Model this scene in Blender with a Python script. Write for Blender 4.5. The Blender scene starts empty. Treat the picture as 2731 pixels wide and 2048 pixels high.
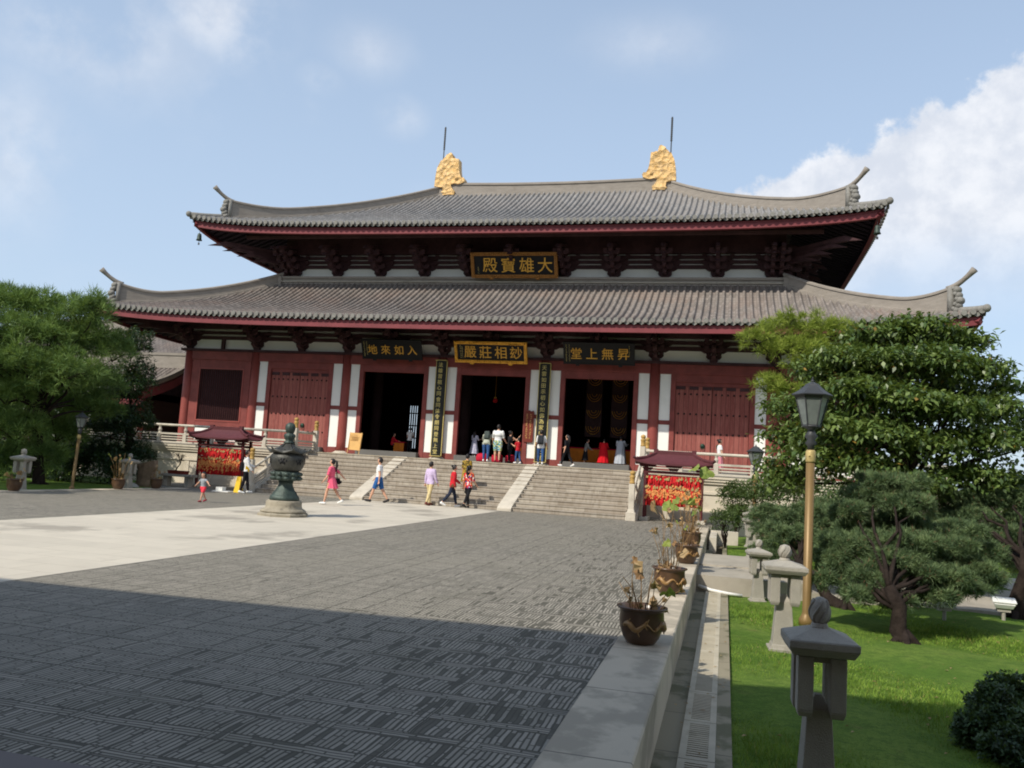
import bpy, math, random
import numpy as np
from mathutils import Vector, Matrix
R = math.radians
random.seed(7)
rng = np.random.default_rng(11)
scn = bpy.context.scene
COL = scn.collection

# ------------------------------------------------------------------ camera
cam = bpy.data.cameras.new("camera")
cam.sensor_width = 36.0
cam.lens = 29.32
cam.clip_start = 0.1
cam.clip_end = 3000
camo = bpy.data.objects.new("camera", cam)
COL.objects.link(camo)
fw = Vector((-0.25079565, 0.96310543, 0.09761899))
rt = Vector((0.96741557, 0.24573466, 0.06100484))
up = Vector((-0.03476572, -0.10973788, 0.99335238))
CAM = Vector((10.675, -37.497, 1.65))
mw = Matrix((rt, up, -fw)).transposed().to_4x4()
mw.translation = CAM
camo.matrix_world = mw
scn.camera = camo

# ------------------------------------------------------------------ sun, sky
SUNV = Vector((0.58, 0.90, -1.0)).normalized()          # the way the light travels
sd = -SUNV
el = math.asin(sd.z)
sun = bpy.data.lights.new("sun", 'SUN')
sun.energy = 3.7
sun.angle = R(0.6)
sun.color = (1.0, 0.93, 0.82)
suno = bpy.data.objects.new("sun", sun)
suno.rotation_euler = SUNV.to_track_quat('-Z', 'Y').to_euler()
suno.location = (-20, -30, 60)
COL.objects.link(suno)

w = bpy.data.worlds.new("World")
scn.world = w
w.use_nodes = True
nt = w.node_tree
nt.nodes.clear()
def nd(t, **k):
    n = nt.nodes.new(t)
    for a, b in k.items():
        setattr(n, a, b)
    return n
def wm(op, a, b=0.0, c=None, clamp=False):
    n = nd('ShaderNodeMath', operation=op)
    n.use_clamp = clamp
    for i, v in enumerate((a, b, c)):
        if v is None: continue
        if isinstance(v, (int, float)): n.inputs[i].default_value = v
        else: nt.links.new(v, n.inputs[i])
    return n.outputs[0]
sky = nd('ShaderNodeTexSky', sky_type='NISHITA', sun_disc=False)
sky.sun_elevation = el
sky.sun_rotation = math.atan2(sd.x, sd.y)
sky.altitude = 50
sky.air_density = 1.0
sky.dust_density = 1.2
sky.ozone_density = 1.4
tc = nd('ShaderNodeTexCoord')
sep = nd('ShaderNodeSeparateXYZ')
nt.links.new(tc.outputs['Generated'], sep.inputs[0])
dx, dy, dz = sep.outputs
az = wm('ARCTAN2', dx, dy)
elv = wm('ARCSINE', dz)
def smooth(v, a, b):
    n = nd('ShaderNodeMapRange', interpolation_type='SMOOTHSTEP')
    nt.links.new(v, n.inputs[0]); n.inputs[1].default_value = a; n.inputs[2].default_value = b
    return n.outputs[0]
def wnoise(scale, detail, rough=0.55, stretch=(1, 1, 1)):
    m = nd('ShaderNodeMapping'); m.inputs['Scale'].default_value = stretch
    nt.links.new(tc.outputs['Generated'], m.inputs[0])
    n = nd('ShaderNodeTexNoise'); n.inputs['Scale'].default_value = scale
    n.inputs['Detail'].default_value = detail; n.inputs['Roughness'].default_value = rough
    nt.links.new(m.outputs[0], n.inputs['Vector'])
    return n.outputs['Fac']
n1 = wnoise(9, 8, 0.6)
n2 = wnoise(4, 7, 0.55, (1, 1, 1.8))
n3 = wnoise(22, 6, 0.6)
def blob(a0, e0, sa, se, wob):
    u = wm('DIVIDE', wm('SUBTRACT', az, a0), sa)
    v = wm('DIVIDE', wm('SUBTRACT', elv, e0), se)
    r = wm('SQRT', wm('ADD', wm('MULTIPLY', u, u), wm('MULTIPLY', v, v)))
    return wm('ADD', r, wm('MULTIPLY', wm('SUBTRACT', n1, 0.5), wob))
# big cumulus bank low on the right, thin wisps elsewhere
azd, eld = wm('MULTIPLY', az, 180 / math.pi), wm('MULTIPLY', elv, 180 / math.pi)
top = wm('ADD', wm('MULTIPLY_ADD', wm('MINIMUM', wm('MAXIMUM', azd, 0.0), 32.0), 0.40, 18.9), wm('MULTIPLY', wm('MINIMUM', azd, 0.0), 2.6))
top = wm('ADD', top, wm('ADD', wm('MULTIPLY', wm('SUBTRACT', n1, 0.5), 10.0), wm('MULTIPLY', wm('SUBTRACT', n3, 0.5), 4.0)))
cum = wm('MULTIPLY', smooth(wm('SUBTRACT', top, eld), -0.1, 1.1), smooth(wm('ADD', eld, wm('MULTIPLY', n2, 7.0)), 13.0, 21.0))
def puff(a0, e0, sa, se, op):
    return wm('MULTIPLY', wm('MULTIPLY', smooth(blob(R(a0), R(e0), R(sa), R(se), 1.8), 1.35, 0.1), op), smooth(n1, 0.36, 0.66))
mask = wm('MULTIPLY', cum, 0.92)
for q in ((-43, 24.0, 9.5, 4.2, 0.55), (-36.5, 26.5, 5.0, 3.2, 0.75), (-26, 26.4, 3.4, 2.0, 0.42), (-23.4, 22.6, 2.0, 1.5, 0.42), (-29.3, 24.2, 1.7, 1.1, 0.36), (-30.7, 22.2, 2.0, 0.9, 0.28), (-6, 28, 6, 2.2, 0.32), (-47, 16.5, 4, 6, 0.5)):
    mask = wm('MAXIMUM', mask, puff(*q))
mask = wm('MAXIMUM', mask, wm('MULTIPLY', smooth(n2, 0.55, 0.85), 0.2), clamp=True)
mixh = nd('ShaderNodeMix', data_type='RGBA')          # summer haze thickens towards the horizon
mixh.inputs[0].default_value = 0.4
nt.links.new(smooth(elv, R(50), R(-4)), mixh.inputs[0])
hz = wm('MULTIPLY_ADD', smooth(elv, R(60), R(0)), 0.50, 0.28)
nt.links.new(hz, mixh.inputs[0])
nt.links.new(sky.outputs[0], mixh.inputs[6])
mixh.inputs[7].default_value = (3.2, 3.98, 5.0, 1)
mixc = nd('ShaderNodeMix', data_type='RGBA')
nt.links.new(mask, mixc.inputs[0])
nt.links.new(mixh.outputs[2], mixc.inputs[6])
ccol = nd('ShaderNodeMix', data_type='RGBA')
nt.links.new(smooth(n3, 0.35, 0.7), ccol.inputs[0])
ccol.inputs[6].default_value = (4.1, 4.35, 4.85, 1)
ccol.inputs[7].default_value = (5.3, 5.4, 5.65, 1)
nt.links.new(ccol.outputs[2], mixc.inputs[7])
bg = nd('ShaderNodeBackground')
bg.inputs[1].default_value = 0.15
nt.links.new(mixc.outputs[2], bg.inputs[0])
wo = nd('ShaderNodeOutputWorld')
nt.links.new(bg.outputs[0], wo.inputs[0])

scn.view_settings.view_transform = 'Standard'
scn.view_settings.look = 'None'
scn.view_settings.exposure = 0.24
scn.view_settings.gamma = 1.0
scn.render.film_transparent = False
scn.cycles.max_bounces = 8
scn.cycles.filter_width = 1.9

# ------------------------------------------------------------------ materials
def srgb(r, g, b):
    f = lambda c: (c / 255 / 12.92) if c <= 10 else ((c / 255 + 0.055) / 1.055) ** 2.4
    return (f(r), f(g), f(b), 1.0)
class Nodes:
    def __init__(s, name):
        s.m = bpy.data.materials.new(name)
        s.m.use_nodes = True
        s.t = s.m.node_tree
        s.b = s.t.nodes['Principled BSDF']
        s.tc = s.t.nodes.new('ShaderNodeTexCoord')
        s.P = s.tc.outputs['Object']
    def n(s, t, **k):
        n = s.t.nodes.new(t)
        for a, b in k.items(): setattr(n, a, b)
        return n
    def put(s, sock, v):
        if isinstance(v, (int, float)): sock.default_value = v
        elif isinstance(v, tuple): sock.default_value = v
        else: s.t.links.new(v, sock)
    def f(s, op, a, b=None, c=None, clamp=False):
        n = s.n('ShaderNodeMath', operation=op); n.use_clamp = clamp
        for i, v in enumerate((a, b, c)):
            if v is not None: s.put(n.inputs[i], v)
        return n.outputs[0]
    def noise(s, scale, detail=4, rough=0.55, vec=None, stretch=None, out='Fac'):
        v = vec or s.P
        if stretch:
            m = s.n('ShaderNodeMapping'); m.inputs['Scale'].default_value = stretch
            s.t.links.new(v, m.inputs[0]); v = m.outputs[0]
        n = s.n('ShaderNodeTexNoise')
        n.inputs['Scale'].default_value = scale; n.inputs['Detail'].default_value = detail
        n.inputs['Roughness'].default_value = rough
        s.t.links.new(v, n.inputs['Vector'])
        return n.outputs[out]
    def ss(s, v, a, b, lo=0.0, hi=1.0):
        n = s.n('ShaderNodeMapRange', interpolation_type='SMOOTHSTEP')
        s.put(n.inputs[0], v)
        for i, q in enumerate((a, b, lo, hi)): n.inputs[i + 1].default_value = q
        return n.outputs[0]
    def mix(s, fac, a, b, mode='MIX'):
        n = s.n('ShaderNodeMix', data_type='RGBA', blend_type=mode)
        s.put(n.inputs[0], fac); s.put(n.inputs[6], a); s.put(n.inputs[7], b)
        return n.outputs[2]
    def xyz(s, v=None):
        n = s.n('ShaderNodeSeparateXYZ'); s.t.links.new(v or s.P, n.inputs[0]); return n.outputs
    def comb(s, x, y, z=0.0):
        n = s.n('ShaderNodeCombineXYZ')
        for i, v in enumerate((x, y, z)): s.put(n.inputs[i], v)
        return n.outputs[0]
    def white(s, v):
        n = s.n('ShaderNodeTexWhiteNoise', noise_dimensions='3D'); s.t.links.new(v, n.inputs[0]); return n.outputs
    def bump(s, h, strength=0.3, dist=0.02):
        n = s.n('ShaderNodeBump'); n.inputs['Strength'].default_value = strength
        n.inputs['Distance'].default_value = dist
        s.t.links.new(h, n.inputs['Height']); s.t.links.new(n.outputs[0], s.b.inputs['Normal'])
    def base(s, c): s.put(s.b.inputs['Base Color'], c)
    def fin(s, rough=0.8, spec=0.3, metal=0.0):
        s.put(s.b.inputs['Roughness'], rough); s.b.inputs['Specular IOR Level'].default_value = spec
        s.b.inputs['Metallic'].default_value = metal
        return s.m
def lighten(c, k): return tuple(min(1, x * k) for x in c[:3]) + (1,)
def M(name, c, var=0.25, scale=3.0, rough=0.8, spec=0.3, metal=0.0, bump=0.0, bscale=30.0, stain=None, stretch=None, speck=None):
    s = Nodes(name)
    a = s.noise(scale, 6, 0.6, stretch=stretch)
    col = s.mix(s.ss(a, 0.25, 0.75), lighten(c, 1 - var), lighten(c, 1 + var))
    if stain:
        b = s.noise(scale * 0.6, 8, 0.7)
        col = s.mix(s.ss(b, 0.52, 0.74, 0, stain[1]), col, stain[0])
    if speck:
        col = s.mix(s.ss(s.noise(speck[0], 2), 0.5, 0.62, 0, speck[1]), col, lighten(c, 0.5)); col = s.mix(s.ss(s.noise(speck[0] * 1.3, 2), 0.56, 0.66, 0, speck[1]), col, lighten(c, 1.45))
    s.base(col)
    if bump: s.bump(s.noise(bscale, 5), bump, 0.02)
    return s.fin(rough, spec, metal)

def mat_paving():
    s = Nodes("grey_brick_paving")
    x, y, z = s.xyz()
    S, B, W = 0.46, 0.27, 0.037       # cell, band share, brick width (bricks set on edge)
    wob = s.noise(1.1, 3)
    x = s.f('ADD', x, s.f('MULTIPLY', s.f('SUBTRACT', wob, 0.5), 0.10))
    y = s.f('ADD', y, s.f('MULTIPLY', s.f('SUBTRACT', s.noise(1.1, 3, vec=s.comb(y, x, 3.1)), 0.5), 0.10))
    cx, cy = s.f('DIVIDE', x, S), s.f('DIVIDE', y, S)
    u, v = s.f('FRACT', cx), s.f('FRACT', cy)
    # basket weave: in every other square the cross band runs through, in the rest the long band does
    par = s.f('FLOORED_MODULO', s.f('ADD', s.f('FLOOR', cx), s.f('FLOOR', cy)), 2.0)
    inv, inu = s.f('LESS_THAN', v, B), s.f('LESS_THAN', u, B)
    lx = s.f('MAXIMUM', s.f('MULTIPLY', inv, s.f('SUBTRACT', 1.0, s.f('MULTIPLY', inu, par))), 0.0)   # bricks laid along x
    def bricks(along, across, L):
        row = s.f('FLOOR', s.f('DIVIDE', across, W))
        sh = s.f('MULTIPLY', s.white(s.comb(row, 4.0, 1.0))[0], L)
        q = s.f('DIVIDE', s.f('ADD', along, sh), L)
        r = s.f('FRACT', s.f('DIVIDE', across, W)); t = s.f('FRACT', q)
        er = s.f('MINIMUM', r, s.f('SUBTRACT', 1.0, r)); et = s.f('MULTIPLY', s.f('MINIMUM', t, s.f('SUBTRACT', 1.0, t)), L / W)
        return s.f('MINIMUM', er, et), row, s.f('FLOOR', q)
    e1, r1, q1 = bricks(x, y, S * 0.7)
    e2, r2, q2 = bricks(y, x, S * 0.7)
    def sel(a, b): return s.f('ADD', s.f('MULTIPLY', lx, a), s.f('MULTIPLY', s.f('SUBTRACT', 1.0, lx), b))
    e, r, q = sel(e1, e2), sel(r1, r2), sel(q1, q2)
    # edges of the bands
    du = s.f('MULTIPLY', s.f('MINIMUM', s.f('ABSOLUTE', s.f('SUBTRACT', u, B)), s.f('MINIMUM', u, s.f('SUBTRACT', 1.0, u))), S / W)
    dv = s.f('MULTIPLY', s.f('MINIMUM', s.f('ABSOLUTE', s.f('SUBTRACT', v, B)), s.f('MINIMUM', v, s.f('SUBTRACT', 1.0, v))), S / W)
    e = s.f('MINIMUM', e, sel(dv, s.f('MINIMUM', du, dv)))
    rnd = s.white(s.comb(r, q, lx))[0]
    big = s.noise(0.35, 5, 0.6)
    grain = s.noise(60, 4)
    near = s.ss(s.xyz()[0], 5.2, 9.6, 0.0, 0.17)         # bricks are more worn and mossy by the kerb
    worn = s.f('GREATER_THAN', s.f('ADD', s.f('ADD', s.f('MULTIPLY', s.noise(1.1, 3, vec=s.comb(s.f('MULTIPLY', r, 0.42), s.f('MULTIPLY', q, 0.85), lx)), 0.95), near),
                s.f('MULTIPLY', s.f('SUBTRACT', big, 0.5), 0.3)), s.f('ADD', 0.70, s.f('MULTIPLY', s.f('SUBTRACT', rnd, 0.5), 0.12)))
    jw = s.f('ADD', 0.015, s.f('MULTIPLY', s.noise(2.2, 5, 0.7), 0.22))
    joint = s.f('SUBTRACT', 1.0, s.ss(s.f('SUBTRACT', e, jw), 0.0, 0.10))
    c = s.mix(rnd, srgb(130, 126, 115), srgb(170, 163, 150))
    c = s.mix(s.ss(big, 0.3, 0.75), c, srgb(160, 154, 140))
    c = s.mix(s.ss(grain, 0.3, 0.8, 0, 0.35), c, srgb(118, 113, 100))
    c = s.mix(s.f('MULTIPLY', s.ss(s.noise(0.9, 6, 0.65), 0.5, 0.72), s.ss(s.xyz()[0], 4.0, 9.5, 0.12, 0.6)), c, srgb(116, 113, 98))
    dark = s.f('MAXIMUM', s.f('MULTIPLY', joint, 0.84), s.f('MULTIPLY', worn, s.f('ADD', 0.45, s.f('MULTIPLY', s.noise(3.0, 4), 0.5))))
    c = s.mix(dark, c, srgb(60, 58, 48))
    s.base(c)
    s.bump(s.f('SUBTRACT', s.f('MULTIPLY', grain, 0.15), dark), 0.55, 0.012)
    return s.fin(0.82, 0.28)

def mat_slabs(name, c, tx, ty, joint=srgb(95, 92, 84), jw=0.008, var=0.12, stain=None, axis='xy', rough=0.75, offset=True):
    s = Nodes(name)
    X = s.xyz(); m = dict(x=X[0], y=X[1], z=X[2])
    a, b = m[axis[0]], m[axis[1]]
    row = s.f('FLOOR', s.f('DIVIDE', b, ty))
    a2 = s.f('ADD', a, s.f('MULTIPLY', row, tx * 0.37 if offset else 0.0))
    qa, qb = s.f('DIVIDE', a2, tx), s.f('DIVIDE', b, ty)
    fa, fb = s.f('FRACT', qa), s.f('FRACT', qb)
    ea = s.f('MULTIPLY', s.f('MINIMUM', fa, s.f('SUBTRACT', 1.0, fa)), tx)
    eb = s.f('MULTIPLY', s.f('MINIMUM', fb, s.f('SUBTRACT', 1.0, fb)), ty)
    j = s.f('SUBTRACT', 1.0, s.ss(s.f('MINIMUM', ea, eb), jw * 0.3, jw))
    rnd = s.white(s.comb(s.f('FLOOR', qa), row, 2.0))[0]
    col = s.mix(rnd, lighten(c, 1 - var), lighten(c, 1 + var))
    col = s.mix(s.ss(s.noise(1.2, 7, 0.65), 0.4, 0.75, 0, 0.45), col, lighten(c, 0.78))
    col = s.mix(s.ss(s.noise(90, 3), 0.4, 0.8, 0, 0.3), col, lighten(c, 0.8))
    if stain:
        col = s.mix(s.ss(s.noise(stain[2], 6, 0.6, stretch=(1, 0.8, 1)), stain[3], stain[3] + 0.1, 0, stain[1]), col, stain[0])
    col = s.mix(s.f('MULTIPLY', j, 0.75), col, joint)
    s.base(col)
    s.bump(s.f('SUBTRACT', s.f('MULTIPLY', s.noise(70, 3), 0.3), j), 0.35, 0.008)
    return s.fin(rough, 0.3)

def mat_roof(name, c, p, warm):
    s = Nodes(name)
    x, y, z = s.xyz()
    row = s.f('FLOOR', s.f('DIVIDE', s.f('ADD', x, s.f('MULTIPLY', y, 0.13)), p)); seg = s.f('FLOOR', s.f('DIVIDE', y, 0.33))
    rnd = s.white(s.comb(row, seg, 1.0))[0]
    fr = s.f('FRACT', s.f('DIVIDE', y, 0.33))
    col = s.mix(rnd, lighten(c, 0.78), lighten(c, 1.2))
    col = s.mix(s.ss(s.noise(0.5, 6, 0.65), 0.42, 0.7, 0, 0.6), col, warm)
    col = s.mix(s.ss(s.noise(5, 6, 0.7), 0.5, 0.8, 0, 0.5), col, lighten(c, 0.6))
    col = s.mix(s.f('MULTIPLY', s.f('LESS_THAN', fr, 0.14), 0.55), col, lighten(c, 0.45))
    s.base(col)
    s.bump(s.f('ADD', s.f('MULTIPLY', fr, -1.0), s.f('MULTIPLY', s.noise(25, 4), 0.4)), 0.5, 0.03)
    return s.fin(0.85, 0.22)

def mat_leaf(name, c1, c2, trans=0.25, rough=0.5, spec=0.35, dead=None, clump=3.0):
    s = Nodes(name)
    g = s.n('ShaderNodeNewGeometry')
    rnd = g.outputs['Random Per Island']
    col = s.mix(rnd, c1, c2)
    cl_ = s.noise(clump, 3, 0.6)
    col = s.mix(s.ss(cl_, 0.38, 0.52, 0.75, 0), col, lighten(c1, 0.72))
    col = s.mix(s.ss(cl_, 0.52, 0.68, 0, 0.7), col, lighten(c2, 1.25))
    if dead: col = s.mix(s.f('MULTIPLY', s.f('GREATER_THAN', s.white(s.comb(rnd, 1.0))[0], 1 - dead[1]), 0.9), col, dead[0])
    s.base(col)
    s.fin(rough, spec)
    tr = s.n('ShaderNodeBsdfTranslucent'); s.put(tr.inputs[0], s.mix(0.35, col, srgb(170, 190, 60)))
    mx = s.n('ShaderNodeMixShader'); mx.inputs[0].default_value = trans
    out = s.t.nodes['Material Output']
    s.t.links.new(s.b.outputs[0], mx.inputs[1]); s.t.links.new(tr.outputs[0], mx.inputs[2]); s.t.links.new(mx.outputs[0], out.inputs[0])
    return s.m

def mat_lawn(name="mown_lawn"):
    s = Nodes(name)
    a, b = s.noise(1.1, 6, 0.65), s.noise(35, 4, 0.7)
    c = s.mix(s.ss(a, 0.3, 0.72), srgb(90, 122, 44), srgb(124, 146, 64))
    c = s.mix(s.ss(s.noise(7, 5, 0.7), 0.42, 0.7, 0, 0.6), c, srgb(62, 90, 34))
    c = s.mix(s.ss(b, 0.35, 0.75, 0, 0.7), c, srgb(66, 94, 32))
    c = s.mix(s.ss(s.noise(4, 5), 0.6, 0.8, 0, 0.5), c, srgb(124, 120, 70))
    s.base(c); s.bump(s.noise(120, 3), 0.8, 0.03)
    return s.fin(0.9, 0.15)

def mat_steps():
    s = Nodes("granite_steps")
    x, y, z = s.xyz()
    row = s.f('FLOOR', s.f('DIVIDE', s.f('ADD', z, 0.01), 0.1573))
    q = s.f('DIVIDE', s.f('ADD', x, s.f('MULTIPLY', s.white(s.comb(row, 2.0, 1.0))[0], 1.3)), 1.3)
    fr = s.f('FRACT', q)
    j = s.f('LESS_THAN', s.f('MINIMUM', fr, s.f('SUBTRACT', 1.0, fr)), 0.006)
    rnd = s.white(s.comb(s.f('FLOOR', q), row, 5.0))[0]
    c = s.mix(rnd, srgb(158, 148, 134), srgb(178, 170, 156))
    drip = s.noise(3.2, 5, 0.7, stretch=(2.2, 0.3, 0.25))
    c = s.mix(s.ss(drip, 0.42, 0.66, 0, 0.55), c, srgb(128, 116, 100))
    c = s.mix(s.ss(s.noise(0.8, 5), 0.5, 0.75, 0, 0.45), c, srgb(136, 126, 112))
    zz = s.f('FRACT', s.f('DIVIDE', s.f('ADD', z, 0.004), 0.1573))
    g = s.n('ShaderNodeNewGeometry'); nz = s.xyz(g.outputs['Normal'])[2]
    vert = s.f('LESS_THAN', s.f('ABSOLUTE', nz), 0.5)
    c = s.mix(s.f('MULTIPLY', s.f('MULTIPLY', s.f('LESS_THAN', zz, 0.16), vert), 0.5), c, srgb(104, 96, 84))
    c = s.mix(s.f('MULTIPLY', j, 0.6), c, srgb(100, 94, 84))
    s.base(c); s.bump(s.noise(60, 4), 0.3, 0.01)
    return s.fin(0.8, 0.25)

def mat_planks():
    s = Nodes("red_plank_door")
    x, y, z = s.xyz()
    q = s.f('DIVIDE', x, 0.2); fr = s.f('FRACT', q)
    gap = s.f('SUBTRACT', 1.0, s.ss(s.f('MINIMUM', fr, s.f('SUBTRACT', 1.0, fr)), 0.0, 0.07))
    rnd = s.white(s.comb(s.f('FLOOR', q), 1.0, 1.0))[0]
    c = s.mix(rnd, srgb(134, 72, 65), srgb(150, 88, 79))
    st = s.noise(4, 7, 0.7, stretch=(4, 1, 0.35))
    c = s.mix(s.ss(st, 0.45, 0.72, 0, 0.6), c, srgb(178, 116, 104))
    c = s.mix(s.ss(s.noise(9, 6, 0.7, stretch=(3, 1, 0.4)), 0.5, 0.75, 0, 0.55), c, srgb(92, 40, 38))
    c = s.mix(s.f('MULTIPLY', gap, 0.8), c, srgb(60, 26, 26))
    s.base(c); s.bump(s.f('SUBTRACT', s.f('MULTIPLY', st, 0.3), gap), 0.5, 0.01)
    return s.fin(0.7, 0.3)

def mat_patch(name, pal, scale, rough=0.85, thr=0.5):
    s = Nodes(name)
    vo = s.n('ShaderNodeTexVoronoi'); vo.inputs['Scale'].default_value = scale
    s.t.links.new(s.P, vo.inputs['Vector'])
    rnd = s.white(vo.outputs['Position'])[0]
    r = s.n('ShaderNodeValToRGB'); cr = r.color_ramp; cr.interpolation = 'CONSTANT'
    while len(cr.elements) < len(pal): cr.elements.new(0.5)
    for i, c in enumerate(pal):
        cr.elements[i].position = i / len(pal); cr.elements[i].color = c
    s.t.links.new(rnd, r.inputs[0])
    s.base(r.outputs[0]); return s.fin(rough, 0.2)
def mat_stripes(name, pal, width):
    s = Nodes(name)
    z = s.xyz()[2]
    r = s.n('ShaderNodeValToRGB'); cr = r.color_ramp; cr.interpolation = 'CONSTANT'
    while len(cr.elements) < len(pal): cr.elements.new(0.5)
    for i, c in enumerate(pal):
        cr.elements[i].position = i / len(pal); cr.elements[i].color = c
    s.t.links.new(s.f('FRACT', s.f('DIVIDE', z, width)), r.inputs[0])
    s.base(r.outputs[0]); return s.fin(0.85, 0.2)

m_pave = mat_paving()
m_path = mat_slabs("pale_stone_path", srgb(198, 190, 173), 1.2, 0.6, srgb(168, 158, 140), 0.010, 0.06, stain=(srgb(150, 143, 130), 0.8, 0.42, 0.53))
m_coping = mat_slabs("grey_granite_coping", srgb(198, 186, 164), 4.0, 1.55, srgb(92, 88, 80), 0.012, 0.06, stain=(srgb(132, 125, 110), 0.55, 1.2, 0.46), offset=False)
m_border = mat_slabs("brown_grey_border", srgb(120, 112, 108), 1.6, 2.0, srgb(80, 76, 72), 0.01, 0.06)
m_drainst = mat_slabs("mossy_channel_stone", srgb(146, 138, 116), 4.0, 1.1, srgb(92, 86, 68), 0.012, 0.08, stain=(srgb(88, 88, 62), 0.8, 1.6, 0.5), offset=False)
m_grate = M("pale_grate_stone", srgb(178, 170, 150), 0.12, 4, 0.8, stain=(srgb(130, 122, 100), 0.6))
m_lawn = mat_lawn()
m_steps = mat_steps()
m_stone = M("pale_granite", srgb(194, 186, 170), 0.12, 2.5, 0.75, bump=0.25, bscale=70, stain=(srgb(138, 130, 114), 0.7), speck=(90, 0.15))
m_wallst = mat_slabs("terrace_wall_stone", srgb(206, 196, 176), 1.9, 4.0, srgb(140, 132, 116), 0.012, 0.06, axis='xz', stain=(srgb(170, 160, 140), 0.5, 1.1, 0.5))
m_slabtop = mat_slabs("terrace_paving", srgb(150, 146, 138), 0.6, 0.6)
m_lantst = M("grey_granite_lantern", srgb(162, 157, 145), 0.14, 3, 0.78, bump=0.45, bscale=110, stain=(srgb(104, 102, 90), 0.75), speck=(150, 0.3))
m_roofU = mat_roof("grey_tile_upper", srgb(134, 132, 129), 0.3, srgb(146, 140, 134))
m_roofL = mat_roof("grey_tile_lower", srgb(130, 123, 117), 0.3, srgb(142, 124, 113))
m_ridge = M("ridge_tile_grey", srgb(140, 133, 124), 0.12, 2.0, 0.85, bump=0.4, bscale=14, stain=(srgb(116, 108, 98), 0.6), stretch=(1, 1, 4))
m_tileend = M("eave_tile_grey", srgb(128, 126, 120), 0.2, 6, 0.85, bump=0.4, bscale=40)
m_red = M("dark_red_paint", srgb(128, 63, 57), 0.2, 2.0, 0.62, 0.35, bump=0.1, bscale=40, stain=(srgb(104, 52, 48), 0.7))
m_redpost = M("red_column_paint", srgb(142, 70, 62), 0.12, 1.5, 0.55, 0.35, stain=(srgb(118, 60, 54), 0.7))
m_eavered = M("purple_red_eave_board", srgb(122, 58, 62), 0.15, 1.2, 0.6, 0.3, stain=(srgb(100, 48, 52), 0.6))
m_timber = M("dark_maroon_timber", srgb(72, 50, 52), 0.25, 3, 0.75, 0.2)
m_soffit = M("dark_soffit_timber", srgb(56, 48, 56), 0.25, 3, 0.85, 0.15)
m_plaster = M("white_plaster", srgb(238, 238, 231), 0.03, 1.2, 0.85, 0.2, stain=(srgb(220, 220, 212), 0.4))
m_door = mat_planks()
m_stud = M("dark_iron", srgb(48, 30, 30), 0.2, 8, 0.6)
m_knob = M("green_bronze_knocker", srgb(40, 66, 54), 0.2, 8, 0.5, metal=0.3)
m_lattice = M("dark_lattice_wood", srgb(66, 36, 36), 0.2, 5, 0.75)
m_black = M("black_lacquer", srgb(17, 18, 22), 0.15, 4, 0.5, 0.3)
m_boardgrey = M("weathered_black_board", srgb(44, 46, 44), 0.2, 4, 0.6, 0.3)
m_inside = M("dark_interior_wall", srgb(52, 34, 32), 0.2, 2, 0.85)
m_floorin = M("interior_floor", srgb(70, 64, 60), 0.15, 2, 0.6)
m_sill = M("grey_door_sill", srgb(104, 102, 98), 0.1, 2, 0.75, bump=0.1)
m_capgold = M("dull_gold_cap", srgb(172, 138, 76), 0.2, 9, 0.6, 0.35, bump=0.3, bscale=40)
m_gold = M("gold_leaf", srgb(214, 160, 60), 0.25, 8, 0.42, 0.5, metal=0.55, bump=0.3, bscale=30)
def mat_ornament():
    s = Nodes("gilded_ridge_ornament")
    v = s.n('ShaderNodeTexVoronoi'); v.inputs['Scale'].default_value = 3.2; s.t.links.new(s.P, v.inputs['Vector'])
    a = s.noise(4, 6, 0.7)
    c = s.mix(s.ss(a, 0.3, 0.7), srgb(208, 166, 100), srgb(226, 192, 138))
    c = s.mix(s.ss(s.noise(2.2, 6, 0.7), 0.58, 0.72, 0, 0.85), c, srgb(128, 104, 84))
    s.base(c); s.bump(s.f('ADD', v.outputs['Distance'], s.f('MULTIPLY', a, 0.8)), 1.0, 0.14)
    return s.fin(0.55, 0.4, 0.15)
m_orn = mat_ornament()
m_framegold = M("gilded_frame_carving", srgb(150, 104, 50), 0.45, 26, 0.5, 0.4, metal=0.35, bump=0.9, bscale=22)
m_letter = M("gold_lettering", srgb(222, 170, 70), 0.1, 10, 0.5, 0.4, metal=0.2)
m_letterpale = M("pale_gold_lettering", srgb(206, 190, 120), 0.1, 10, 0.6)
m_bronze = M("green_patina_bronze", srgb(62, 74, 68), 0.3, 6, 0.55, 0.4, metal=0.35, bump=0.5, bscale=24, stain=(srgb(84, 100, 90), 0.7))
m_darkbronze = M("dark_bronze", srgb(70, 70, 66), 0.3, 5, 0.5, 0.4, metal=0.4, bump=0.6, bscale=18, stain=(srgb(90, 86, 64), 0.5))
m_burnerst = M("weathered_pedestal_stone", srgb(150, 142, 124), 0.2, 3.5, 0.8, bump=0.3, stain=(srgb(74, 68, 58), 0.95))
m_pole = M("brass_painted_pole", srgb(128, 104, 64), 0.08, 3, 0.45, 0.4, metal=0.2)
m_lampmetal = M("dark_grey_lamp_metal", srgb(58, 60, 62), 0.12, 6, 0.5, 0.4)
def mat_glass():
    s = Nodes("frosted_lamp_glass")
    s.base(s.mix(s.ss(s.noise(3, 4), 0.3, 0.7), srgb(120, 128, 124), srgb(150, 158, 152)))
    s.b.inputs['Transmission Weight'].default_value = 0.35
    return s.fin(0.25, 0.5)
m_glass = mat_glass()
m_pot = M("dark_brown_glaze", srgb(84, 62, 44), 0.25, 5, 0.3, 0.5)
m_potdragon = M("tan_glaze_relief", srgb(150, 116, 70), 0.25, 12, 0.4, 0.5)
m_soil = M("wet_soil", srgb(52, 44, 36), 0.3, 14, 0.9)
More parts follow.
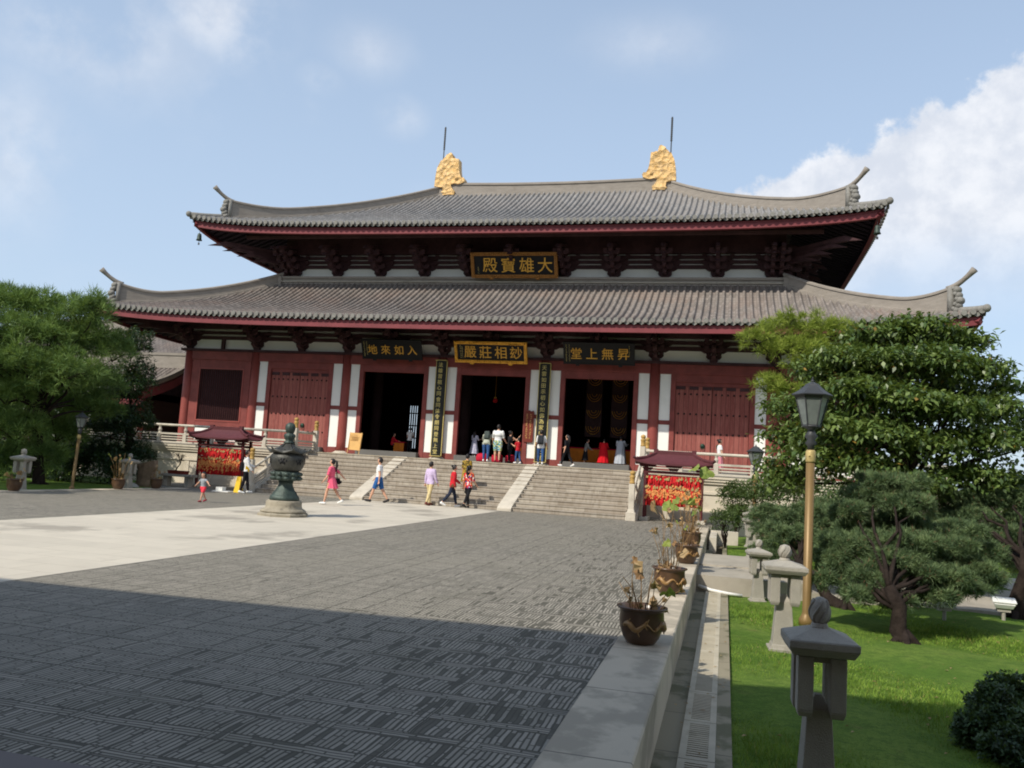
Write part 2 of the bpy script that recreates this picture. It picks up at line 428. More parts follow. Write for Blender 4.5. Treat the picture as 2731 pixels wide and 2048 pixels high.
m_stem = M("lotus_stalk", srgb(140, 112, 74), 0.3, 9, 0.8)
m_lotusg = mat_leaf("lotus_leaf_green", srgb(110, 136, 60), srgb(146, 156, 74), 0.3, 0.6)
m_lotusd = mat_leaf("lotus_leaf_dry", srgb(150, 116, 84), srgb(190, 164, 124), 0.25, 0.8, 0.15)
m_bark = M("rough_dark_bark", srgb(52, 44, 38), 0.35, 6, 0.95, 0.1, bump=0.9, bscale=16, stretch=(1, 1, 0.4))
m_barkpine = M("pine_bark", srgb(46, 39, 35), 0.4, 7, 0.95, 0.1, bump=0.9, bscale=20)
m_leafbig = mat_leaf("broad_glossy_leaf", srgb(64, 90, 42), srgb(112, 130, 68), 0.22, 0.42, 0.5, dead=(srgb(150, 118, 54), 0.006))
m_leafdark = mat_leaf("dark_camphor_leaf", srgb(28, 50, 30), srgb(46, 70, 38), 0.15, 0.45, 0.4)
m_needleL = mat_leaf("pine_needle_green", srgb(72, 102, 52), srgb(122, 146, 78), 0.22, 0.6, 0.25, clump=1.6)
m_needleR = mat_leaf("blue_green_needle", srgb(64, 88, 58), srgb(116, 134, 90), 0.10, 0.6, 0.25, dead=(srgb(130, 92, 72), 0.02), clump=5.5)
m_needleY = mat_leaf("yellow_green_needle", srgb(112, 132, 46), srgb(150, 162, 72), 0.28, 0.6, 0.25)
m_shrub = mat_leaf("shrub_leaf", srgb(56, 78, 40), srgb(88, 106, 58), 0.2, 0.5, 0.35)
m_box = mat_leaf("boxwood_leaf", srgb(48, 72, 44), srgb(74, 100, 56), 0.15, 0.5, 0.4)
m_grass = mat_leaf("grass_blade", srgb(92, 128, 42), srgb(140, 164, 72), 0.3, 0.7, 0.2, dead=(srgb(160, 150, 90), 0.04))
m_ribbon = M("red_ribbon", srgb(196, 28, 30), 0.3, 14, 0.7)
m_tag = M("gold_wish_tag", srgb(238, 158, 92), 0.3, 18, 0.45, 0.4, metal=0.15)
m_brasstag = M("small_brass_bell", srgb(178, 158, 104), 0.3, 16, 0.5, 0.4, metal=0.2)
m_kioskroof = M("maroon_kiosk_roof", srgb(88, 46, 50), 0.12, 4, 0.55, 0.3)
m_kiosk = M("maroon_kiosk_post", srgb(84, 34, 36), 0.15, 4, 0.6)
m_rock = M("brown_scholar_rock", srgb(128, 108, 88), 0.25, 3, 0.9, bump=0.8, bscale=9, stain=(srgb(92, 78, 64), 0.7))
m_white = M("white_enamel", srgb(226, 226, 220), 0.04, 3, 0.5)
m_orange = M("orange_altar_cloth", srgb(206, 120, 36), 0.12, 3, 0.8)
m_cush = M("crimson_cushion", srgb(176, 20, 48), 0.15, 5, 0.8)
m_plaqred = M("red_brown_sign", srgb(112, 46, 34), 0.15, 5, 0.6)
m_wood = M("pale_varnished_board", srgb(214, 170, 104), 0.08, 3, 0.6)
m_pavefar = M("pale_concrete", srgb(164, 157, 143), 0.12, 1.6, 0.85, bump=0.2, bscale=60, stain=(srgb(126, 120, 106), 0.7))  # garden path concrete in its own pale tone, with random stains
m_earth = M("bare_earth", srgb(120, 108, 84), 0.2, 1.5, 0.95, stain=(srgb(84, 92, 52), 0.8))
m_yellowstrip = M("yellow_edge_strip", srgb(196, 164, 52), 0.2, 6, 0.8)
def cloth(name, r, g, b, var=0.1): return M(name, srgb(r, g, b), var, 6, 0.85, 0.2, bump=0.25, bscale=18)
m_skin = M("skin", srgb(206, 158, 130), 0.06, 6, 0.6, 0.35)
m_hair = M("black_hair", srgb(30, 26, 26), 0.2, 20, 0.5, 0.4)
m_eye = M("dark_eye", srgb(24, 20, 20), 0.1, 4, 0.3)

# ------------------------------------------------------------------ mesh builder
class MB:
    def __init__(s): s.v, s.f, s.mi, s.sm, s.cur, s.smooth = [], [], [], [], 0, False
    def add(s, vs, fs):
        o = len(s.v); s.v.extend([tuple(q) for q in vs])
        for f in fs:
            s.f.append(tuple(i + o for i in f)); s.mi.append(s.cur); s.sm.append(s.smooth)
        return s
    def box(s, c, d, rot=None, taper=1.0):
        x, y, z = d[0] / 2, d[1] / 2, d[2] / 2; t = taper
        vs = [Vector(q) for q in ((-x, -y, -z), (x, -y, -z), (x, y, -z), (-x, y, -z), (-x * t, -y * t, z), (x * t, -y * t, z), (x * t, y * t, z), (-x * t, y * t, z))]
        if rot is not None: vs = [rot @ q for q in vs]
        vs = [q + Vector(c) for q in vs]
        return s.add(vs, [(3, 2, 1, 0), (4, 5, 6, 7), (0, 1, 5, 4), (1, 2, 6, 5), (2, 3, 7, 6), (3, 0, 4, 7)])
    def bb(s, x0, x1, y0, y1, z0, z1):
        return s.box(((x0 + x1) / 2, (y0 + y1) / 2, (z0 + z1) / 2), (x1 - x0, y1 - y0, z1 - z0))
    def prism(s, pts, axis, a, b):
        """closed polygon (2-D) extruded along an axis from a to b"""
        n = len(pts)
        def mk(p, t): return {'x': (t, p[0], p[1]), 'y': (p[0], t, p[1]), 'z': (p[0], p[1], t)}[axis]
        vs = [mk(p, a) for p in pts] + [mk(p, b) for p in pts]
        return s.add(vs, [tuple(range(n)), tuple(range(2 * n - 1, n - 1, -1))] + [(i, i + n, (i + 1) % n + n, (i + 1) % n) for i in range(n)])
    def tube(s, pts, rad, seg=8, caps=True, sx=1.0):
        pts = [Vector(p) for p in pts]; n = len(pts)
        if not hasattr(rad, '__len__'): rad = [rad] * n
        vs, fs = [], []; prev = None
        for i, p in enumerate(pts):
            t = (pts[min(i + 1, n - 1)] - pts[max(i - 1, 0)]).normalized()
            if prev is None:
                a = Vector((1, 0, 0)) if abs(t.x) < 0.8 else Vector((0, 1, 0))
                prev = (a - t * a.dot(t)).normalized()
            else:
                prev = (prev - t * prev.dot(t)).normalized()
            q = t.cross(prev)
            for k in range(seg):
                an = 2 * math.pi * k / seg
                vs.append(p + prev * (math.cos(an) * rad[i] * sx) + q * (math.sin(an) * rad[i]))
        for i in range(n - 1):
            for k in range(seg):
                k2 = (k + 1) % seg
                fs.append((i * seg + k, i * seg + k2, (i + 1) * seg + k2, (i + 1) * seg + k))
        if caps:
            fs.append(tuple(range(seg - 1, -1, -1))); fs.append(tuple((n - 1) * seg + k for k in range(seg)))
        return s.add(vs, fs)
    def lathe(s, prof, c=(0, 0, 0), seg=24, flute=0.0, nfl=0, sx=1.0, sy=1.0):
        vs, fs = [], []
        for r, z in prof:
            for k in range(seg):
                a = 2 * math.pi * k / seg
                rr = r * (1 + flute * math.cos(nfl * a))
                vs.append((c[0] + rr * math.cos(a) * sx, c[1] + rr * math.sin(a) * sy, c[2] + z))
        for i in range(len(prof) - 1):
            for k in range(seg):
                k2 = (k + 1) % seg
                fs.append((i * seg + k, i * seg + k2, (i + 1) * seg + k2, (i + 1) * seg + k))
        fs.append(tuple(range(seg - 1, -1, -1))); n = len(prof); fs.append(tuple((n - 1) * seg + k for k in range(seg)))
        return s.add(vs, fs)
    def ball(s, c, r, seg=12, rings=8, sc=(1, 1, 1), rot=None):
        vs, fs = [], []
        for i in range(rings + 1):
            t = math.pi * i / rings
            for k in range(seg):
                a = 2 * math.pi * k / seg
                q = Vector((r * math.sin(t) * math.cos(a) * sc[0], r * math.sin(t) * math.sin(a) * sc[1], r * math.cos(t) * sc[2]))
                if rot is not None: q = rot @ q
                vs.append(q + Vector(c))
        for i in range(rings):
            for k in range(seg):
                k2 = (k + 1) % seg
                fs.append((i * seg + k, (i + 1) * seg + k, (i + 1) * seg + k2, i * seg + k2))
        return s.add(vs, fs)
    def grid(s, g):
        nr, nc = len(g), len(g[0])
        return s.add([q for r in g for q in r], [(i * nc + j, i * nc + j + 1, (i + 1) * nc + j + 1, (i + 1) * nc + j) for i in range(nr - 1) for j in range(nc - 1)])
    def mesh(s, name, mats):
        me = bpy.data.meshes.new(name); me.from_pydata(s.v, [], s.f)
        for m in (mats if isinstance(mats, (list, tuple)) else [mats]): me.materials.append(m)
        me.polygons.foreach_set('material_index', s.mi); me.polygons.foreach_set('use_smooth', s.sm)
        me.update(); return me

def link(name, data, parent=None, offset=None):
    o = bpy.data.objects.new(name, data); COL.objects.link(o)
    if parent is not None:
        o.parent = parent
        if offset is not None: o.location = offset
    return o
def tag(o, label=None, cat=None, group=None, kind=None):
    for k, v in (('label', label), ('category', cat), ('group', group), ('kind', kind)):
        if v: o[k] = v
    return o
def thing(name, loc, label, cat, group=None, rz=0.0):
    o = bpy.data.objects.new(name, None); COL.objects.link(o)
    o.empty_display_size = 0.3; o.location = loc; o.rotation_euler = (0, 0, rz)
    return tag(o, label, cat, group)
def part(name, mb, mats, parent, world=True, bevel=0):
    """world=True: the vertices are in world space, so shift back by the thing's base"""
    me = mb.mesh(name, mats)
    o = link(name, me, parent)
    if world:
        p = parent; L = Vector((0, 0, 0))
        while p is not None: L += p.location; p = p.parent
        o.location = -L
    if bevel:
        b = o.modifiers.new('bevel', 'BEVEL'); b.width = bevel; b.segments = 2; b.limit_method = 'ANGLE'
    return o
def solo(name, mb, mats, label=None, cat=None, group=None, kind=None, loc=None):
    o = link(name, mb.mesh(name, mats))
    if loc: o.location = loc
    return tag(o, label, cat, group, kind)
def structure(name, mb, mats): return solo(name, mb, mats, kind='structure')
def dup(root, loc, rz, label, group=None):
    def cp(o, par):
        c = o.copy(); COL.objects.link(c); c.parent = par
        for ch in list(o.children): cp(ch, c)
        return c
    r = cp(root, None); r.location = loc; r.rotation_euler = (0, 0, rz); r['label'] = label
    if group: r['group'] = group
    return r
def fast_mesh(name, V, nper, mat, smooth=False):
    """V: (n*nper,3) array of separate polygons"""
    V = np.asarray(V, np.float32); n = len(V) // nper
    me = bpy.data.meshes.new(name); me.vertices.add(len(V)); me.vertices.foreach_set('co', V.ravel())
    me.loops.add(len(V)); me.loops.foreach_set('vertex_index', np.arange(len(V), dtype=np.int32))
    me.polygons.add(n); me.polygons.foreach_set('loop_start', np.arange(0, len(V), nper, dtype=np.int32))
    me.polygons.foreach_set('loop_total', np.full(n, nper, np.int32))
    me.materials.append(mat); me.update(); me.validate(); return me
FONT_CACHE = {}
def glyphs(text, size, depth=0.012):
    """a line of writing as vertices and faces, centred, in the xz plane facing -y"""
    key = (text, size, depth)
    if key in FONT_CACHE: return FONT_CACHE[key]
    c = bpy.data.curves.new('t', 'FONT'); c.body = text; c.size = size; c.extrude = depth; c.resolution_u = 3
    c.offset = 0.003 * size
    o = bpy.data.objects.new('t', c); COL.objects.link(o)
    dg = bpy.context.evaluated_depsgraph_get()
    me = bpy.data.meshes.new_from_object(o.evaluated_get(dg))
    vs = [Vector(q.co) for q in me.vertices]; fs = [tuple(p.vertices) for p in me.polygons]
    bpy.data.objects.remove(o); bpy.data.curves.remove(c); bpy.data.meshes.remove(me)
    if vs:
        lo = Vector([min(q[i] for q in vs) for i in range(3)]); hi = Vector([max(q[i] for q in vs) for i in range(3)]); m = (lo + hi) / 2
        vs = [Vector((q.x - m.x, -(q.z - m.z), q.y - m.y)) for q in vs]
    FONT_CACHE[key] = (vs, fs); return vs, fs
def ymat(a): return Matrix.Rotation(a, 3, 'X')


# ================================================================== the setting
b = MB(); b.add([(-1500, -1500, -0.62), (1500, -1500, -0.62), (1500, 1500, -0.62), (-1500, 1500, -0.62)], [(0, 1, 2, 3)])
structure("ground", b, m_earth)
b = MB(); b.bb(-9.45, 9.7, -33.75, -4.4, -0.6, 0.0); b.bb(-13.2, -9.45, -8.9, -4.4, -0.6, 0.0); b.bb(9.7, 10.3, -8.9, -4.4, -0.6, -0.002)
structure("court_paving", b, m_pave)
b = MB(); b.bb(-2.84, 2.84, -33.75, -7.72, -0.1, 0.006)
structure("stone_path", b, m_path)
b = MB(); b.bb(-9.45, 9.7, -36.5, -33.75, -0.6, 0.012)
structure("gate_paving", b, m_border)
b = MB(); b.bb(9.7, 10.23, -36.5, -8.9, -0.5, 0.02)
solo("kerb", b, m_coping, kind='structure').modifiers.new('bevel', 'BEVEL').width = 0.012
b = MB(); b.bb(-9.98, -9.45, -36.5, -8.9, -0.5, 0.02)
structure("kerb", b, m_coping)
b = MB(); b.bb(10.23, 10.41, -36.5, -9.5, -0.6, -0.43); b.bb(10.68, 10.80, -36.5, -9.5, -0.6, -0.405)
structure("drain_channel", b, m_drainst)
b = MB()
y = -36.0
while y < -21.6:                      # slotted stone covers over the drain
    L = 0.99
    b.bb(10.412, 10.465, y, y + L, -0.52, -0.40); b.bb(10.625, 10.678, y, y + L, -0.52, -0.40)
    b.bb(10.465, 10.625, y, y + 0.07, -0.52, -0.401); b.bb(10.465, 10.625, y + L - 0.07, y + L, -0.52, -0.401)
    k = y + 0.095
    while k < y + L - 0.09:
        b.bb(10.465, 10.625, k, k + 0.03, -0.46, -0.402); k += 0.052
    y += 1.0
structure("drain_grate", b, m_grate)
b = MB()
NX, NY = 60, 90                        # right-hand lawn, very slightly uneven
rows = []
for j in range(NY + 1):
    yy = -36.5 + 62 * j / NY
    rows.append([(10.80 + 40 * (i / NX) ** 1.3, yy, -0.45 + (0.03 * math.sin(i * 0.9 + j * 0.5) + 0.025 * math.sin(j * 1.3)) * min(1, i / 4)) for i in range(NX + 1)])
b.smooth = True; b.grid(rows)
structure("lawn", b, m_lawn)
b = MB()
rows = []
for j in range(41):
    yy = -36.5 + 62 * j / 40
    rows.append([(-9.985 - 60 * (i / 30) ** 1.3, yy, -0.05 + 0.04 * math.sin(i + j * 0.7) * min(1, i / 3)) for i in range(31)])
b.smooth = True; b.grid([r[::-1] for r in rows])
structure("lawn", b, m_lawn)
b = MB(); b.bb(10.235, 12.2, -21.45, -19.7, -0.6, -0.13); b.bb(10.235, 12.2, -19.7, -17.2, -0.6, -0.10); b.bb(12.2, 12.6, -21.45, -17.2, -0.6, -0.27); b.bb(12.6, 16.9, -20.6, -16.6, -0.6, -0.41)
structure("garden_path", b, m_pavefar)
b = MB(); b.bb(16.9, 26, -17.9, -13.4, -0.6, -0.41)
structure("garden_path", b, m_pavefar)

# ------------------------------------------------------------------ terrace and stairs
ZP = 1.73
YF = -4.5
YST, YSB, NST = -3.25, -7.67, 11
SX = 7.3
def terrace():
    t = thing("stone_terrace", (0, 8, 0), "pale stone terrace with a moulded front that carries the temple hall", "terrace")
    b = MB()
    def run(x0, x1, y0, y1, sides):
        # sumeru base: plinth, recessed panel field, two projecting mouldings
        for z0, z1, d in ((0.0, 0.30, 0.16), (0.30, 0.40, 0.08), (0.40, 1.02, 0.0), (1.02, 1.12, 0.05), (1.12, 1.42, 0.02), (1.42, 1.52, 0.09), (1.52, 1.62, 0.14), (1.62, ZP - 0.004, 0.18)):
            b.bb(x0 - d * sides[0], x1 + d * sides[1], y0 - d, y1, z0 - (0.6 if z0 == 0 else 0), z1)
    run(-18.6, -7.72, YF, 26, (1, 0)); run(7.72, 18.6, YF, 26, (0, 1))
    b.bb(-7.72, 7.72, YST, 26, -0.3, ZP - 0.01)
    for sgn in (-1, 1):                 # pilasters between the panels
        for k in range(5):
            x = sgn * (8.6 + 2.1 * k); b.bb(x - 0.12, x + 0.12, YF - 0.03, YF + 0.1, 0.40, 1.02)
    part("terrace_wall", b, m_wallst, t)
    b = MB(); b.bb(-18.76, -7.70, YF - 0.2, 26, ZP - 0.004, ZP + 0.03); b.bb(7.70, 18.76, YF - 0.2, 26, ZP - 0.004, ZP + 0.03); b.bb(-7.70, 7.70, YST + 0.03, 26, ZP - 0.01, ZP + 0.027)
    part("terrace_floor", b, m_slabtop, t)
terrace()
def stairs():
    t = thing("stone_staircase", (0, YSB, 0), "broad granite staircase with two pale ramps climbing from the court to the hall", "staircase")
    rise = ZP / NST; tread = (YST - YSB) / NST
    b = MB()
    for i in range(NST):
        y0 = YSB + i * tread; z1 = (i + 1) * rise
        b.bb(-SX, SX, y0 - 0.015, YST + 0.02 * (i % 2), z1 - 0.03, z1)       # nosing
        b.bb(-SX, SX, y0 + 0.01, YST + 0.1, z1 - rise - (0.3 if i == 0 else 0), z1 - 0.03)
    part("steps", b, m_steps, t)
    b = MB(); b.bb(-SX, SX, YST - 0.36, YST - 0.33, ZP, ZP + 0.004)
    part("edge_strip", b, m_yellowstrip, t)
    for x in (-2.95, 2.92):
        b = MB()
        w = 0.27
        pr = [(YSB - 0.12, -0.1), (YSB - 0.12, 0.10), (YSB + 0.05, 0.2), (YST + 0.02 - 0.2, ZP + 0.03), (YST + 0.02, ZP + 0.03), (YST + 0.02, 0.5)]
        b.prism(pr, 'x', x - w, x + w)
        part("ramp_strip", b, m_stone, t, bevel=0.015)
stairs()

# ------------------------------------------------------------------ balustrades
def post(b, x, y, z0, z1, cap='plain'):
    b.bb(x - 0.10, x + 0.10, y - 0.10, y + 0.10, z0, z1)
    if cap == 'plain':
        b.bb(x - 0.12, x + 0.12, y - 0.12, y + 0.12, z1, z1 + 0.05)
        b.lathe([(0.06, 0), (0.10, 0.05), (0.105, 0.14), (0.06, 0.2), (0.0, 0.22)], (x, y, z1 + 0.05), 10)
def lotus_cap(b, x, y, z):
    b.lathe([(0.085, 0), (0.10, 0.02), (0.10, 0.05), (0.085, 0.07), (0.09, 0.20), (0.105, 0.24), (0.10, 0.28), (0.06, 0.30), (0.085, 0.33), (0.10, 0.38), (0.085, 0.43), (0.03, 0.46), (0, 0.465)], (x, y, z), 14)
def balustrade(name, p0, p1, label, z0=ZP + 0.03, z1=None, ends=True, posts=1.35):
    """rail between two points (may slope): each bay has a slotted panel, short struts and a round hand rail"""
    z1 = z0 if z1 is None else z1
    a, c = Vector((p0[0], p0[1], z0)), Vector((p1[0], p1[1], z1))
    t = thing(name, ((a + c) / 2).to_tuple(), label, "balustrade", "stone balustrades of the terrace")
    d = c - a; L = Vector((d.x, d.y, 0)).length; n = max(1, round(L / posts))
    h = Vector((d.x, d.y, 0)).normalized(); s = h.cross(Vector((0, 0, 1)))
    def bar(bm, f0, f1, zl, zh, th):
        A, B = a + d * f0, a + d * f1
        vs = []
        for P in (A, B):
            for q, zz in ((-th, zl), (th, zl), (th, zh), (-th, zh)): vs.append(P + s * q + Vector((0, 0, zz)))
        bm.add(vs, [(0, 1, 2, 3), (7, 6, 5, 4), (0, 4, 5, 1), (1, 5, 6, 2), (2, 6, 7, 3), (3, 7, 4, 0)])
    b = MB()
    bar(b, 0, 1, 0.0, 0.07, 0.11); bar(b, 0, 1, 0.14, 0.19, 0.05); bar(b, 0, 1, 0.25, 0.30, 0.045); bar(b, 0, 1, 0.37, 0.45, 0.075)
    part("slotted_panel", b, m_stone, t)
    b = MB(); b.smooth = True
    b.tube([a + Vector((0, 0, 0.80)), c + Vector((0, 0, 0.80))], 0.058, 10)
    part("hand_rail", b, m_stone, t)
    for i in range(n + 1):
        f = i / n
        if not ends and i in (0, n): continue
        P = a + d * f
        b = MB(); b.bb(P.x - 0.085, P.x + 0.085, P.y - 0.085, P.y + 0.085, P.z, P.z + 0.44)
        b.lathe([(0.08, 0), (0.06, 0.04), (0.085, 0.14), (0.05, 0.24), (0.075, 0.32)], (P.x, P.y, P.z + 0.44), 10)
        part("strut_post", b, m_stone, t)
    return t
balustrade("balustrade", (-18.4, YF), (-7.65, YF), "pale stone balustrade on the terrace edge behind the maroon stand near the toddler")
balustrade("balustrade", (7.65, YF), (18.4, YF), "pale stone balustrade on the terrace edge behind the maroon stand by the potted lotus row")
balustrade("balustrade", (-7.53, YF + 0.15), (-7.53, -2.75), "short stone balustrade between two gold-capped posts above the bronze burner", posts=3, ends=False)
balustrade("balustrade", (7.53, YF + 0.15), (7.53, -2.75), "short stone balustrade between two gold-capped posts behind the right-hand maroon stand", posts=3, ends=False)
balustrade("stair_balustrade", (-7.53, YSB - 0.05), (-7.53, YF - 0.1), "sloping stone stair rail beside the man with the yellow shirt print", 0.12, 1.42, ends=False, posts=1.1)
balustrade("stair_balustrade", (7.53, YSB - 0.05), (7.53, YF - 0.1), "sloping stone stair rail next to the right-hand maroon stand", 0.12, 1.42, ends=False, posts=1.1)
# cheeks below the sloping rails
for sgn, nm in ((-1, "left"), (1, "right")):
    b = MB()
    pr = [(YSB - 0.25, -0.3), (YSB - 0.25, 0.10), (YSB + 0.1, 0.17), (YF - 0.02, 1.44), (YF - 0.02, -0.3)]
    b.prism(pr, 'x', sgn * 7.53 - 0.19, sgn * 7.53 + 0.19)
    solo("stair_cheek", b, m_stone, "sloping pale stone cheek wall under the stair rail, %s" % ("burner side" if sgn < 0 else "potted lotus side"), "stair wall", "stair cheek walls")
for x, y, z0, zt, lab in ((-7.53, YSB - 0.12, 0.0, 1.28, "gold-capped stone post at the foot of the stairs beside the sling-bag man"),
                          (7.53, YSB - 0.12, 0.0, 1.28, "gold-capped stone post at the foot of the stairs beside the right-hand stand"),
                          (-7.53, YF, 1.40, 2.72, "gold-capped stone post rising just behind the bronze burner's finial"),
                          (7.53, YF, 1.40, 2.72, "nearer of the two gold-capped stone posts right of the stairhead"),
                          (-7.53, -2.62, ZP, 2.70, "gold-capped stone post at the stairhead right of the burner's finial"),
                          (7.53, -2.62, ZP, 2.70, "farther of the two gold-capped stone posts right of the stairhead")):
    t = thing("newel_post", (x, y, z0), lab, "stone post", "gold-capped newel posts")
    b = MB()
    if z0 < 0.5: b.box((x, y, 0.12), (0.34, 0.34, 0.34)); b.box((x, y, 0.34), (0.28, 0.28, 0.12), taper=0.75)
    b.bb(x - 0.10, x + 0.10, y - 0.10, y + 0.10, z0, zt)
    part("shaft", b, m_stone, t, bevel=0.012)
    b = MB(); b.smooth = True; lotus_cap(b, x, y, zt)
    part("lotus_cap", b, m_capgold, t)

# ================================================================== the temple hall
CX_ = [2.51, 7.50, 12.54, 16.43]
ZB = 6.65
YC = 9.98
hall = thing("temple_hall", (0, YC, ZP), "double-eaved red and white temple hall with grey tiled hipped roofs", "temple hall")

def column(x, y, z0, z1, r, parent=hall, mat=None):
    b = MB(); b.smooth = True
    b.lathe([(r * 1.02, z0 + 0.1), (r * 1.02, z0 + 0.6), (r, (z0 + z1) / 2), (r * 0.93, z1)], (x, y, 0), 22)
    o = part("column", b, mat or m_redpost, parent)
    b = MB(); b.smooth = True
    b.lathe([(r * 1.75, z0 - 0.02), (r * 1.75, z0 + 0.05), (r * 1.4, z0 + 0.09), (r * 1.12, z0 + 0.14), (r * 1.0, z0 + 0.14)], (x, y, 0), 22)
    part("column_base", b, m_stone, o)
for x in CX_:
    for s in (-1, 1): column(s * x, 0, ZP, ZB, 0.24)
for yy in (3.9, 9.98, 16.0, 19.96):
    for s in (-1, 1): column(s * 16.43, yy, ZP, ZB, 0.255)
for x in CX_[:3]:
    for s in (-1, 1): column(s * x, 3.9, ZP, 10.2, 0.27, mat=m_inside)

def panel(x0, x1, z0, z1, y=0.0, th=0.05):
    b = MB(); b.bb(x0, x1, y - th, y + th, z0, z1); return part("plaster_panel", b, m_plaster, hall)
def bay(xa, xb, kind):
    L, Rr = xa + 0.24, xb - 0.24
    b = MB()
    if kind != 'window':
        sw, fw_ = 0.47, 0.22
        l1, l2 = L + sw, L + sw + fw_; r1, r2 = Rr - sw, Rr - sw - fw_
        for a, c in ((L, l1), (r1, Rr)):
            panel(a, c, 2.05, 3.88); panel(a, c, 4.07, 6.14)
            b.bb(a, c, -0.075, 0.06, 3.88, 4.07); b.bb(a, c, -0.085, 0.06, ZP, 2.05)
        b.bb(l1, l2, -0.10, 0.10, ZP, 6.14); b.bb(r2, r1, -0.10, 0.10, ZP, 6.14)
        b.bb(l2, r2, -0.09, 0.09, 5.80, 6.14)
        part("door_frame", b, m_red, hall, bevel=0.01)
        b = MB(); b.bb(l2, r2, -0.42, 0.6, ZP, 2.0)
        part("door_sill", b, m_sill, hall, bevel=0.02)
        if kind == 'closed':
            mid = (l2 + r2) / 2
            for a, c, s in ((l2 + 0.01, mid - 0.012, 1), (mid + 0.012, r2 - 0.01, -1)):
                b = MB(); b.bb(a, c, 0.0, 0.07, 2.0, 5.62); b.cur = 1
                nst = 6
                for zz in (5.28, 4.4, 3.55, 2.72):
                    for k in range(nst):
                        b.ball((a + 0.14 + (c - a - 0.28) * k / (nst - 1), 0.0, zz), 0.045, 8, 5)
                b.cur = 2
                for q in (0.0, 0.36, 0.72):
                    b.bb(a + 0.02 + q * (c - a), a + 0.02 + q * (c - a) + 0.28 * (c - a) * 0.9, -0.03, 0.0, 5.48, 5.62)
                lf = part("door_leaf", b, [m_door, m_stud, m_timber], hall)
                b = MB(); b.smooth = True
                kx = c - 0.33 if s > 0 else a + 0.33
                b.ball((kx, -0.02, 3.02), 0.105, 12, 8, (1, 0.6, 1))
                tr = [Vector((kx + 0.075 * math.cos(t), -0.075, 2.96 + 0.075 * math.sin(t))) for t in np.linspace(0, 2 * math.pi, 15)]
                b.tube(tr, 0.012, 6)
                part("knocker", b, m_knob, lf)
            b = MB(); b.bb(l2, r2, -0.02, 0.08, 5.63, 5.80); part("door_head", b, m_red, hall)
    else:
        wx0, wx1 = xa + 0.70, xb - 0.62
        b.bb(L, wx0, -0.09, 0.09, ZP, 6.14); b.bb(wx1, Rr, -0.09, 0.09, ZP, 6.14)
        b.bb(wx0, wx1, -0.085, 0.085, 5.68, 6.14); b.bb(wx0, wx1, -0.085, 0.085, 2.68, 3.02); b.bb(wx0, wx1, -0.08, 0.08, ZP, 2.02)
        part("window_frame", b, m_red, hall, bevel=0.01)
        panel(wx0, wx1, 2.02, 2.68)
        b = MB()
        n = 21
        for k in range(n):
            x = wx0 + (wx1 - wx0) * (k + 0.5) / n
            b.box((x, 0.0, 4.35), (0.062, 0.062, 2.66), Matrix.Rotation(R(45), 3, 'Z'))
        for zz in (3.05, 5.65): b.bb(wx0, wx1, -0.05, 0.05, zz - 0.035, zz + 0.035)
        wn = part("lattice_window", b, m_lattice, hall)
        b = MB(); b.bb(wx0, wx1, 0.22, 0.26, 2.9, 5.8); part("shutter", b, m_soffit, wn)
        b = MB()
        for q in (wx0 - 0.02, wx1 - 0.05): b.bb(q, q + 0.07, -0.11, -0.07, 2.98, 5.72)
        for q in (2.98, 5.66): b.bb(wx0 + 0.05, wx1 - 0.05, -0.11, -0.07, q, q + 0.07)
        part("window_moulding", b, m_redpost, wn)
xs = sorted([s * x for x in CX_ for s in (-1, 1)])
for i in range(7):
    bay(xs[i], xs[i + 1], {0: 'window', 6: 'window', 1: 'closed', 5: 'closed'}.get(i, 'open'))
b = MB()
for i in range(7): b.bb(xs[i] + 0.2, xs[i + 1] - 0.2, -0.14, 0.14, 6.14, 6.58)
part("lintel_beam", b, m_red, hall, bevel=0.015)
b = MB(); b.bb(-16.85, 16.85, -0.24, 0.24, 6.58, 6.70); part("bracket_plate", b, m_timber, hall)
for i in range(7): panel(xs[i] + 0.02, xs[i + 1] - 0.02, 6.70, 8.3, 0.06, 0.06)
b = MB()
b.bb(-16.6, 16.6, -0.12, 0.0, 7.20, 7.37); b.bb(-16.6, 16.6, -0.12, 0.0, 7.47, 7.62); b.bb(-16.6, 16.6, -0.30, 0.0, 7.74, 8.3)
for s in (-1, 1): b.bb(s * 14.5 - 0.09, s * 14.5 + 0.09, -0.13, -0.01, 6.7, 7.2)
part("frieze_beam", b, m_timber, hall)
# sides, back, inner ceiling and floor
for s in (-1, 1):
    b = MB(); b.bb(s * 16.43 - 0.08, s * 16.43 + 0.08, 0.25, 19.9, ZP, 6.14); part("side_wall", b, m_red, hall)
    b = MB(); b.bb(s * 16.43 - 0.09, s * 16.43 + 0.09, 0.25, 19.9, 6.14, 8.3); part("side_frieze", b, m_plaster, hall)
b = MB()
for a, c in ((-16.2, -11.95), (-11.2, 11.2), (11.95, 16.2)): b.bb(a, c, 19.9, 20.05, ZP, 8.3)
for a, c in ((-11.95, -11.2), (11.2, 11.95)): b.bb(a, c, 19.9, 20.05, ZP, 2.5); b.bb(a, c, 19.9, 20.05, 5.6, 8.3)
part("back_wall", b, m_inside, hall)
for c0 in (-11.95, 11.2):
    b = MB()
    for k in range(5): b.bb(c0 + 0.0 + k * 0.17, c0 + 0.09 + k * 0.17, 19.85, 19.95, 2.5, 5.75)
    for zz in (3.2, 4.1, 5.0): b.bb(c0, c0 + 0.75, 19.86, 19.94, zz, zz + 0.08)
    part("lattice_window", b, m_lattice, hall)
b = MB(); b.bb(-16.3, 16.3, 0.3, 19.8, ZP + 0.03, 1.96); part("hall_floor", b, m_floorin, hall)
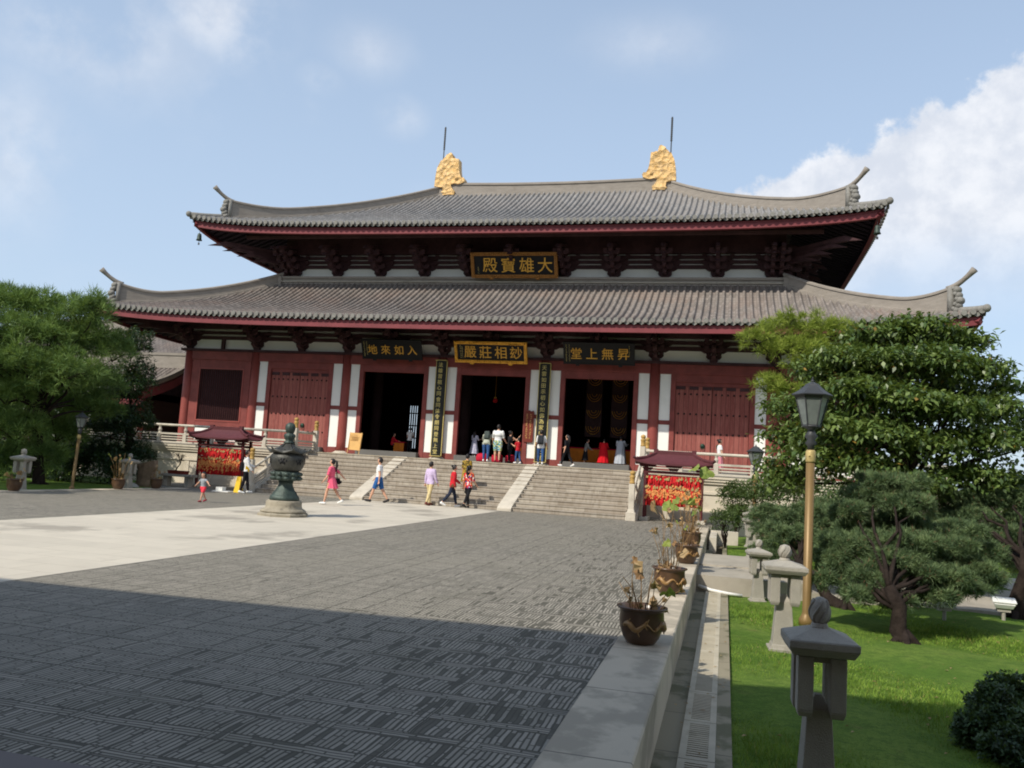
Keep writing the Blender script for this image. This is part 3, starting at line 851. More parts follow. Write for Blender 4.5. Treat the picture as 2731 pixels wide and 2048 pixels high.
b = MB(); b.bb(-16.2, 16.2, 0.2, 19.8, 8.5, 8.6); part("hall_ceiling", b, m_soffit, hall)

# ------------------------------------------------------------------ roofs
class Roof:
    def __init__(s, W, y0, xt, yt, zE, zT, up, k):
        s.W, s.y0, s.xt, s.yt, s.zE, s.zT, s.up, s.k = W, y0, xt, yt, zE, zT, up, k
    def zc(s, t): return s.zE + (s.zT - s.zE) * ((1 - s.k) * t + s.k * t * t)
    def z(s, x, t, Wd=None, xt=None):
        Wd = Wd or s.W; xt = s.xt if xt is None else xt
        xh = Wd - (Wd - xt) * t
        q = min(1.0, abs(x) / max(xh, 1e-4))
        return s.zc(t) + s.up * (1 - t) ** 1.8 * (0.25 * q ** 2 + 0.75 * q ** 7)
    def sides(s):
        """(half width, half width at the top, map(x, depth t) -> world xy)"""
        D, Dt = YC - s.y0, YC - s.yt
        f = lambda x, t: (x, s.y0 + (s.yt - s.y0) * t)
        bk = lambda x, t: (-x, 2 * YC - (s.y0 + (s.yt - s.y0) * t))
        rg = lambda u, t: (s.W - (s.W - s.xt) * t, YC + u)
        lf = lambda u, t: (-(s.W - (s.W - s.xt) * t), YC - u)
        return [(s.W, s.xt, f), (s.W, s.xt, bk), (D, Dt, rg), (D, Dt, lf)]
    def tiles(s, name, mat, p=0.30, nt=22):
        b = MB(); b.smooth = True
        prof = [(0.0, 0.0), (0.25, -0.012), (0.46, 0.0), (0.50, 0.055), (0.60, 0.105), (0.73, 0.125), (0.86, 0.105), (0.96, 0.055)]
        for W, xt, fn in s.sides():
            n = int(2 * W / p); p2 = 2 * W / n
            X = []; H = []
            for i in range(n):
                for f, h in prof: X.append(-W + (i + f - 0.0) * p2); H.append(h)
            X.append(W); H.append(0)
            rows = []
            cols = []
            for x, h in zip(X, H):
                tm = 1.0 if abs(x) <= xt else max(0.0, (W - abs(x)) / (W - xt))
                col = []
                x0, y0 = fn(x, 0.0)
                col.append((x0, y0, s.z(x, 0, W, xt) + h - 0.10))
                for j in range(nt + 1):
                    t = tm * j / nt
                    xx, yy = fn(x, t); zz = s.z(x, t, W, xt) + h
                    col.append((xx, yy, zz))
                cols.append(col)
            b.grid([list(r) for r in zip(*cols)])
            # round end tiles and hanging drip tiles along the eave
            for i in range(n):
                xc = -W + (i + 0.73) * p2
                if abs(xc) > W - 0.08: continue
                z = s.z(xc, 0, W, xt) + 0.03
                o = Vector(fn(xc, -0.012)).to_3d(); a = Vector(fn(xc + 0.1, -0.012)).to_3d(); h = (a - o).normalized()
                nrm = h.cross(Vector((0, 0, 1)))
                ring = [o + h * (0.105 * math.cos(q)) + Vector((0, 0, z + 0.105 * math.sin(q))) for q in np.linspace(0, 2 * math.pi, 11)[:-1]]
                b.cur = 1; b.smooth = False
                b.add([q + nrm * 0.03 for q in ring] + [q - nrm * 0.06 for q in ring], [tuple(range(10))[::-1]] + [(k, (k + 1) % 10, (k + 1) % 10 + 10, k + 10) for k in range(10)])
                xd = -W + (i + 0.22) * p2; zd = s.z(xd, 0, W, xt)
                o = Vector(fn(xd, -0.004)).to_3d()
                b.add([o - h * 0.13 + Vector((0, 0, zd + 0.0)), o + h * 0.13 + Vector((0, 0, zd + 0.0)), o + h * 0.10 + Vector((0, 0, zd - 0.10)), o + Vector((0, 0, zd - 0.16)), o - h * 0.10 + Vector((0, 0, zd - 0.10))], [(0, 1, 2, 3, 4)])
                b.cur = 0; b.smooth = True
        return part(name, b, [mat, m_tileend], hall)
    def under(s, ywall, drop=0.34):
        """boarding with rafters below the tiles, and the red eave board"""
        b = MB()
        for W, xt, fn in s.sides():
            tw = min(0.97, (ywall - s.y0) / (s.yt - s.y0))
            xs_ = np.concatenate([np.linspace(-W, -W + 5, 16)[:-1], np.linspace(-W + 5, W - 5, 12)[:-1], np.linspace(W - 5, W, 16)])
            rows = []
            for j in range(7):
                t0 = 0.012 + (tw - 0.012) * j / 6
                r = []
                for x in xs_:
                    tm = 1.0 if abs(x) <= xt else max(0.0, (W - abs(x)) / (W - xt))
                    t = min(t0, tm); xx, yy = fn(x, t); r.append((xx, yy, s.z(x, t, W, xt) - drop * 0.8))
                rows.append(r)
            b.grid(rows[::-1])
            n = int(2 * W / 0.42)
            for i in range(n):
                x = -W + 0.3 + (2 * W - 0.6) * i / (n - 1)
                tm = 1.0 if abs(x) <= xt else max(0.0, (W - abs(x)) / (W - xt))
                if tm < 0.06: continue
                pts = [Vector(fn(x, t) + (s.z(x, t, W, xt) - drop,)) for t in np.linspace(0.035, min(tw, tm), 4)]
                b.tube(pts, 0.065, 6)
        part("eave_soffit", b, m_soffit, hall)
        b = MB()
        for W, xt, fn in s.sides():
            xs_ = np.linspace(-W + 0.06, W - 0.06, 61)
            lo, hi, lo2 = [], [], []
            for x in xs_:
                z = s.z(x, 0, W, xt)
                o = Vector(fn(x, 0.014)).to_3d(); i_ = Vector(fn(x, 0.034)).to_3d()
                hi.append(o + Vector((0, 0, z - 0.13))); lo.append(o + Vector((0, 0, z - 0.46))); lo2.append(i_ + Vector((0, 0, z - 0.46)))
            b.grid([hi, lo, lo2])
        part("eave_board", b, m_eavered, hall)
    def hip(s, sx, back=False, s0=0.125, top=0.60, tt=1.0):
        pos = lambda t: Vector((sx * (s.W - (s.W - s.xt) * t), (2 * YC - (s.y0 + (s.yt - s.y0) * t)) if back else s.y0 + (s.yt - s.y0) * t, 0))
        zh = lambda t: s.z(s.W - (s.W - s.xt) * t, t)
        dirv = (pos(0) - pos(1)).normalized(); nrm = dirv.cross(Vector((0, 0, 1)))
        b = MB(); rows = []
        tsv = np.concatenate([np.linspace(tt, 0.4, 10)[:-1], np.linspace(0.4, s0, 12)])
        H = lambda t: top + 0.46 * max(0.0, (0.36 - t) / (0.36 - s0)) ** 1.7
        prof = [(-0.20, -0.12), (-0.20, 0.10), (-0.145, 0.12), (-0.145, None), (-0.19, None), (-0.19, 'c'), (-0.09, 'd'), (0.09, 'd'), (0.19, 'c'), (0.19, None), (0.145, None), (0.145, 0.12), (0.20, 0.10), (0.20, -0.12)]
        for t in tsv:
            P, z, h = pos(t), zh(t), H(t); r = []
            for o, q in prof:
                zz = {None: h - 0.14, 'c': h - 0.06, 'd': h}.get(q, q)
                r.append(P + nrm * o + Vector((0, 0, z + zz)))
            rows.append(r)
        b.grid(rows); n = len(prof); o = len(b.v) - n
        b.add(rows[-1], [tuple(range(n))]); b.add(rows[0], [tuple(range(n - 1, -1, -1))])
        hp = part("hip_ridge", b, m_ridge, hall)
        P, z, h = pos(s0), zh(s0), H(s0)
        b = MB(); b.smooth = True            # upturned horn
        base = P + Vector((0, 0, z + h - 0.10)) - dirv * 0.25
        hp_pts = [base + dirv * (1.05 * u) + Vector((0, 0, 0.06 * u + 0.56 * u ** 1.6)) for u in np.linspace(0, 1, 9)]
        b.tube(hp_pts, [0.13, 0.125, 0.115, 0.105, 0.10, 0.095, 0.10, 0.115, 0.14], 10)
        part("upturned_horn", b, m_ridge, hp)
        b = MB(); b.smooth = True            # guardian mask at the end
        rr = random.Random(3)
        b.bb(-0.22, 0.22, -0.02, 0.16, -0.05, h - 0.05)
        for cz, cy, r_ in ((0.82, -0.10, 0.2), (0.62, -0.16, 0.18), (0.42, -0.22, 0.2), (0.24, -0.16, 0.18), (0.08, -0.10, 0.2)):
            b.ball((0, cy, cz * h), r_, 10, 7, (1.1, 0.9, 0.8))
            for e in (-1, 1): b.ball((e * 0.15, cy + 0.04, cz * h + 0.05), 0.09, 8, 6)
        rotm = Matrix((nrm, -dirv, Vector((0, 0, 1)))).transposed()
        b.v = [tuple(rotm @ Vector(q) + P + Vector((0, 0, z)) + dirv * 0.02) for q in b.v]
        part("ridge_mask", b, m_tileend, hp)
        b = MB(); b.smooth = True            # low roll that runs on to the corner, with its knob
        b.tube([pos(t) + Vector((0, 0, zh(t) + 0.10)) for t in np.linspace(s0 - 0.01, -0.005, 6)], [0.13, 0.13, 0.13, 0.13, 0.14, 0.15], 10)
        b.ball(pos(-0.012) + Vector((0, 0, zh(0) + 0.12)), 0.15, 10, 7, (1, 1, 1.05))
        part("corner_roll", b, m_tileend, hp)
        b = MB()                              # hip beam under the corner
        b.tube([pos(t) + Vector((0, 0, zh(t) - 0.36)) for t in np.linspace(0.012, 0.5, 9)], 0.16, 4)
        part("hip_beam", b, m_eavered, hall)

LOW = Roof(19.78, -3.61, 13.1, 2.7, 7.84, 10.80, 0.58, 0.48)
UPR = Roof(16.9, -0.36, 7.1, YC, 13.10, 18.05, 0.54, 0.40)
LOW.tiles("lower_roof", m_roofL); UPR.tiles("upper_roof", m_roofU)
LOW.under(0.0); UPR.under(3.2)
for rf in (LOW, UPR):
    for s in (-1, 1):
        rf.hip(s); rf.hip(s, True)
# ridge where the lower roof meets the upper walls
b = MB()
b.bb(-13.25, 13.25, 2.55, 3.0, 10.6, 11.02); b.bb(-13.3, 13.3, 2.48, 3.02, 11.02, 11.14); b.bb(-13.3, 13.3, 2.50, 2.9, 10.72, 10.80)
for s in (-1, 1): b.bb(s * 13.25 - 0.25, s * 13.25 + 0.25, 2.4, 17.5, 10.6, 11.12)
part("wall_ridge", b, m_ridge, hall)
b = MB(); b.tube([(-13.1, 2.44, 10.86), (13.1, 2.44, 10.86)], 0.025, 6); part("lightning_cable", b, m_stone, hall)
# main ridge
b = MB(); rows = []
for x in np.linspace(-7.2, 7.2, 25):
    sag = -0.16 * (1 - (x / 7.2) ** 2)
    rows.append([(x, YC + o, 17.95 + z + sag) for o, z in ((-0.24, -0.1), (-0.24, 0.12), (-0.17, 0.14), (-0.17, 0.72), (-0.23, 0.74), (-0.23, 0.84), (-0.1, 0.92), (0.1, 0.92), (0.23, 0.84), (0.23, 0.74), (0.17, 0.72), (0.17, 0.14), (0.24, 0.12), (0.24, -0.1))])
b.grid(rows); b.add(rows[0], [tuple(range(13, -1, -1))]); b.add(rows[-1], [tuple(range(14))])
part("main_ridge", b, m_ridge, hall)
# gilded owl-tail ornaments with lightning rods
OUT = [(400, 1425), (405, 1300), (415, 1180), (425, 1120), (440, 1060), (470, 1000), (490, 950), (520, 945), (540, 915), (570, 890), (590, 850), (630, 830), (665, 812), (690, 830), (700, 870), (712, 925), (740, 915), (775, 930), (822, 935), (828, 1010), (835, 1100), (845, 1160), (858, 1215), (890, 1275), (930, 1270), (952, 1310), (940, 1350), (890, 1375), (830, 1390), (760, 1375), (700, 1380), (712, 1430), (740, 1470), (782, 1515), (770, 1578), (690, 1570), (565, 1580), (560, 1500), (550, 1440), (470, 1430)]
for s in (-1, 1):
    b = MB()
    pts = [((-7.0 + (x - 500) * 0.00352) * -s, 17.98 + (1580 - z) * 0.00352) for x, z in OUT]
    if s < 0: pts = [((-7.0 + (x - 500) * 0.00352), 17.98 + (1580 - z) * 0.00352) for x, z in OUT]
    b.prism(pts, 'y', YC - 0.30, YC + 0.30)
    cxm = sum(p[0] for p in pts) / len(pts)
    rr = random.Random(5)
    for k in range(30):                        # carved scales, fins and curls
        u, v = rr.uniform(475, 770), rr.uniform(960, 1540)
        if v > 1400 and not 570 < u < 740: continue
        if u > 800 and v < 1150: continue
        xx = (-7.0 + (u - 500) * 0.00352) * (1 if s < 0 else -1)
        for e in (-1, 1): b.ball((xx, YC + e * 0.275, 17.98 + (1580 - v) * 0.00352), rr.uniform(0.07, 0.14), 8, 5, (1.5, 0.4, 0.6), Matrix.Rotation(rr.uniform(-1, 1), 3, 'Y'))
    ex = (-7.0 + (800 - 500) * 0.00352) * (1 if s < 0 else -1)
    b.ball((ex, YC - 0.3, 17.98 + (1580 - 1290) * 0.00352), 0.11, 10, 6)
    orn = part("ridge_ornament", b, m_orn, hall)
    b = MB()
    xr = (-7.0 + (505 - 500) * 0.00352) * (1 if s < 0 else -1)
    b.tube([(xr, YC, 20.1), (xr, YC, 21.0)], 0.035, 6); b.tube([(xr, YC, 21.0), (xr, YC, 22.45)], 0.05, 6)
    for k in range(12): b.tube([(xr, YC, 21.0 + k * 0.12), (xr, YC, 21.05 + k * 0.12)], 0.065, 6)
    part("lightning_rod", b, m_lampmetal, orn)

# ------------------------------------------------------------------ upper storey wall and bracket sets
YU = 3.15
b = MB(); b.bb(-13.0, 13.0, YU, YU + 0.15, 10.7, 13.75)
for s in (-1, 1): b.bb(s * 13.0 - 0.15, s * 13.0 - 0.0 if s > 0 else s * 13.0 + 0.15, YU + 0.15, 16.8, 10.7, 13.75)
part("upper_wall", b, m_plaster, hall)
b = MB()
b.bb(-13.1, 13.1, YU - 0.16, YU, 10.9, 11.17); b.bb(-13.1, 13.1, YU - 0.12, YU, 11.70, 11.88); b.bb(-13.1, 13.1, YU - 0.12, YU, 11.96, 12.12)
b.bb(-13.1, 13.1, YU - 0.12, YU, 12.2, 12.36); b.bb(-13.1, 13.1, YU - 0.3, YU, 12.44, 13.7)
part("frieze_beam", b, m_timber, hall)
def bracket(levels, corner=0):
    """stepped timber bracket set, built at its foot, projecting towards -y"""
    b = MB()
    def arm_x(z, L, y, h=0.17, d=0.15):
        q = L / 2
        b.prism([(-q, z + h), (-q, z + h * 0.55), (-q * 0.72, z), (q * 0.72, z), (q, z + h * 0.55), (q, z + h)], 'y', y - d / 2, y + d / 2)
    def arm_y(z, y1, h=0.17, d=0.17):
        b.prism([(0.1, z), (0.1, z + h), (-y1, z + h), (-y1, z + h * 0.5), (-y1 + 0.15, z)], 'x', -d / 2, d / 2)
    def dou(x, y, z, w=0.2): b.box((x, y, z + 0.045), (w * 0.8, w * 0.8, 0.09), taper=1.3)
    b.box((0, 0, 0.07), (0.30, 0.30, 0.14), taper=1.3)
    z = 0.14
    for k in range(levels):
        L = (0.66, 1.15, 1.45, 1.5)[k]
        y1 = 0.42 * (k + 1)
        arm_y(z, y1 + 0.12)
        arm_x(z + 0.002, L, 0.0)
        for x in (-L / 2 + 0.1, 0, L / 2 - 0.1): dou(x, 0, z + 0.17)
        if k > 0:
            arm_x(z + 0.003, 0.8, -0.42 * k)
            for x in (-0.3, 0, 0.3): dou(x, -0.42 * k, z + 0.17)
        dou(0, -y1, z + 0.17)
        z += 0.27
    for k in range(max(0, levels - 1)):           # slanting beaked levers
        z0 = 0.62 + 0.25 * k
        yb = 0.85 + 0.42 * k
        b.prism([(0.2, z0 + 0.75), (0.2, z0 + 0.57), (-yb - 0.55, z0 - 0.06), (-yb - 0.35, z0 + 0.14)], 'x', -0.09, 0.09)
    return b
bl = bracket(3); me_l = bl.mesh("bracket_set", m_timber)
bu = bracket(4); me_u = bu.mesh("bracket_set", m_timber)
def putb(me, x, y, z, rz=0, sc=1):
    o = link("bracket_set", me, hall)
    o.location = (x, y - YC, z - ZP); o.rotation_euler = (0, 0, rz); o.scale = (sc, 1, 1)
for x in (0, 2.51, 5.0, 7.5, 10.02, 12.54):
    for s in ((-1, 1) if x else (1,)): putb(me_l, s * x, 0.0, 6.70)
for x in (0, 2.5, 5.0, 7.5, 10.0, 12.5):
    for s in ((-1, 1) if x else (1,)): putb(me_u, s * x, YU - 0.1, 11.17)
for s in (-1, 1):
    for yy in (3.9, 7, 9.98, 13, 16): putb(me_l, s * 16.43, yy, 6.70, s * math.pi / 2)
    for yy in (5.5, 8, 10.5, 13): putb(me_u, s * 13.0, yy, 11.17, s * math.pi / 2)
    for (x, y, z, me) in ((16.43, 0, 6.70, me_l), (12.9, YU, 11.17, me_u)):
        putb(me, s * x, y, z); putb(me, s * x, y, z, s * math.pi / 2)
        b = MB()                                # diagonal corner levers with pointed tips
        for k in range(4):
            r0, z0 = 1.35 + 0.75 * k, z + 0.52 + 0.16 * k
            d = Vector((s * 0.7071, -0.7071, 0)); P0 = Vector((s * x, y, z0 + 0.25)); nrm = d.cross(Vector((0, 0, 1)))
            A = P0 + d * r0
            tip = P0 + d * (r0 + 0.85) + Vector((0, 0, -0.22))
            q = []
            for o in (-0.1, 0.1):
                q += [P0 + nrm * o + Vector((0, 0, 0.1)), P0 + nrm * o + Vector((0, 0, -0.14)), A + nrm * o + Vector((0, 0, -0.10)), tip + nrm * o * 0.3, A + nrm * o + Vector((0, 0, 0.14))]
            b.add(q, [(0, 1, 2, 3, 4), (9, 8, 7, 6, 5)] + [(i, i + 5, (i + 1) % 5 + 5, (i + 1) % 5) for i in range(5)])
        part("corner_lever", b, m_timber, hall)
b = MB()
b.tube([(-18.0, -1.75, 8.12), (18.0, -1.75, 8.12)], 0.15, 8); b.tube([(-14.6, 1.35, 13.02), (14.6, 1.35, 13.02)], 0.15, 8)
part("eave_purlin", b, m_timber, hall)

# ------------------------------------------------------------------ plaques
def plaque(label, x, y, z, w, h, tilt, chars, framed, size, small=(), strokes=None, off=0.0):
    t = thing("name_plaque", (x, y, z), label, "plaque", "black name plaques under the eaves")
    t.rotation_euler = (tilt, 0, 0)
    b = MB(); b.bb(-w / 2, w / 2, -0.04, 0.04, -h / 2, h / 2)
    part("board", b, m_black, t, world=False)
    if framed:
        b = MB(); f = framed
        for a in ((-w / 2 - 0.02, w / 2 + 0.02, h / 2 - f, h / 2 + 0.02), (-w / 2 - 0.02, w / 2 + 0.02, -h / 2 - 0.02, -h / 2 + f)):
            b.bb(a[0], a[1], -0.10, 0.05, a[2], a[3])
        for a in ((-w / 2 - 0.018, -w / 2 + f), (w / 2 - f, w / 2 + 0.018)): b.bb(a[0], a[1], -0.098, 0.048, -h / 2 + f, h / 2 - f)
        rr = random.Random(2)
        n = int(w / 0.11)
        for k in range(n):
            for zz in (h / 2 - f / 2, -h / 2 + f / 2): b.ball((-w / 2 + 0.06 + k * (w - 0.12) / (n - 1), -0.10, zz + rr.uniform(-0.03, 0.03)), rr.uniform(0.03, 0.06), 6, 4)
        n = int(h / 0.11)
        for k in range(n):
            for xx in (-w / 2 + f / 2, w / 2 - f / 2): b.ball((xx + rr.uniform(-0.03, 0.03), -0.10, -h / 2 + 0.06 + k * (h - 0.12) / (n - 1)), rr.uniform(0.03, 0.055), 6, 4)
        for xx in (-w * 0.27, w * 0.27): b.ball((xx, -0.04, -h / 2 - 0.05), 0.09, 10, 6, (1.4, 0.8, 0.8))
        part("carved_frame", b, m_framegold if framed > 0.13 else m_gold, t, world=False)
    else:
        b = MB()
        for q in ((-w / 2 - 0.01, w / 2 + 0.01, h / 2 - 0.04, h / 2 + 0.01), (-w / 2 - 0.01, w / 2 + 0.01, -h / 2 - 0.01, -h / 2 + 0.04)): b.bb(q[0], q[1], -0.06, 0.045, q[2], q[3])
        for xx in (-w * 0.3, w * 0.3): b.bb(xx - 0.08, xx + 0.08, -0.05, 0.03, -h / 2 - 0.09, -h / 2)
        part("rim", b, m_black, t, world=False)
    b = MB()
    n = len(chars); span = w * (0.64 if framed else 0.66)
    for i, ch in enumerate(chars):
        vs, fs = glyphs(ch, size, 0.012)
        xx = off + (i - (n - 1) / 2) * span / (n - 1)
        b.add([q + Vector((xx, -0.055, 0)) for q in vs], fs)
    part("lettering", b, m_letter, t, world=False)
    if small:
        b = MB(); rr = random.Random(9)
        for xx, z0, z1, ww in small:               # faint columns of tiny brush writing
            zz = z0
            while zz > z1:
                for k in range(3):
                    b.box((xx + rr.uniform(-0.3, 0.3) * ww, -0.045, zz + rr.uniform(-0.3, 0.3) * ww), (ww * rr.uniform(0.4, 0.9), 0.008, ww * 0.16), Matrix.Rotation(rr.choice((0, 0.1, 1.5, 0.7)), 3, 'Y'))
                zz -= ww * 1.25
        part("small_inscription", b, m_letterpale, t, world=False)
plaque("largest black plaque with four gold characters and a carved gilt frame under the upper eave", 0.12, 2.0, 11.63, 4.42, 1.25, R(24), "殿寶雄大", 0.15, 0.80, ((-1.86, -0.12, -0.42, 0.07),), off=0.18)
plaque("gold-framed black plaque over the middle doorway under the lower eave", 0.05, -0.92, 6.80, 3.42, 0.98, R(24), "嚴莊相玅", 0.115, 0.62, ((-1.44, 0.30, -0.30, 0.065), (-1.36, 0.24, -0.32, 0.05)), off=0.12)
plaque("unframed black plaque over the left doorway, next to the closed red doors", -4.85, -0.92, 6.80, 3.05, 0.95, R(24), "地來如入", 0, 0.50, ((-1.38, 0.36, -0.36, 0.05), (-1.24, 0.36, -0.32, 0.05)), off=0.05)
plaque("unframed black plaque over the right doorway, farthest along the row", 5.05, -0.92, 6.86, 3.2, 1.0, R(24), "堂上無昇", 0, 0.56, ((-1.46, 0.38, -0.40, 0.05), (-1.32, 0.38, -0.40, 0.05), (1.36, 0.38, -0.10, 0.045)), off=0.05)
def couplet(label, x, text, zt, zb):
    t = thing("couplet_board", (x, -0.34, zb), label, "couplet board", "tall couplet boards")
    b = MB(); b.smooth = True
    pr = [(0.29 * math.sin(a), -0.29 * math.cos(a) + 0.22) for a in np.linspace(-1.15, 1.15, 9)]
    prf = pr + [(q[0] * 0.9, q[1] + 0.035) for q in pr[::-1]]
    b.smooth = False
    b.prism(prf, 'z', 0, zt - zb)
    part("board", b, m_boardgrey, t, world=False)
    b = MB(); H = zt - zb
    for xx in (-0.262, 0.262): b.bb(xx - 0.012, xx + 0.012, 0.05, 0.12, 0, H)
    for zz in (0.0, H): b.bb(-0.27, 0.27, -0.09, 0.10, zz - 0.012, zz + 0.012)
    part("rim", b, m_letterpale, t, world=False)
    b = MB(); n = len(text)
    for i, ch in enumerate(text):
        vs, fs = glyphs(ch, 0.235, 0.012)
        b.add([q + Vector((0, -0.085, H - 0.22 - i * (H - 0.42) / (n - 1))) for q in vs], fs)
    part("lettering", b, m_letterpale, t, world=False)
couplet("tall narrow board of pale characters on the red column left of the middle doorway", -2.51, "法雄習祖心同會同体令朗同登無上堂", 6.42, 1.90)
couplet("tall narrow board of pale characters on the red column right of the middle doorway", 2.51, "天雲如田示初心如佛為家印心同上堂", 6.42, 1.90)
t = thing("notice_plaque", (1.86, -0.12, 3.5), "small red-brown sign hung on the white wall strip right of the middle doorway", "sign")
b = MB(); b.prism([(-0.2, -0.72), (0.2, -0.72), (0.22, -0.6), (0.22, 0.6), (0.2, 0.74), (0.08, 0.7), (0, 0.76), (-0.08, 0.7), (-0.2, 0.74), (-0.22, 0.6), (-0.22, -0.6)], 'y', -0.03, 0.03)
part("board", b, m_plaqred, t, world=False)
b = MB(); rr = random.Random(4)
for xx in (-0.09, 0.09):
    for k in range(13):
        for q in range(3): b.box((xx + rr.uniform(-0.03, 0.03), -0.034, 0.56 - k * 0.09 + rr.uniform(-0.02, 0.02)), (0.07, 0.008, 0.012), Matrix.Rotation(rr.choice((0, 1.5, 0.5)), 3, 'Y'))
part("small_inscription", b, m_wood, t, world=False)
# wind bells hanging from the corners
def bell(label, x, y, z):
    t = thing("wind_bell", (x, y, z), label, "wind bell", "bronze wind bells under the roof corners")
    b = MB(); b.smooth = True
    b.lathe([(0.04, 0), (0.09, -0.03), (0.11, -0.15), (0.12, -0.30), (0.16, -0.38), (0.14, -0.38), (0.10, -0.30), (0.0, -0.05)], (0, 0, 0), 12)
    part("bell", b, m_bronze, t, world=False)
    b = MB(); b.tube([(0, 0, 0), (0, 0, 0.38)], 0.012, 5); b.tube([(0, 0, -0.1), (0, 0, -0.5)], 0.01, 5); b.bb(-0.05, 0.05, -0.004, 0.004, -0.62, -0.5)
    part("chain", b, m_lampmetal, t, world=False)
bell("bronze wind bell under the upper roof corner above the left pine tree", -16.62, 0.02, 12.85)
bell("bronze wind bell under the upper roof corner in front of the white cloud", 16.62, 0.02, 12.85)
bell("bronze wind bell under the lower roof corner half hidden by the big leafy tree", 19.5, -3.15, 7.62)
bell("bronze wind bell under the lower roof corner behind the pine crown", -19.5, -3.15, 7.62)

# ------------------------------------------------------------------ things inside the doorways
def counter(label, x0, x1, y, h=0.78):
    t = thing("altar_table", ((x0 + x1) / 2, y, 1.96), label, "altar table", "cloth-draped altar tables")
    b = MB(); n = int((x1 - x0) / 0.06); g0, g1 = [], []
    for i in range(n + 1):
        x = x0 + (x1 - x0) * i / n; f = 0.025 * math.sin(i * 1.9) + 0.012 * math.sin(i * 0.7)
        g0.append((x, y - 0.3, 1.96 + h)); g1.append((x, y - 0.3 - 0.03 + f, 1.98))
    b.smooth = True; b.grid([g0, g1]); b.smooth = False
    part("front_cloth", b, m_orange, t)
    b = MB(); b.bb(x0 - 0.02, x1 + 0.02, y - 0.34, y + 0.3, 1.96 + h, 1.96 + h + 0.05); part("table_top", b, m_cush, t)
    b = MB(); b.bb(x0 + 0.03, x1 - 0.03, y - 0.25, y + 0.28, 1.96, 1.96 + h - 0.01); part("table_body", b, m_plaqred, t)
counter("long orange-draped table inside the right doorway", 3.4, 6.7, 2.5, 0.72)
counter("short orange-draped table inside the middle doorway by the boy in red", 1.1, 1.95, 1.7, 0.6)
counter("orange-draped table inside the left doorway beside the seated woman", -5.5, -4.95, 2.1, 0.5)
for x, y, r_, lab in ((0.05, -1.15, 0.30, "crimson kneeling cushion left of the man with the backpack bowing"), (0.75, -1.2, 0.26, "crimson kneeling cushion between the bowing man and the patterned shorts"), (1.35, -1.1, 0.26, "bright red kneeling cushion right of the patterned shorts")):
    b = MB(); b.smooth = True; b.lathe([(0.0, 0), (r_ * 0.9, 0), (r_, 0.08), (r_ * 1.02, 0.2), (r_ * 0.9, 0.32), (r_ * 0.4, 0.38), (0, 0.38)], (0, 0, 0), 20)
    solo("kneeling_cushion", b, m_cush, lab, "cushion", "kneeling cushions on the terrace", loc=(x, y, ZP + 0.03))
t = thing("hanging_lantern", (-0.75, 3.2, 4.9), "small red lantern hanging inside the dark middle doorway", "lantern")
b = MB(); b.smooth = True; b.lathe([(0.06, -0.12), (0.12, -0.05), (0.12, 0.05), (0.06, 0.12)], (0, 0, 0), 16); part("lantern_body", b, m_ribbon, t, world=False)  # plain red body without emission
b = MB(); b.tube([(0, 0, 0.2), (0, 0, 3.6)], 0.012, 5); b.lathe([(0.08, 0.12), (0.08, 0.16), (0.02, 0.2)], (0, 0, 0), 12); part("hanger", b, m_gold, t, world=False)
for x, lab in ((4.35, "dark embroidered banner hanging at the left of the right doorway's gloom"), (5.6, "dark embroidered banner hanging in the middle of the right doorway's gloom")):
    t = thing("temple_banner", (x, 3.0, 5.2), lab, "banner", "hanging temple banners")
    b = MB(); b.bb(x - 0.4, x + 0.4, 2.98, 3.02, 3.3, 8.4); part("cloth", b, m_inside, t)
    b = MB()
    for k in range(5):
        for q in (0.12, 0.24, 0.34):
            b.tube([(x + q * math.cos(a), 2.96, 7.0 - k * 0.8 + 1.1 * q * math.sin(a)) for a in np.linspace(math.pi, 2 * math.pi, 9)], 0.014, 4)
    part("gold_trim", b, m_gold, t)
t = thing("notice_board", (-5.85, -2.0, ZP), "light wooden notice board on an easel beside the left doorway", "notice board")
b = MB(); b.box((-5.85, -2.0, 2.33), (0.62, 0.03, 0.80), ymat(-0.12) @ Matrix.Rotation(0.03, 3, 'Y')); part("board", b, m_wood, t)
b = MB(); rr = random.Random(8)
for k in range(8): b.box((-5.88 + rr.uniform(-0.02, 0.02), -2.03 + 0.0 - 0.012 * (k - 4) * -1 * 0.8, 2.62 - k * 0.05), (0.38 + rr.uniform(-0.08, 0.05), 0.004, 0.012), ymat(-0.12))
b.box((-5.68, -2.005 - 0.022, 2.16), (0.1, 0.004, 0.16), ymat(-0.12)); part("printed_notice", b, m_framegold, t)
b = MB()
for xx in (-6.14, -5.56): b.tube([(xx, -1.95, 2.75), (xx, -2.14, ZP + 0.03)], 0.018, 6)
b.tube([(-5.85, -1.94, 2.6), (-5.85, -1.6, ZP + 0.03)], 0.018, 6); part("easel", b, m_wood, t)

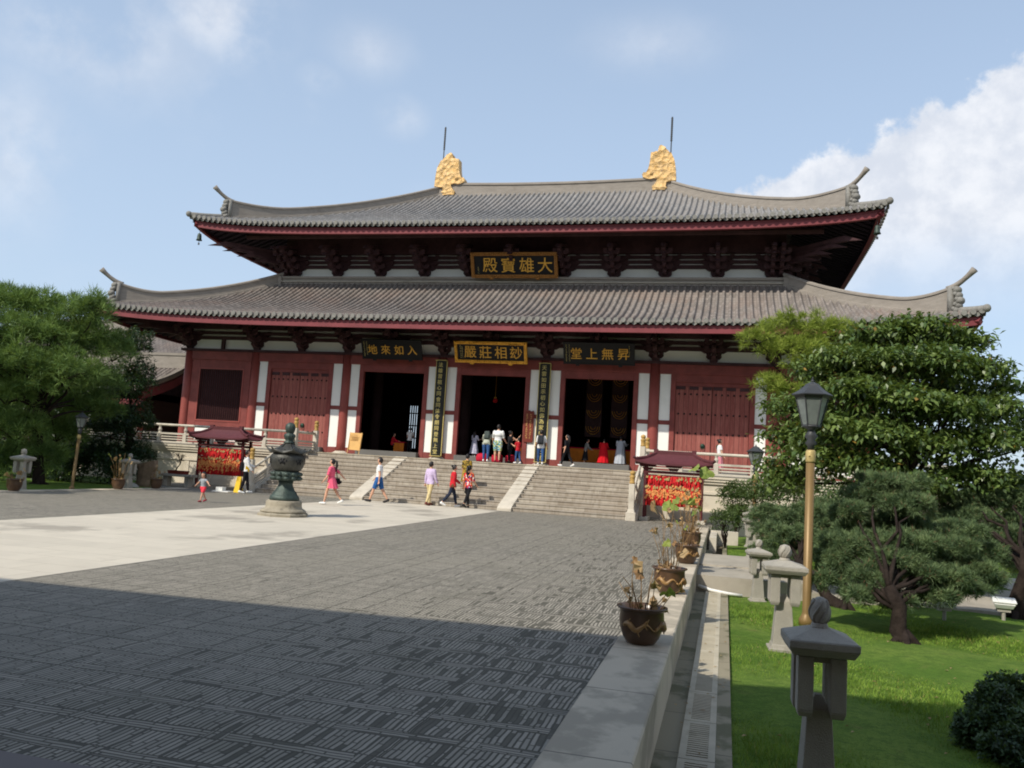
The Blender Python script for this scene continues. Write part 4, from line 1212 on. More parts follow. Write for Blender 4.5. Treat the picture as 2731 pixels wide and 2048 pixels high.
# ================================================================== the gate hall behind the viewpoint (its roof shades the near paving)
t = thing("gate_hall", (2, -43, 0), "red gate hall behind the viewpoint whose eave shades the near paving", "gate hall")
b = MB(); rows = []
for u in np.linspace(0, 1, 9):
    r = []
    for x in np.linspace(-26, 30, 29):
        ez = 8.05 + 0.14 * (x - 1.0) * (0.5 if x < 1 else 1) + 0.0
        ez = min(max(ez, 7.4), 10.2)
        y0 = -36.5
        r.append((x, y0 - 8.2 * u, ez + (12.6 - ez) * (0.72 * u + 0.28 * u * u)))
    rows.append(r)
rows2 = [[(q[0], q[1], q[2] - 0.35) for q in r] for r in rows]
b.grid(rows); b.grid(rows2[::-1]); b.grid([rows[0], rows2[0]])
b.grid([[(q[0], -87.9 - q[1], q[2]) for q in r] for r in rows[::-1]])
part("roof", b, m_roofL, t)
b = MB(); b.bb(-24, 28, -46.5, -43.2, -0.4, 8.0); part("wall", b, m_red, t)
for x in (-18, -13, -7.8, -2.8, 2.8, 7.8, 13.2, 18, 24):
    b = MB(); b.smooth = True; b.tube([(x, -40.6, -0.4), (x, -40.6, 9.4)], 0.3, 14); part("column", b, m_redpost, t)

# ================================================================== garden furniture and court furniture
def petal_ball(b, z, r):
    b.smooth = True
    b.ball((0, 0, z), r, 16, 10, (1, 1, 1.12))
    for k in range(6):
        a = k * math.pi / 3
        pts = [Vector((r * 1.02 * math.cos(q) * math.cos(a + 0.5 * math.sin(q * 2)), r * 1.02 * math.cos(q) * math.sin(a + 0.5 * math.sin(q * 2)), z + r * 1.14 * math.sin(q))) for q in np.linspace(-0.9, 0.9, 7)]
        b.tube(pts, 0.009, 5)
    b.smooth = False
def stone_lantern(loc, rz, label):
    t = thing("stone_lantern", loc, label, "stone lantern", "grey stone garden lanterns", rz); t.scale = (0.77, 0.77, 0.97)
    b = MB()
    b.box((0, 0, 0.0), (0.40, 0.40, 0.12)); b.box((0, 0, 0.08), (0.34, 0.34, 0.06), taper=0.9)
    b.box((0, 0, 0.38), (0.29, 0.29, 0.56), taper=0.70); b.box((0, 0, 0.705), (0.20, 0.20, 0.09), taper=0.3)
    part("shaft", b, m_lantst, t, world=False, bevel=0.008)
    for sx in (-1, 1):
        for sy in (-1, 1):
            b = MB(); x, y = sx * 0.135, sy * 0.135
            b.prism([(x - 0.065, y - 0.065), (x + 0.065, y - 0.065), (x + 0.065, y + 0.065), (x - 0.065, y + 0.065)], 'z', 0.66, 1.02)
            b.box((x, y, 0.64), (0.13, 0.13, 0.04), rot=Matrix.Rotation(math.pi, 3, 'X'), taper=0.75)
            part("corner_slab", b, m_lantst, t, world=False, bevel=0.006)
    b = MB(); b.box((0, 0, 1.005), (0.33, 0.33, 0.05))
    b.box((0, 0, 1.055), (0.50, 0.50, 0.05), taper=1.14); b.box((0, 0, 1.105), (0.575, 0.575, 0.05))
    b.box((0, 0, 1.165), (0.565, 0.565, 0.065), taper=0.28)
    part("cap", b, m_lantst, t, world=False, bevel=0.006)
    b = MB(); b.smooth = True; b.lathe([(0.085, 1.18), (0.075, 1.21), (0.065, 1.23)], (0, 0, 0), 14); petal_ball(b, 1.31, 0.088)
    part("lotus_bud", b, m_lantst, t, world=False)
    return t
L0 = stone_lantern((11.33, -31.36, -0.47), R(4), "nearest grey stone lantern, in shade, its cap cutting across the lamp pole's foot")
for (x, y, rz, lab) in ((11.45, -26.15, 3, "sunlit grey stone lantern left of the near lamp pole, its cap and bud whole"),
                        (11.30, -21.9, 8, "stone lantern half hidden behind the sunlit one, smaller and slimmer, by the garden path"),
                        (11.46, -13.6, 5, "stone lantern beyond the garden path, nearer of two by the far lamp post"),
                        (11.52, -9.6, 0, "farthest stone lantern on the right, close to the terrace shrubs"),
                        (-10.35, -16.1, 5, "stone lantern standing left of the slim leaning lamp post under the pine"),
                        (-10.35, -11.3, 0, "stone lantern between the potted lotus and the brown rock on the left")):
    dup(L0, (x, y, -0.47 if x > 0 else -0.08), R(rz), lab).scale = (0.7, 0.7, 0.78) if 'hidden' in lab else (0.9, 0.9, 0.95)
def lamp_post(loc, label, h=3.66, tilt=(0, 0)):
    t = thing("lamp_post", loc, label, "lamp post", "brass lamp posts with lantern heads")
    t.rotation_euler = (tilt[0], tilt[1], 0)
    b = MB(); b.smooth = True
    b.lathe([(0.11, 0), (0.11, 0.1), (0.075, 0.16), (0.064, 0.2), (0.064, h - 1.20)], (0, 0, 0), 18)
    part("pole", b, m_pole, t, world=False)
    b = MB(); b.smooth = True
    b.lathe([(0.07, h - 1.22), (0.075, h - 1.2), (0.075, h - 1.06), (0.06, h - 1.03)], (0, 0, 0), 18)
    for a in (0.5, 2.6, 4.4): b.ball((0.075 * math.cos(a), 0.075 * math.sin(a), h - 1.12), 0.016, 8, 5)
    part("collar", b, m_glass if False else m_brasstag, t, world=False)
    b = MB(); b.smooth = True
    b.lathe([(0.05, h - 1.03), (0.05, h - 0.97), (0.09, h - 0.93), (0.055, h - 0.88), (0.10, h - 0.82), (0.06, h - 0.76), (0.05, h - 0.72), (0.13, h - 0.68), (0.135, h - 0.66)], (0, 0, 0), 16)
    part("stem", b, m_lampmetal, t, world=False)
    b = MB()
    b.lathe([(0.125, h - 0.66), (0.235, h - 0.22), (0.235, h - 0.215)], (0, 0, 0), 6)
    hd = part("glass_shade", b, m_glass, t, world=False)
    b = MB()
    for k in range(6):
        a = k * math.pi / 3
        b.tube([(0.13 * math.cos(a), 0.13 * math.sin(a), h - 0.67), (0.242 * math.cos(a), 0.242 * math.sin(a), h - 0.21)], 0.011, 5)
    b.lathe([(0.138, h - 0.68), (0.138, h - 0.645)], (0, 0, 0), 6); b.lathe([(0.25, h - 0.235), (0.27, h - 0.20)], (0, 0, 0), 6)
    part("shade_frame", b, m_lampmetal, t, world=False)
    b = MB()
    b.lathe([(0.30, h - 0.20), (0.305, h - 0.185), (0.20, h - 0.12), (0.12, h - 0.05), (0.10, h - 0.02), (0.05, h + 0.0), (0.03, h + 0.015)], (0, 0, 0), 6)
    b.smooth = True; b.ball((0, 0, h + 0.03), 0.026, 8, 6); b.tube([(0, 0, h + 0.03), (0, 0, h + 0.10)], [0.016, 0.003], 6)
    part("hood", b, m_lampmetal, t, world=False)
    return t
LP = lamp_post((11.93, -24.0, -0.46), "tall brass lamp post rising behind the nearest stone lantern on the right")
dup(LP, (11.62, -9.2, -0.46), 0, "farther brass lamp post in front of the terrace wall on the right").scale = (1, 1, 0.88)
o = dup(LP, (-10.95, -13.3, -0.08), 0, "slim brass lamp post in the shade under the left pine"); o.scale = (0.8, 0.8, 0.72); o.rotation_euler = (0, R(2.0), 0)

# lotus pots
def lotus_pot(loc, label, seed, stems, relief=True, wild=1.0, big=()):
    rr = random.Random(seed)
    t = thing("lotus_pot", loc, label, "plant pot", "brown glazed pots of withering lotus")
    b = MB(); b.smooth = True
    b.lathe([(0.125, 0.0), (0.14, 0.01), (0.175, 0.06), (0.205, 0.14), (0.218, 0.22), (0.212, 0.30), (0.220, 0.325), (0.245, 0.335), (0.248, 0.35), (0.225, 0.355), (0.205, 0.33), (0.2, 0.28), (0.0, 0.28)], (0, 0, 0), 32)
    pt = part("pot", b, m_pot, t, world=False)
    b = MB(); b.smooth = True
    for base in (-1.95,):
        pts, rad = [], []
        for k in range(40):
            u = k / 39 * 2.7; a = base + 1.5 * u - 0.4; zz = 0.18 + 0.03 * math.sin(u * 11); rr_ = 0.214 + 0.002
            pts.append(Vector((rr_ * math.cos(a), rr_ * math.sin(a), zz))); rad.append(0.018 + 0.012 * math.sin(u * 5.1) + (0.010 if k % 20 > 17 else 0))
        b.tube(pts, rad, 6)
        for k in range(16):
            a = base + rr.uniform(-0.3, 3.4); q = (a - base + 0.4) / 1.5; z_ = 0.18 + 0.03 * math.sin(q * 11)
            b.tube([(0.212 * math.cos(a), 0.212 * math.sin(a), z_), (0.219 * math.cos(a + 0.14), 0.219 * math.sin(a + 0.14), z_ + rr.choice((-1, 1)) * rr.uniform(0.03, 0.06))], [0.014, 0.004], 5)
    if relief: part("dragon_relief", b, m_potdragon, pt, world=False)
    b = MB(); b.smooth = True; b.lathe([(0.0, 0.285), (0.2, 0.286)], (0, 0, 0), 20); part("soil", b, m_soil, t, world=False)
    b = MB(); b.smooth = True
    gl, dl = [], []
    for k in range(stems):
        a = rr.uniform(0, 6.28); r0 = rr.uniform(0.02, 0.15); h = rr.uniform(0.18, 0.75) * wild; ln = rr.uniform(0.0, 0.28)
        p0 = Vector((r0 * math.cos(a), r0 * math.sin(a), 0.28)); p2 = p0 + Vector((ln * math.cos(a), ln * math.sin(a), h))
        p1 = (p0 + p2) / 2 + Vector((rr.uniform(-0.05, 0.05), rr.uniform(-0.05, 0.05), 0.06))
        b.tube([p0, p1, p2], [0.0045, 0.004, 0.003], 5)
        if rr.random() < 0.5:
            (gl if rr.random() < 0.33 else dl).append((p2, rr.uniform(0.035, 0.085), rr.random()))
    for k in range(stems // 2):
        a = rr.uniform(0, 6.28); p0 = Vector((0.12 * math.cos(a), 0.12 * math.sin(a), 0.29)); p1 = p0 + Vector((rr.uniform(-0.16, 0.16), rr.uniform(-0.16, 0.16), rr.uniform(0.02, 0.14)))
        b.tube([p0, p1], 0.004, 4); dl.append((p1, rr.uniform(0.025, 0.055), rr.random()))
    for (x, y, z, r_, g) in big:
        b.tube([(x * 0.15, y * 0.15, 0.28), (x * 0.5, y * 0.5, z * 0.6), (x, y, z)], [0.006, 0.005, 0.004], 5); (gl if g else dl).append((Vector((x, y, z)), r_, 0.3))
    part("stalks", b, m_stem, t, world=False)
    for nm, lst, mat, drop in (("green_leaves", gl, m_lotusg, 0.35), ("dry_leaves", dl, m_lotusd, 1.0)):
        if not lst: continue
        b = MB()
        for p, r_, q in lst:                      # a cupped disc; dry ones hang folded
            ax = Matrix.Rotation(rr.uniform(0, 6.28), 3, 'Z') @ Matrix.Rotation(rr.uniform(0.2, 0.7) + drop * rr.uniform(0.2, 1.1), 3, 'X')
            ring = []
            for k in range(12):
                an = k * math.pi / 6; rad = r_ * (1 + 0.18 * math.sin(3 * an + q * 6)) * (0.75 if drop > 0.5 and k % 3 == 0 else 1)
                fold = -abs(math.cos(an)) * r_ * (0.15 + 0.9 * drop * q)
                ring.append(ax @ Vector((rad * math.cos(an), rad * math.sin(an), fold + 0.02 * math.sin(5 * an))) + p)
            b.add([p] + ring, [(0, k + 1, (k + 1) % 12 + 1) for k in range(12)])
        part(nm, b, mat, t, world=False)
    return t
lotus_pot((9.94, -29.12, 0.02), "nearest brown dragon pot on the granite kerb, with wilted lotus stalks", 3, 15, True, 0.7)
lotus_pot((9.97, -25.4, 0.02), "second brown dragon pot along the kerb, with tall bare stalks and brown leaves", 12, 18, True, 1.5)
lotus_pot((10.02, -21.1, 0.02), "third pot along the kerb, just before the garden path crossing", 23, 14, True, 1.6, big=((-0.35, 0, 1.05, 0.16, 1), (-0.62, 0.05, 1.02, 0.15, 0), (0.05, 0.1, 1.18, 0.12, 1)))
lotus_pot((9.97, -17.3, 0.02), "farthest pot on the right-hand kerb, brimming with dry leaves", 35, 26, False, 1.0, big=((-0.1, 0.05, 1.05, 0.17, 1), (0.28, 0.1, 1.75, 0.18, 1), (0.0, 0.0, 1.85, 0.15, 1)))
lotus_pot((-9.68, -17.0, 0.02), "brown pot with short stalks in front of the left stone lantern", 41, 12, False, 0.5)
lotus_pot((-9.68, -12.6, 0.02), "brown pot with the tallest dry lotus heads on the left-hand kerb", 57, 18, False, 1.3)
lotus_pot((-9.68, -10.6, 0.02), "brown pot beside the stone bench on the left", 66, 12, False, 1.0)

# incense burner
t = thing("incense_burner", (-0.38, -17.75, 0.006), "tall bronze incense burner with a roofed bowl on a stained stone pedestal", "incense burner")
bx = lambda b: b
def ib(name, prof, mat, seg=32, flute=0.0, nfl=0, parent=t, smooth=True, extra=None):
    b = MB(); b.smooth = smooth; b.lathe(prof, (0, 0, 0), seg, flute, nfl)
    if extra: extra(b)
    return part(name, b, mat, parent, world=False)
ib("pedestal_slab", [(0.66, -0.05), (0.66, 0.055), (0.64, 0.075), (0.58, 0.10)], m_burnerst, 8, smooth=False)
ib("pedestal", [(0.58, 0.10), (0.585, 0.13), (0.54, 0.17), (0.47, 0.21), (0.455, 0.29), (0.46, 0.36), (0.43, 0.40), (0.0, 0.41)], m_burnerst, 32, 0.012, 8)
ib("foot", [(0.38, 0.405), (0.395, 0.43), (0.375, 0.50), (0.345, 0.53), (0.325, 0.55), (0.31, 0.60), (0.25, 0.66), (0.22, 0.73), (0.20, 0.76), (0.185, 0.83), (0.2, 0.9)], m_bronze, 36, 0.03, 6)
def lob(b):
    for k in range(12):
        a = k * math.pi / 6
        for zz in (0.97, 1.08): b.ball((0.345 * math.cos(a), 0.345 * math.sin(a), zz), 0.075, 10, 6, (1, 1, 0.75))
ib("lotus_ring", [(0.2, 0.9), (0.31, 0.92), (0.36, 0.97), (0.35, 1.02), (0.37, 1.08), (0.34, 1.14), (0.30, 1.15)], m_bronze, 36, extra=lob)
bowl = ib("bowl", [(0.30, 1.15), (0.36, 1.18), (0.41, 1.27), (0.445, 1.40), (0.45, 1.50), (0.42, 1.57), (0.36, 1.61), (0.34, 1.66)], m_darkbronze, 40)
for k in range(6):
    a0 = k * math.pi / 3 - 1.35
    b = MB(); b.smooth = True
    for (da, dz, r_) in ((-0.22, 0.0, 0.062), (-0.08, 0.035, 0.066), (0.08, 0.035, 0.066), (0.22, 0.0, 0.062), (-0.12, -0.05, 0.06), (0.10, -0.05, 0.06), (0, -0.02, 0.07)):
        a = a0 + da; b.ball((0.415 * math.cos(a), 0.415 * math.sin(a), 1.43 + dz), r_, 10, 6, (0.62, 0.62, 1), None)
    part("opening", b, m_black, bowl, world=False)  # solid black lobes painting the darkness of the bowl's pierced openings
def tips(b):
    for k in range(6):
        a = k * math.pi / 3 - 0.83
        b.tube([(r_ * math.cos(a), r_ * math.sin(a), z_) for r_, z_ in ((0.13, 1.86), (0.3, 1.735), (0.44, 1.68), (0.53, 1.70), (0.59, 1.76))], [0.02, 0.028, 0.03, 0.028, 0.014], 6)
        for q in range(3): b.ball((0.34 * math.cos(a + 0.26 * (q + 1)), 0.34 * math.sin(a + 0.26 * (q + 1)), 1.715), 0.02, 6, 4)
b = MB(); b.smooth = True
prof = [(0.34, 1.60), (0.49, 1.645), (0.50, 1.665), (0.36, 1.71), (0.22, 1.78), (0.13, 1.86), (0.09, 1.88)]
vs, fs = [], []; seg = 48
for r_, z_ in prof:
    for k in range(seg):
        a = 2 * math.pi * k / seg; c6 = math.cos(6 * (a + 0.83)); e = max(0, (r_ - 0.3) / 0.2)
        vs.append((r_ * (1 + 0.09 * c6 * e) * math.cos(a), r_ * (1 + 0.09 * c6 * e) * math.sin(a), z_ + 0.035 * c6 * e))
for i in range(len(prof) - 1):
    for k in range(seg): k2 = (k + 1) % seg; fs.append((i * seg + k, i * seg + k2, (i + 1) * seg + k2, (i + 1) * seg + k))
b.add(vs, fs); tips(b)
part("roof", b, m_darkbronze, t, world=False)
ib("finial", [(0.09, 1.86), (0.14, 1.88), (0.13, 1.91), (0.09, 1.94), (0.115, 1.99), (0.145, 2.06), (0.13, 2.11), (0.08, 2.14), (0.10, 2.16), (0.115, 2.22), (0.125, 2.30), (0.10, 2.38), (0.03, 2.42), (0, 2.42)], m_bronze, 30, 0.07, 10)

# wish-ribbon stands
def ribbon_stand(loc, rz, label, seed):
    rg = np.random.default_rng(seed)
    t = thing("ribbon_stand", loc, label, "ribbon stand", "maroon roofed wish-ribbon stands", rz)
    for sx in (-1, 1):
        for sy in (-1, 1):
            b = MB(); b.bb(sx * 1.0 - 0.045, sx * 1.0 + 0.045, sy * 0.28 - 0.045, sy * 0.28 + 0.045, 0.08, 2.0); part("post", b, m_kiosk, t, world=False)
    for sx in (-1, 1):
        b = MB(); b.bb(sx * 1.0 - 0.16, sx * 1.0 + 0.16, -0.42, 0.42, 0, 0.13); part("stone_foot", b, m_stone, t, world=False, bevel=0.015)
    for sx in (-1, 0, 1):
        b = MB(); b.box((sx * 0.93, -0.29, 1.86), (0.26, 0.08, 0.10), taper=1.5); b.box((sx * 0.93, -0.30, 1.97), (0.52, 0.09, 0.09), taper=1.2)
        part("bracket", b, m_kiosk, t, world=False)
    b = MB(); b.bb(-1.08, 1.08, -0.33, -0.23, 1.70, 1.80); b.bb(-1.08, 1.08, 0.23, 0.33, 1.70, 1.80); b.bb(-1.25, 1.25, -0.40, 0.40, 2.01, 2.05)
    part("top_beam", b, m_kiosk, t, world=False)
    b = MB(); W, D, T = 1.36, 0.56, 0.62
    rows = []
    for s in np.linspace(0, 1, 6):                 # hipped roof with lifted corners
        hw, hd = W + (T - W) * s, D * (1 - s) + 0.02
        zc_ = 2.06 + 0.38 * (0.6 * s + 0.4 * s * s); ring = []
        for k in range(33):
            u = k / 32 * 4; sd_, f = int(min(u, 3.999)), u - int(min(u, 3.999)); f = f * 2 - 1
            x, y = {0: (f * hw, -hd), 1: (hw, f * hd), 2: (-f * hw, hd), 3: (-hw, -f * hd)}[sd_]
            ring.append((x, y, zc_ + 0.10 * (1 - s) ** 2 * abs(f) ** 4))
        rows.append(ring)
    b.grid(rows); b.grid([[(x, y, z - 0.06) for x, y, z in rows[0]][::-1], rows[0][::-1]]); b.grid([[(x * 0.8, y * 0.7, 2.03) for x, y, z in rows[0]], [(x, y, z - 0.06) for x, y, z in rows[0]]])
    part("roof", b, m_kioskroof, t, world=False)
    b = MB(); b.bb(-T - 0.06, T + 0.06, -0.06, 0.06, 2.40, 2.54)
    for sx in (-1, 1):
        b.box((sx * (T + 0.06), 0, 2.53), (0.16, 0.13, 0.12))
        for sy in (-1, 1): b.tube([(sx * T, 0, 2.47), (sx * (W + T) * 0.5, sy * D * 0.5, 2.27), (sx * W * 0.99, sy * D * 0.99, 2.20), (sx * (W + 0.06), sy * (D + 0.04), 2.26)], 0.05, 6)
    part("roof_ridge", b, m_kioskroof, t, world=False)
    for zz, ribl in ((1.62, 0.34), (1.28, 0.42)):
        b = MB(); b.tube([(-1.0, -0.28, zz), (1.0, -0.28, zz)], 0.02, 6); b.tube([(-1.0, 0.28, zz), (1.0, 0.28, zz)], 0.02, 6); part("rail", b, m_kiosk, t, world=False)
    b = MB(); b.bb(-0.98, 0.98, -0.06, -0.02, 0.55, 1.66); part("backing_cloth", b, m_ribbon, t, world=False)
    for row, (zz, ribl, nrib, ntag) in enumerate(((1.62, 0.36, 150, 70), (1.27, 0.66, 260, 480))):
        V = []
        for k in range(nrib):
            x = rg.uniform(-0.97, 0.97); y = -0.28 + rg.uniform(-0.06, 0.05); w_ = rg.uniform(0.012, 0.028); l_ = ribl * rg.uniform(0.55, 1.1); dx_ = rg.uniform(-0.05, 0.05); dy_ = rg.uniform(-0.06, 0.03)
            V += [(x - w_, y, zz), (x + w_, y, zz), (x + w_ + dx_, y + dy_, zz - l_), (x - w_ + dx_, y + dy_, zz - l_)]
        o = link("wish_ribbons", fast_mesh("wish_ribbons", V, 4, m_ribbon), t); o['kind'] = 'stuff'
        V = []
        for k in range(ntag):
            x = rg.uniform(-0.97, 0.97); y = -0.33 + rg.uniform(-0.05, 0.02); z = (zz - 0.08 + rg.normal() * 0.04) if row == 0 else (zz - (0.06 + rg.normal() * 0.03 if k < 70 else 0.30 + rg.normal() * 0.11)); r_ = rg.uniform(0.022, 0.042); tl = rg.uniform(-0.5, 0.5)
            V += [(x - r_, y, z - r_ * tl), (x - r_ * 0.3, y - 0.01, z - r_ * 1.3), (x + r_, y, z + r_ * tl), (x + r_ * 0.3, y - 0.01, z + r_ * 1.4)]
        n1 = 60 if row == 0 else 70
        o = link("brass_bells", fast_mesh("brass_bells", V[:4 * n1], 4, m_brasstag), t); o['kind'] = 'stuff'
        if row: o = link("gold_tags", fast_mesh("gold_tags", V[4 * n1:], 4, m_tag), t); o['kind'] = 'stuff'
    return t
ribbon_stand((-9.3, -7.0, 0.0), R(0), "maroon roofed stand hung with red and gold wish ribbons, behind the toddler", 5)
ribbon_stand((8.90, -6.7, 0.0), R(0), "maroon roofed stand of red and gold wish ribbons, beside the potted lotus row", 6)

# bench with bonsai, rock, small things on the left and right
t = thing("stone_bench", (-10.75, -7.9, 0.0), "low grey stone bench left of the maroon ribbon stand, carrying a bonsai tray", "bench")
b = MB(); b.bb(-11.5, -10.0, -8.1, -7.65, 0.40, 0.50); part("seat", b, m_lantst, t, bevel=0.015)
for x in (-11.25, -10.25):
    b = MB(); b.bb(x - 0.1, x + 0.1, -8.02, -7.72, -0.1, 0.40); part("leg", b, m_lantst, t)
t = thing("bonsai", (-10.75, -7.88, 0.50), "leafless bonsai with spreading twigs in a red tray on the stone bench", "bonsai")
b = MB(); b.box((0, 0, 0.07), (0.7, 0.34, 0.14), taper=1.12); part("tray", b, m_plaqred, t, world=False)
b = MB(); rr = random.Random(21)
def twig(p, d, L, r, k):
    q = p + d * L
    b.tube([p, (p + q) / 2 + Vector((rr.uniform(-1, 1), rr.uniform(-1, 1), 0)) * L * 0.1, q], [r, r * 0.85, r * 0.65], 5)
    if k:
        for _ in range(3): twig(p + d * L * rr.uniform(0.55, 1.0), (d + Vector((rr.uniform(-0.8, 1.0), rr.uniform(-0.6, 0.6), rr.uniform(-0.1, 0.7)))).normalized(), L * 0.68, r * 0.6, k - 1)
twig(Vector((-0.15, 0, 0.12)), Vector((0.55, 0, 0.8)).normalized(), 0.36, 0.03, 4)
part("branches", b, m_bark, t, world=False)
b = MB(); rr = random.Random(13)
b.smooth = False
rings = []
for i in range(7):
    z = i / 6 * 1.02; w_ = 0.30 + 0.10 * math.sin(z * 2) + (0.05 if i == 5 else 0)
    ring = []
    for k in range(12):
        a = k * math.pi / 6; q = 1 + rr.uniform(-0.13, 0.13)
        ring.append((w_ * q * math.cos(a) + 0.10 * z, 0.2 * q * math.sin(a), z + 0.10 * math.cos(a) * (i == 6)))
    rings.append(ring + [ring[0]])
b.grid(rings); b.add(rings[-1][:-1], [tuple(range(12))])
solo("upright_rock", b, m_rock, "brown upright garden rock left of the bench, under the dark tree", "rock", loc=(-11.3, -9.2, -0.1))
b = MB(); b.smooth = True; b.ball((0, 0, 0.05), 0.42, 14, 8, (1, 0.7, 0.5))
solo("boulder", b, m_lantst, "low grey boulder at the foot of the brown upright rock", "rock", loc=(-11.4, -9.9, -0.12))
t = thing("caution_board", (-7.25, -9.0, 0), "yellow folding caution board beside the man with the yellow shirt print", "sign")
for s in (-1, 1):
    b = MB(); b.box((0, s * 0.08, 0.31), (0.22, 0.015, 0.62), ymat(s * 0.24), taper=0.8); part("panel", b, M("yellow_plastic", srgb(226, 186, 30), 0.05, 3, 0.5) if s < 0 else bpy.data.materials["yellow_plastic"], t, world=False)
b = MB(); b.bb(-0.35, 0.35, -0.25, 0.25, 0, 0.03); b.bb(-0.28, 0.0, -0.1, 0.15, 0.03, 0.17)
solo("white_box", b, m_white, "flat white tray with a small box on the paving left of the caution board", "tray", loc=(-7.85, -9.05, 0.0))
for x, y, rz, lab in ((14.25, -22.1, 0.25, "small white garden floodlight on the grass between the two pine trunks, left one"), (15.3, -21.5, -0.1, "small white garden floodlight at the foot of the rightmost pine trunk")):
    t = thing("garden_floodlight", (x, y, -0.45), lab, "floodlight", "white garden floodlights", rz)
    b = MB(); b.box((0, 0, 0.29), (0.26, 0.17, 0.09), ymat(0.35), taper=1.25); b.box((0, -0.02, 0.355), (0.36, 0.2, 0.03), ymat(0.35)); part("lamp_body", b, m_white, t, world=False, bevel=0.01)
    b = MB(); b.box((0, 0.02, 0.20), (0.2, 0.12, 0.07)); b.tube([(0, 0, 0), (0, 0, 0.2)], 0.03, 8); part("stand", b, m_lantst, t, world=False)
b = MB(); b.smooth = True; b.tube([(10.28, -21.46, -0.33), (10.5, -21.6, -0.37), (10.8, -21.65, -0.40), (11.05, -21.6, -0.42)], 0.03, 8)
solo("white_pipe", b, m_white, "short white pipe lying at the edge of the garden path by the drain", "pipe")
b = MB(); b.bb(10.3, 11.15, -9.6, -9.3, -0.5, -0.02); b.bb(10.3, 10.5, -12.2, -9.6, -0.5, -0.06)
solo("planter_edge", b, m_stone, "low pale stone planter edge in front of the small shrubs at the kerb's end", "planter edge")

# side halls far left and right
def side_hall(loc, rz, W, D, zE, zR, label, name="side_hall"):
    t = thing(name, loc, label, "side hall", "grey roofed side halls", rz)
    b = MB(); b.smooth = True; p = 0.3
    n = int(2 * W / p); rows = []
    prof = [(0.0, 0.0), (0.4, 0.0), (0.5, 0.07), (0.72, 0.12), (0.95, 0.07)]
    xs_ = [(-W + (i + f) * p, h) for i in range(n) for f, h in prof] + [(W, 0)]
    for s in (1, -1):
        rows = []
        for u in np.linspace(0, 1, 12):
            rows.append([(x * s, -D * (1 - u) * s, zE + (zR - zE) * (0.6 * u + 0.4 * u * u) + h + 0.4 * (abs(x) / W) ** 6 * (1 - u)) for x, h in xs_])
        b.grid(rows)
    part("roof", b, m_roofL, t, world=False)
    b = MB(); b.bb(-W, W, -0.25, 0.25, zR - 0.1, zR + 0.65); b.bb(-W, W, -0.3, 0.3, zR + 0.65, zR + 0.8)
    for s in (-1, 1):
        b.tube([(s * (W - 0.1), 0, zR + 0.6), (s * W, 0, zR + 0.8), (s * (W + 0.5), 0, zR + 1.05), (s * (W + 0.9), 0, zR + 1.5)], [0.16, 0.16, 0.13, 0.1], 8)
        for e in (-1, 1):
            b.tube([(s * (W - 0.15), e * D * (1 - u), zE + (zR - zE) * (0.6 * u + 0.4 * u * u) + 0.22 + 0.4 * (1 - u)) for u in np.linspace(0, 1, 8)], 0.18, 8)
    part("ridge", b, m_ridge, t, world=False)
    b = MB()
    for s in (-1, 1):
        for e in (-1, 1):
            rw = [[(s * (W - 0.05), e * D * (1 - u), zE + (zR - zE) * (0.6 * u + 0.4 * u * u) + 0.4 * (1 - u) - dz_) for u in np.linspace(0, 1, 8)] for dz_ in (-0.05, 0.5)]
            b.grid(rw)
    b.bb(-W + 0.1, W - 0.1, -D + 0.05, -D + 0.2, zE - 0.45, zE - 0.15)
    part("barge_board", b, m_eavered, t, world=False)
    b = MB(); b.bb(-W + 1.2, W - 1.2, -D + 2.2, D - 2.2, 0, zE + 0.4); part("wall", b, m_inside, t, world=False)
    b = MB(); b.prism([(-D + 1.6, zE), (0, zR - 0.1), (D - 1.6, zE)], 'x', -W + 1.2, W - 1.2); part("gable", b, m_soffit, t, world=False)
    for k in range(5):
        for e in (-1, 1):
            x = -W + 1.0 + (2 * W - 2.0) * k / 4
            b = MB(); b.smooth = True; b.tube([(x, e * (D - 1.2), 0), (x, e * (D - 1.2), zE + 0.2)], 0.22, 10); part("column", b, m_redpost, t, world=False)
    return t
side_hall((-27.6, 4.6, 0.0), 0, 8.2, 4.2, 4.1, 6.2, "grey tiled side hall seen between the dark tree and the left corner column")
side_hall((-33.0, 17.0, 0.0), 0, 12.0, 6.0, 7.0, 10.2, "taller grey side hall roof rising behind the lower one on the left")
side_hall((33.0, 9.0, 0.0), R(90), 8.0, 6.0, 4.6, 7.6, "grey side hall roof just visible beyond the big leafy tree at the right edge")

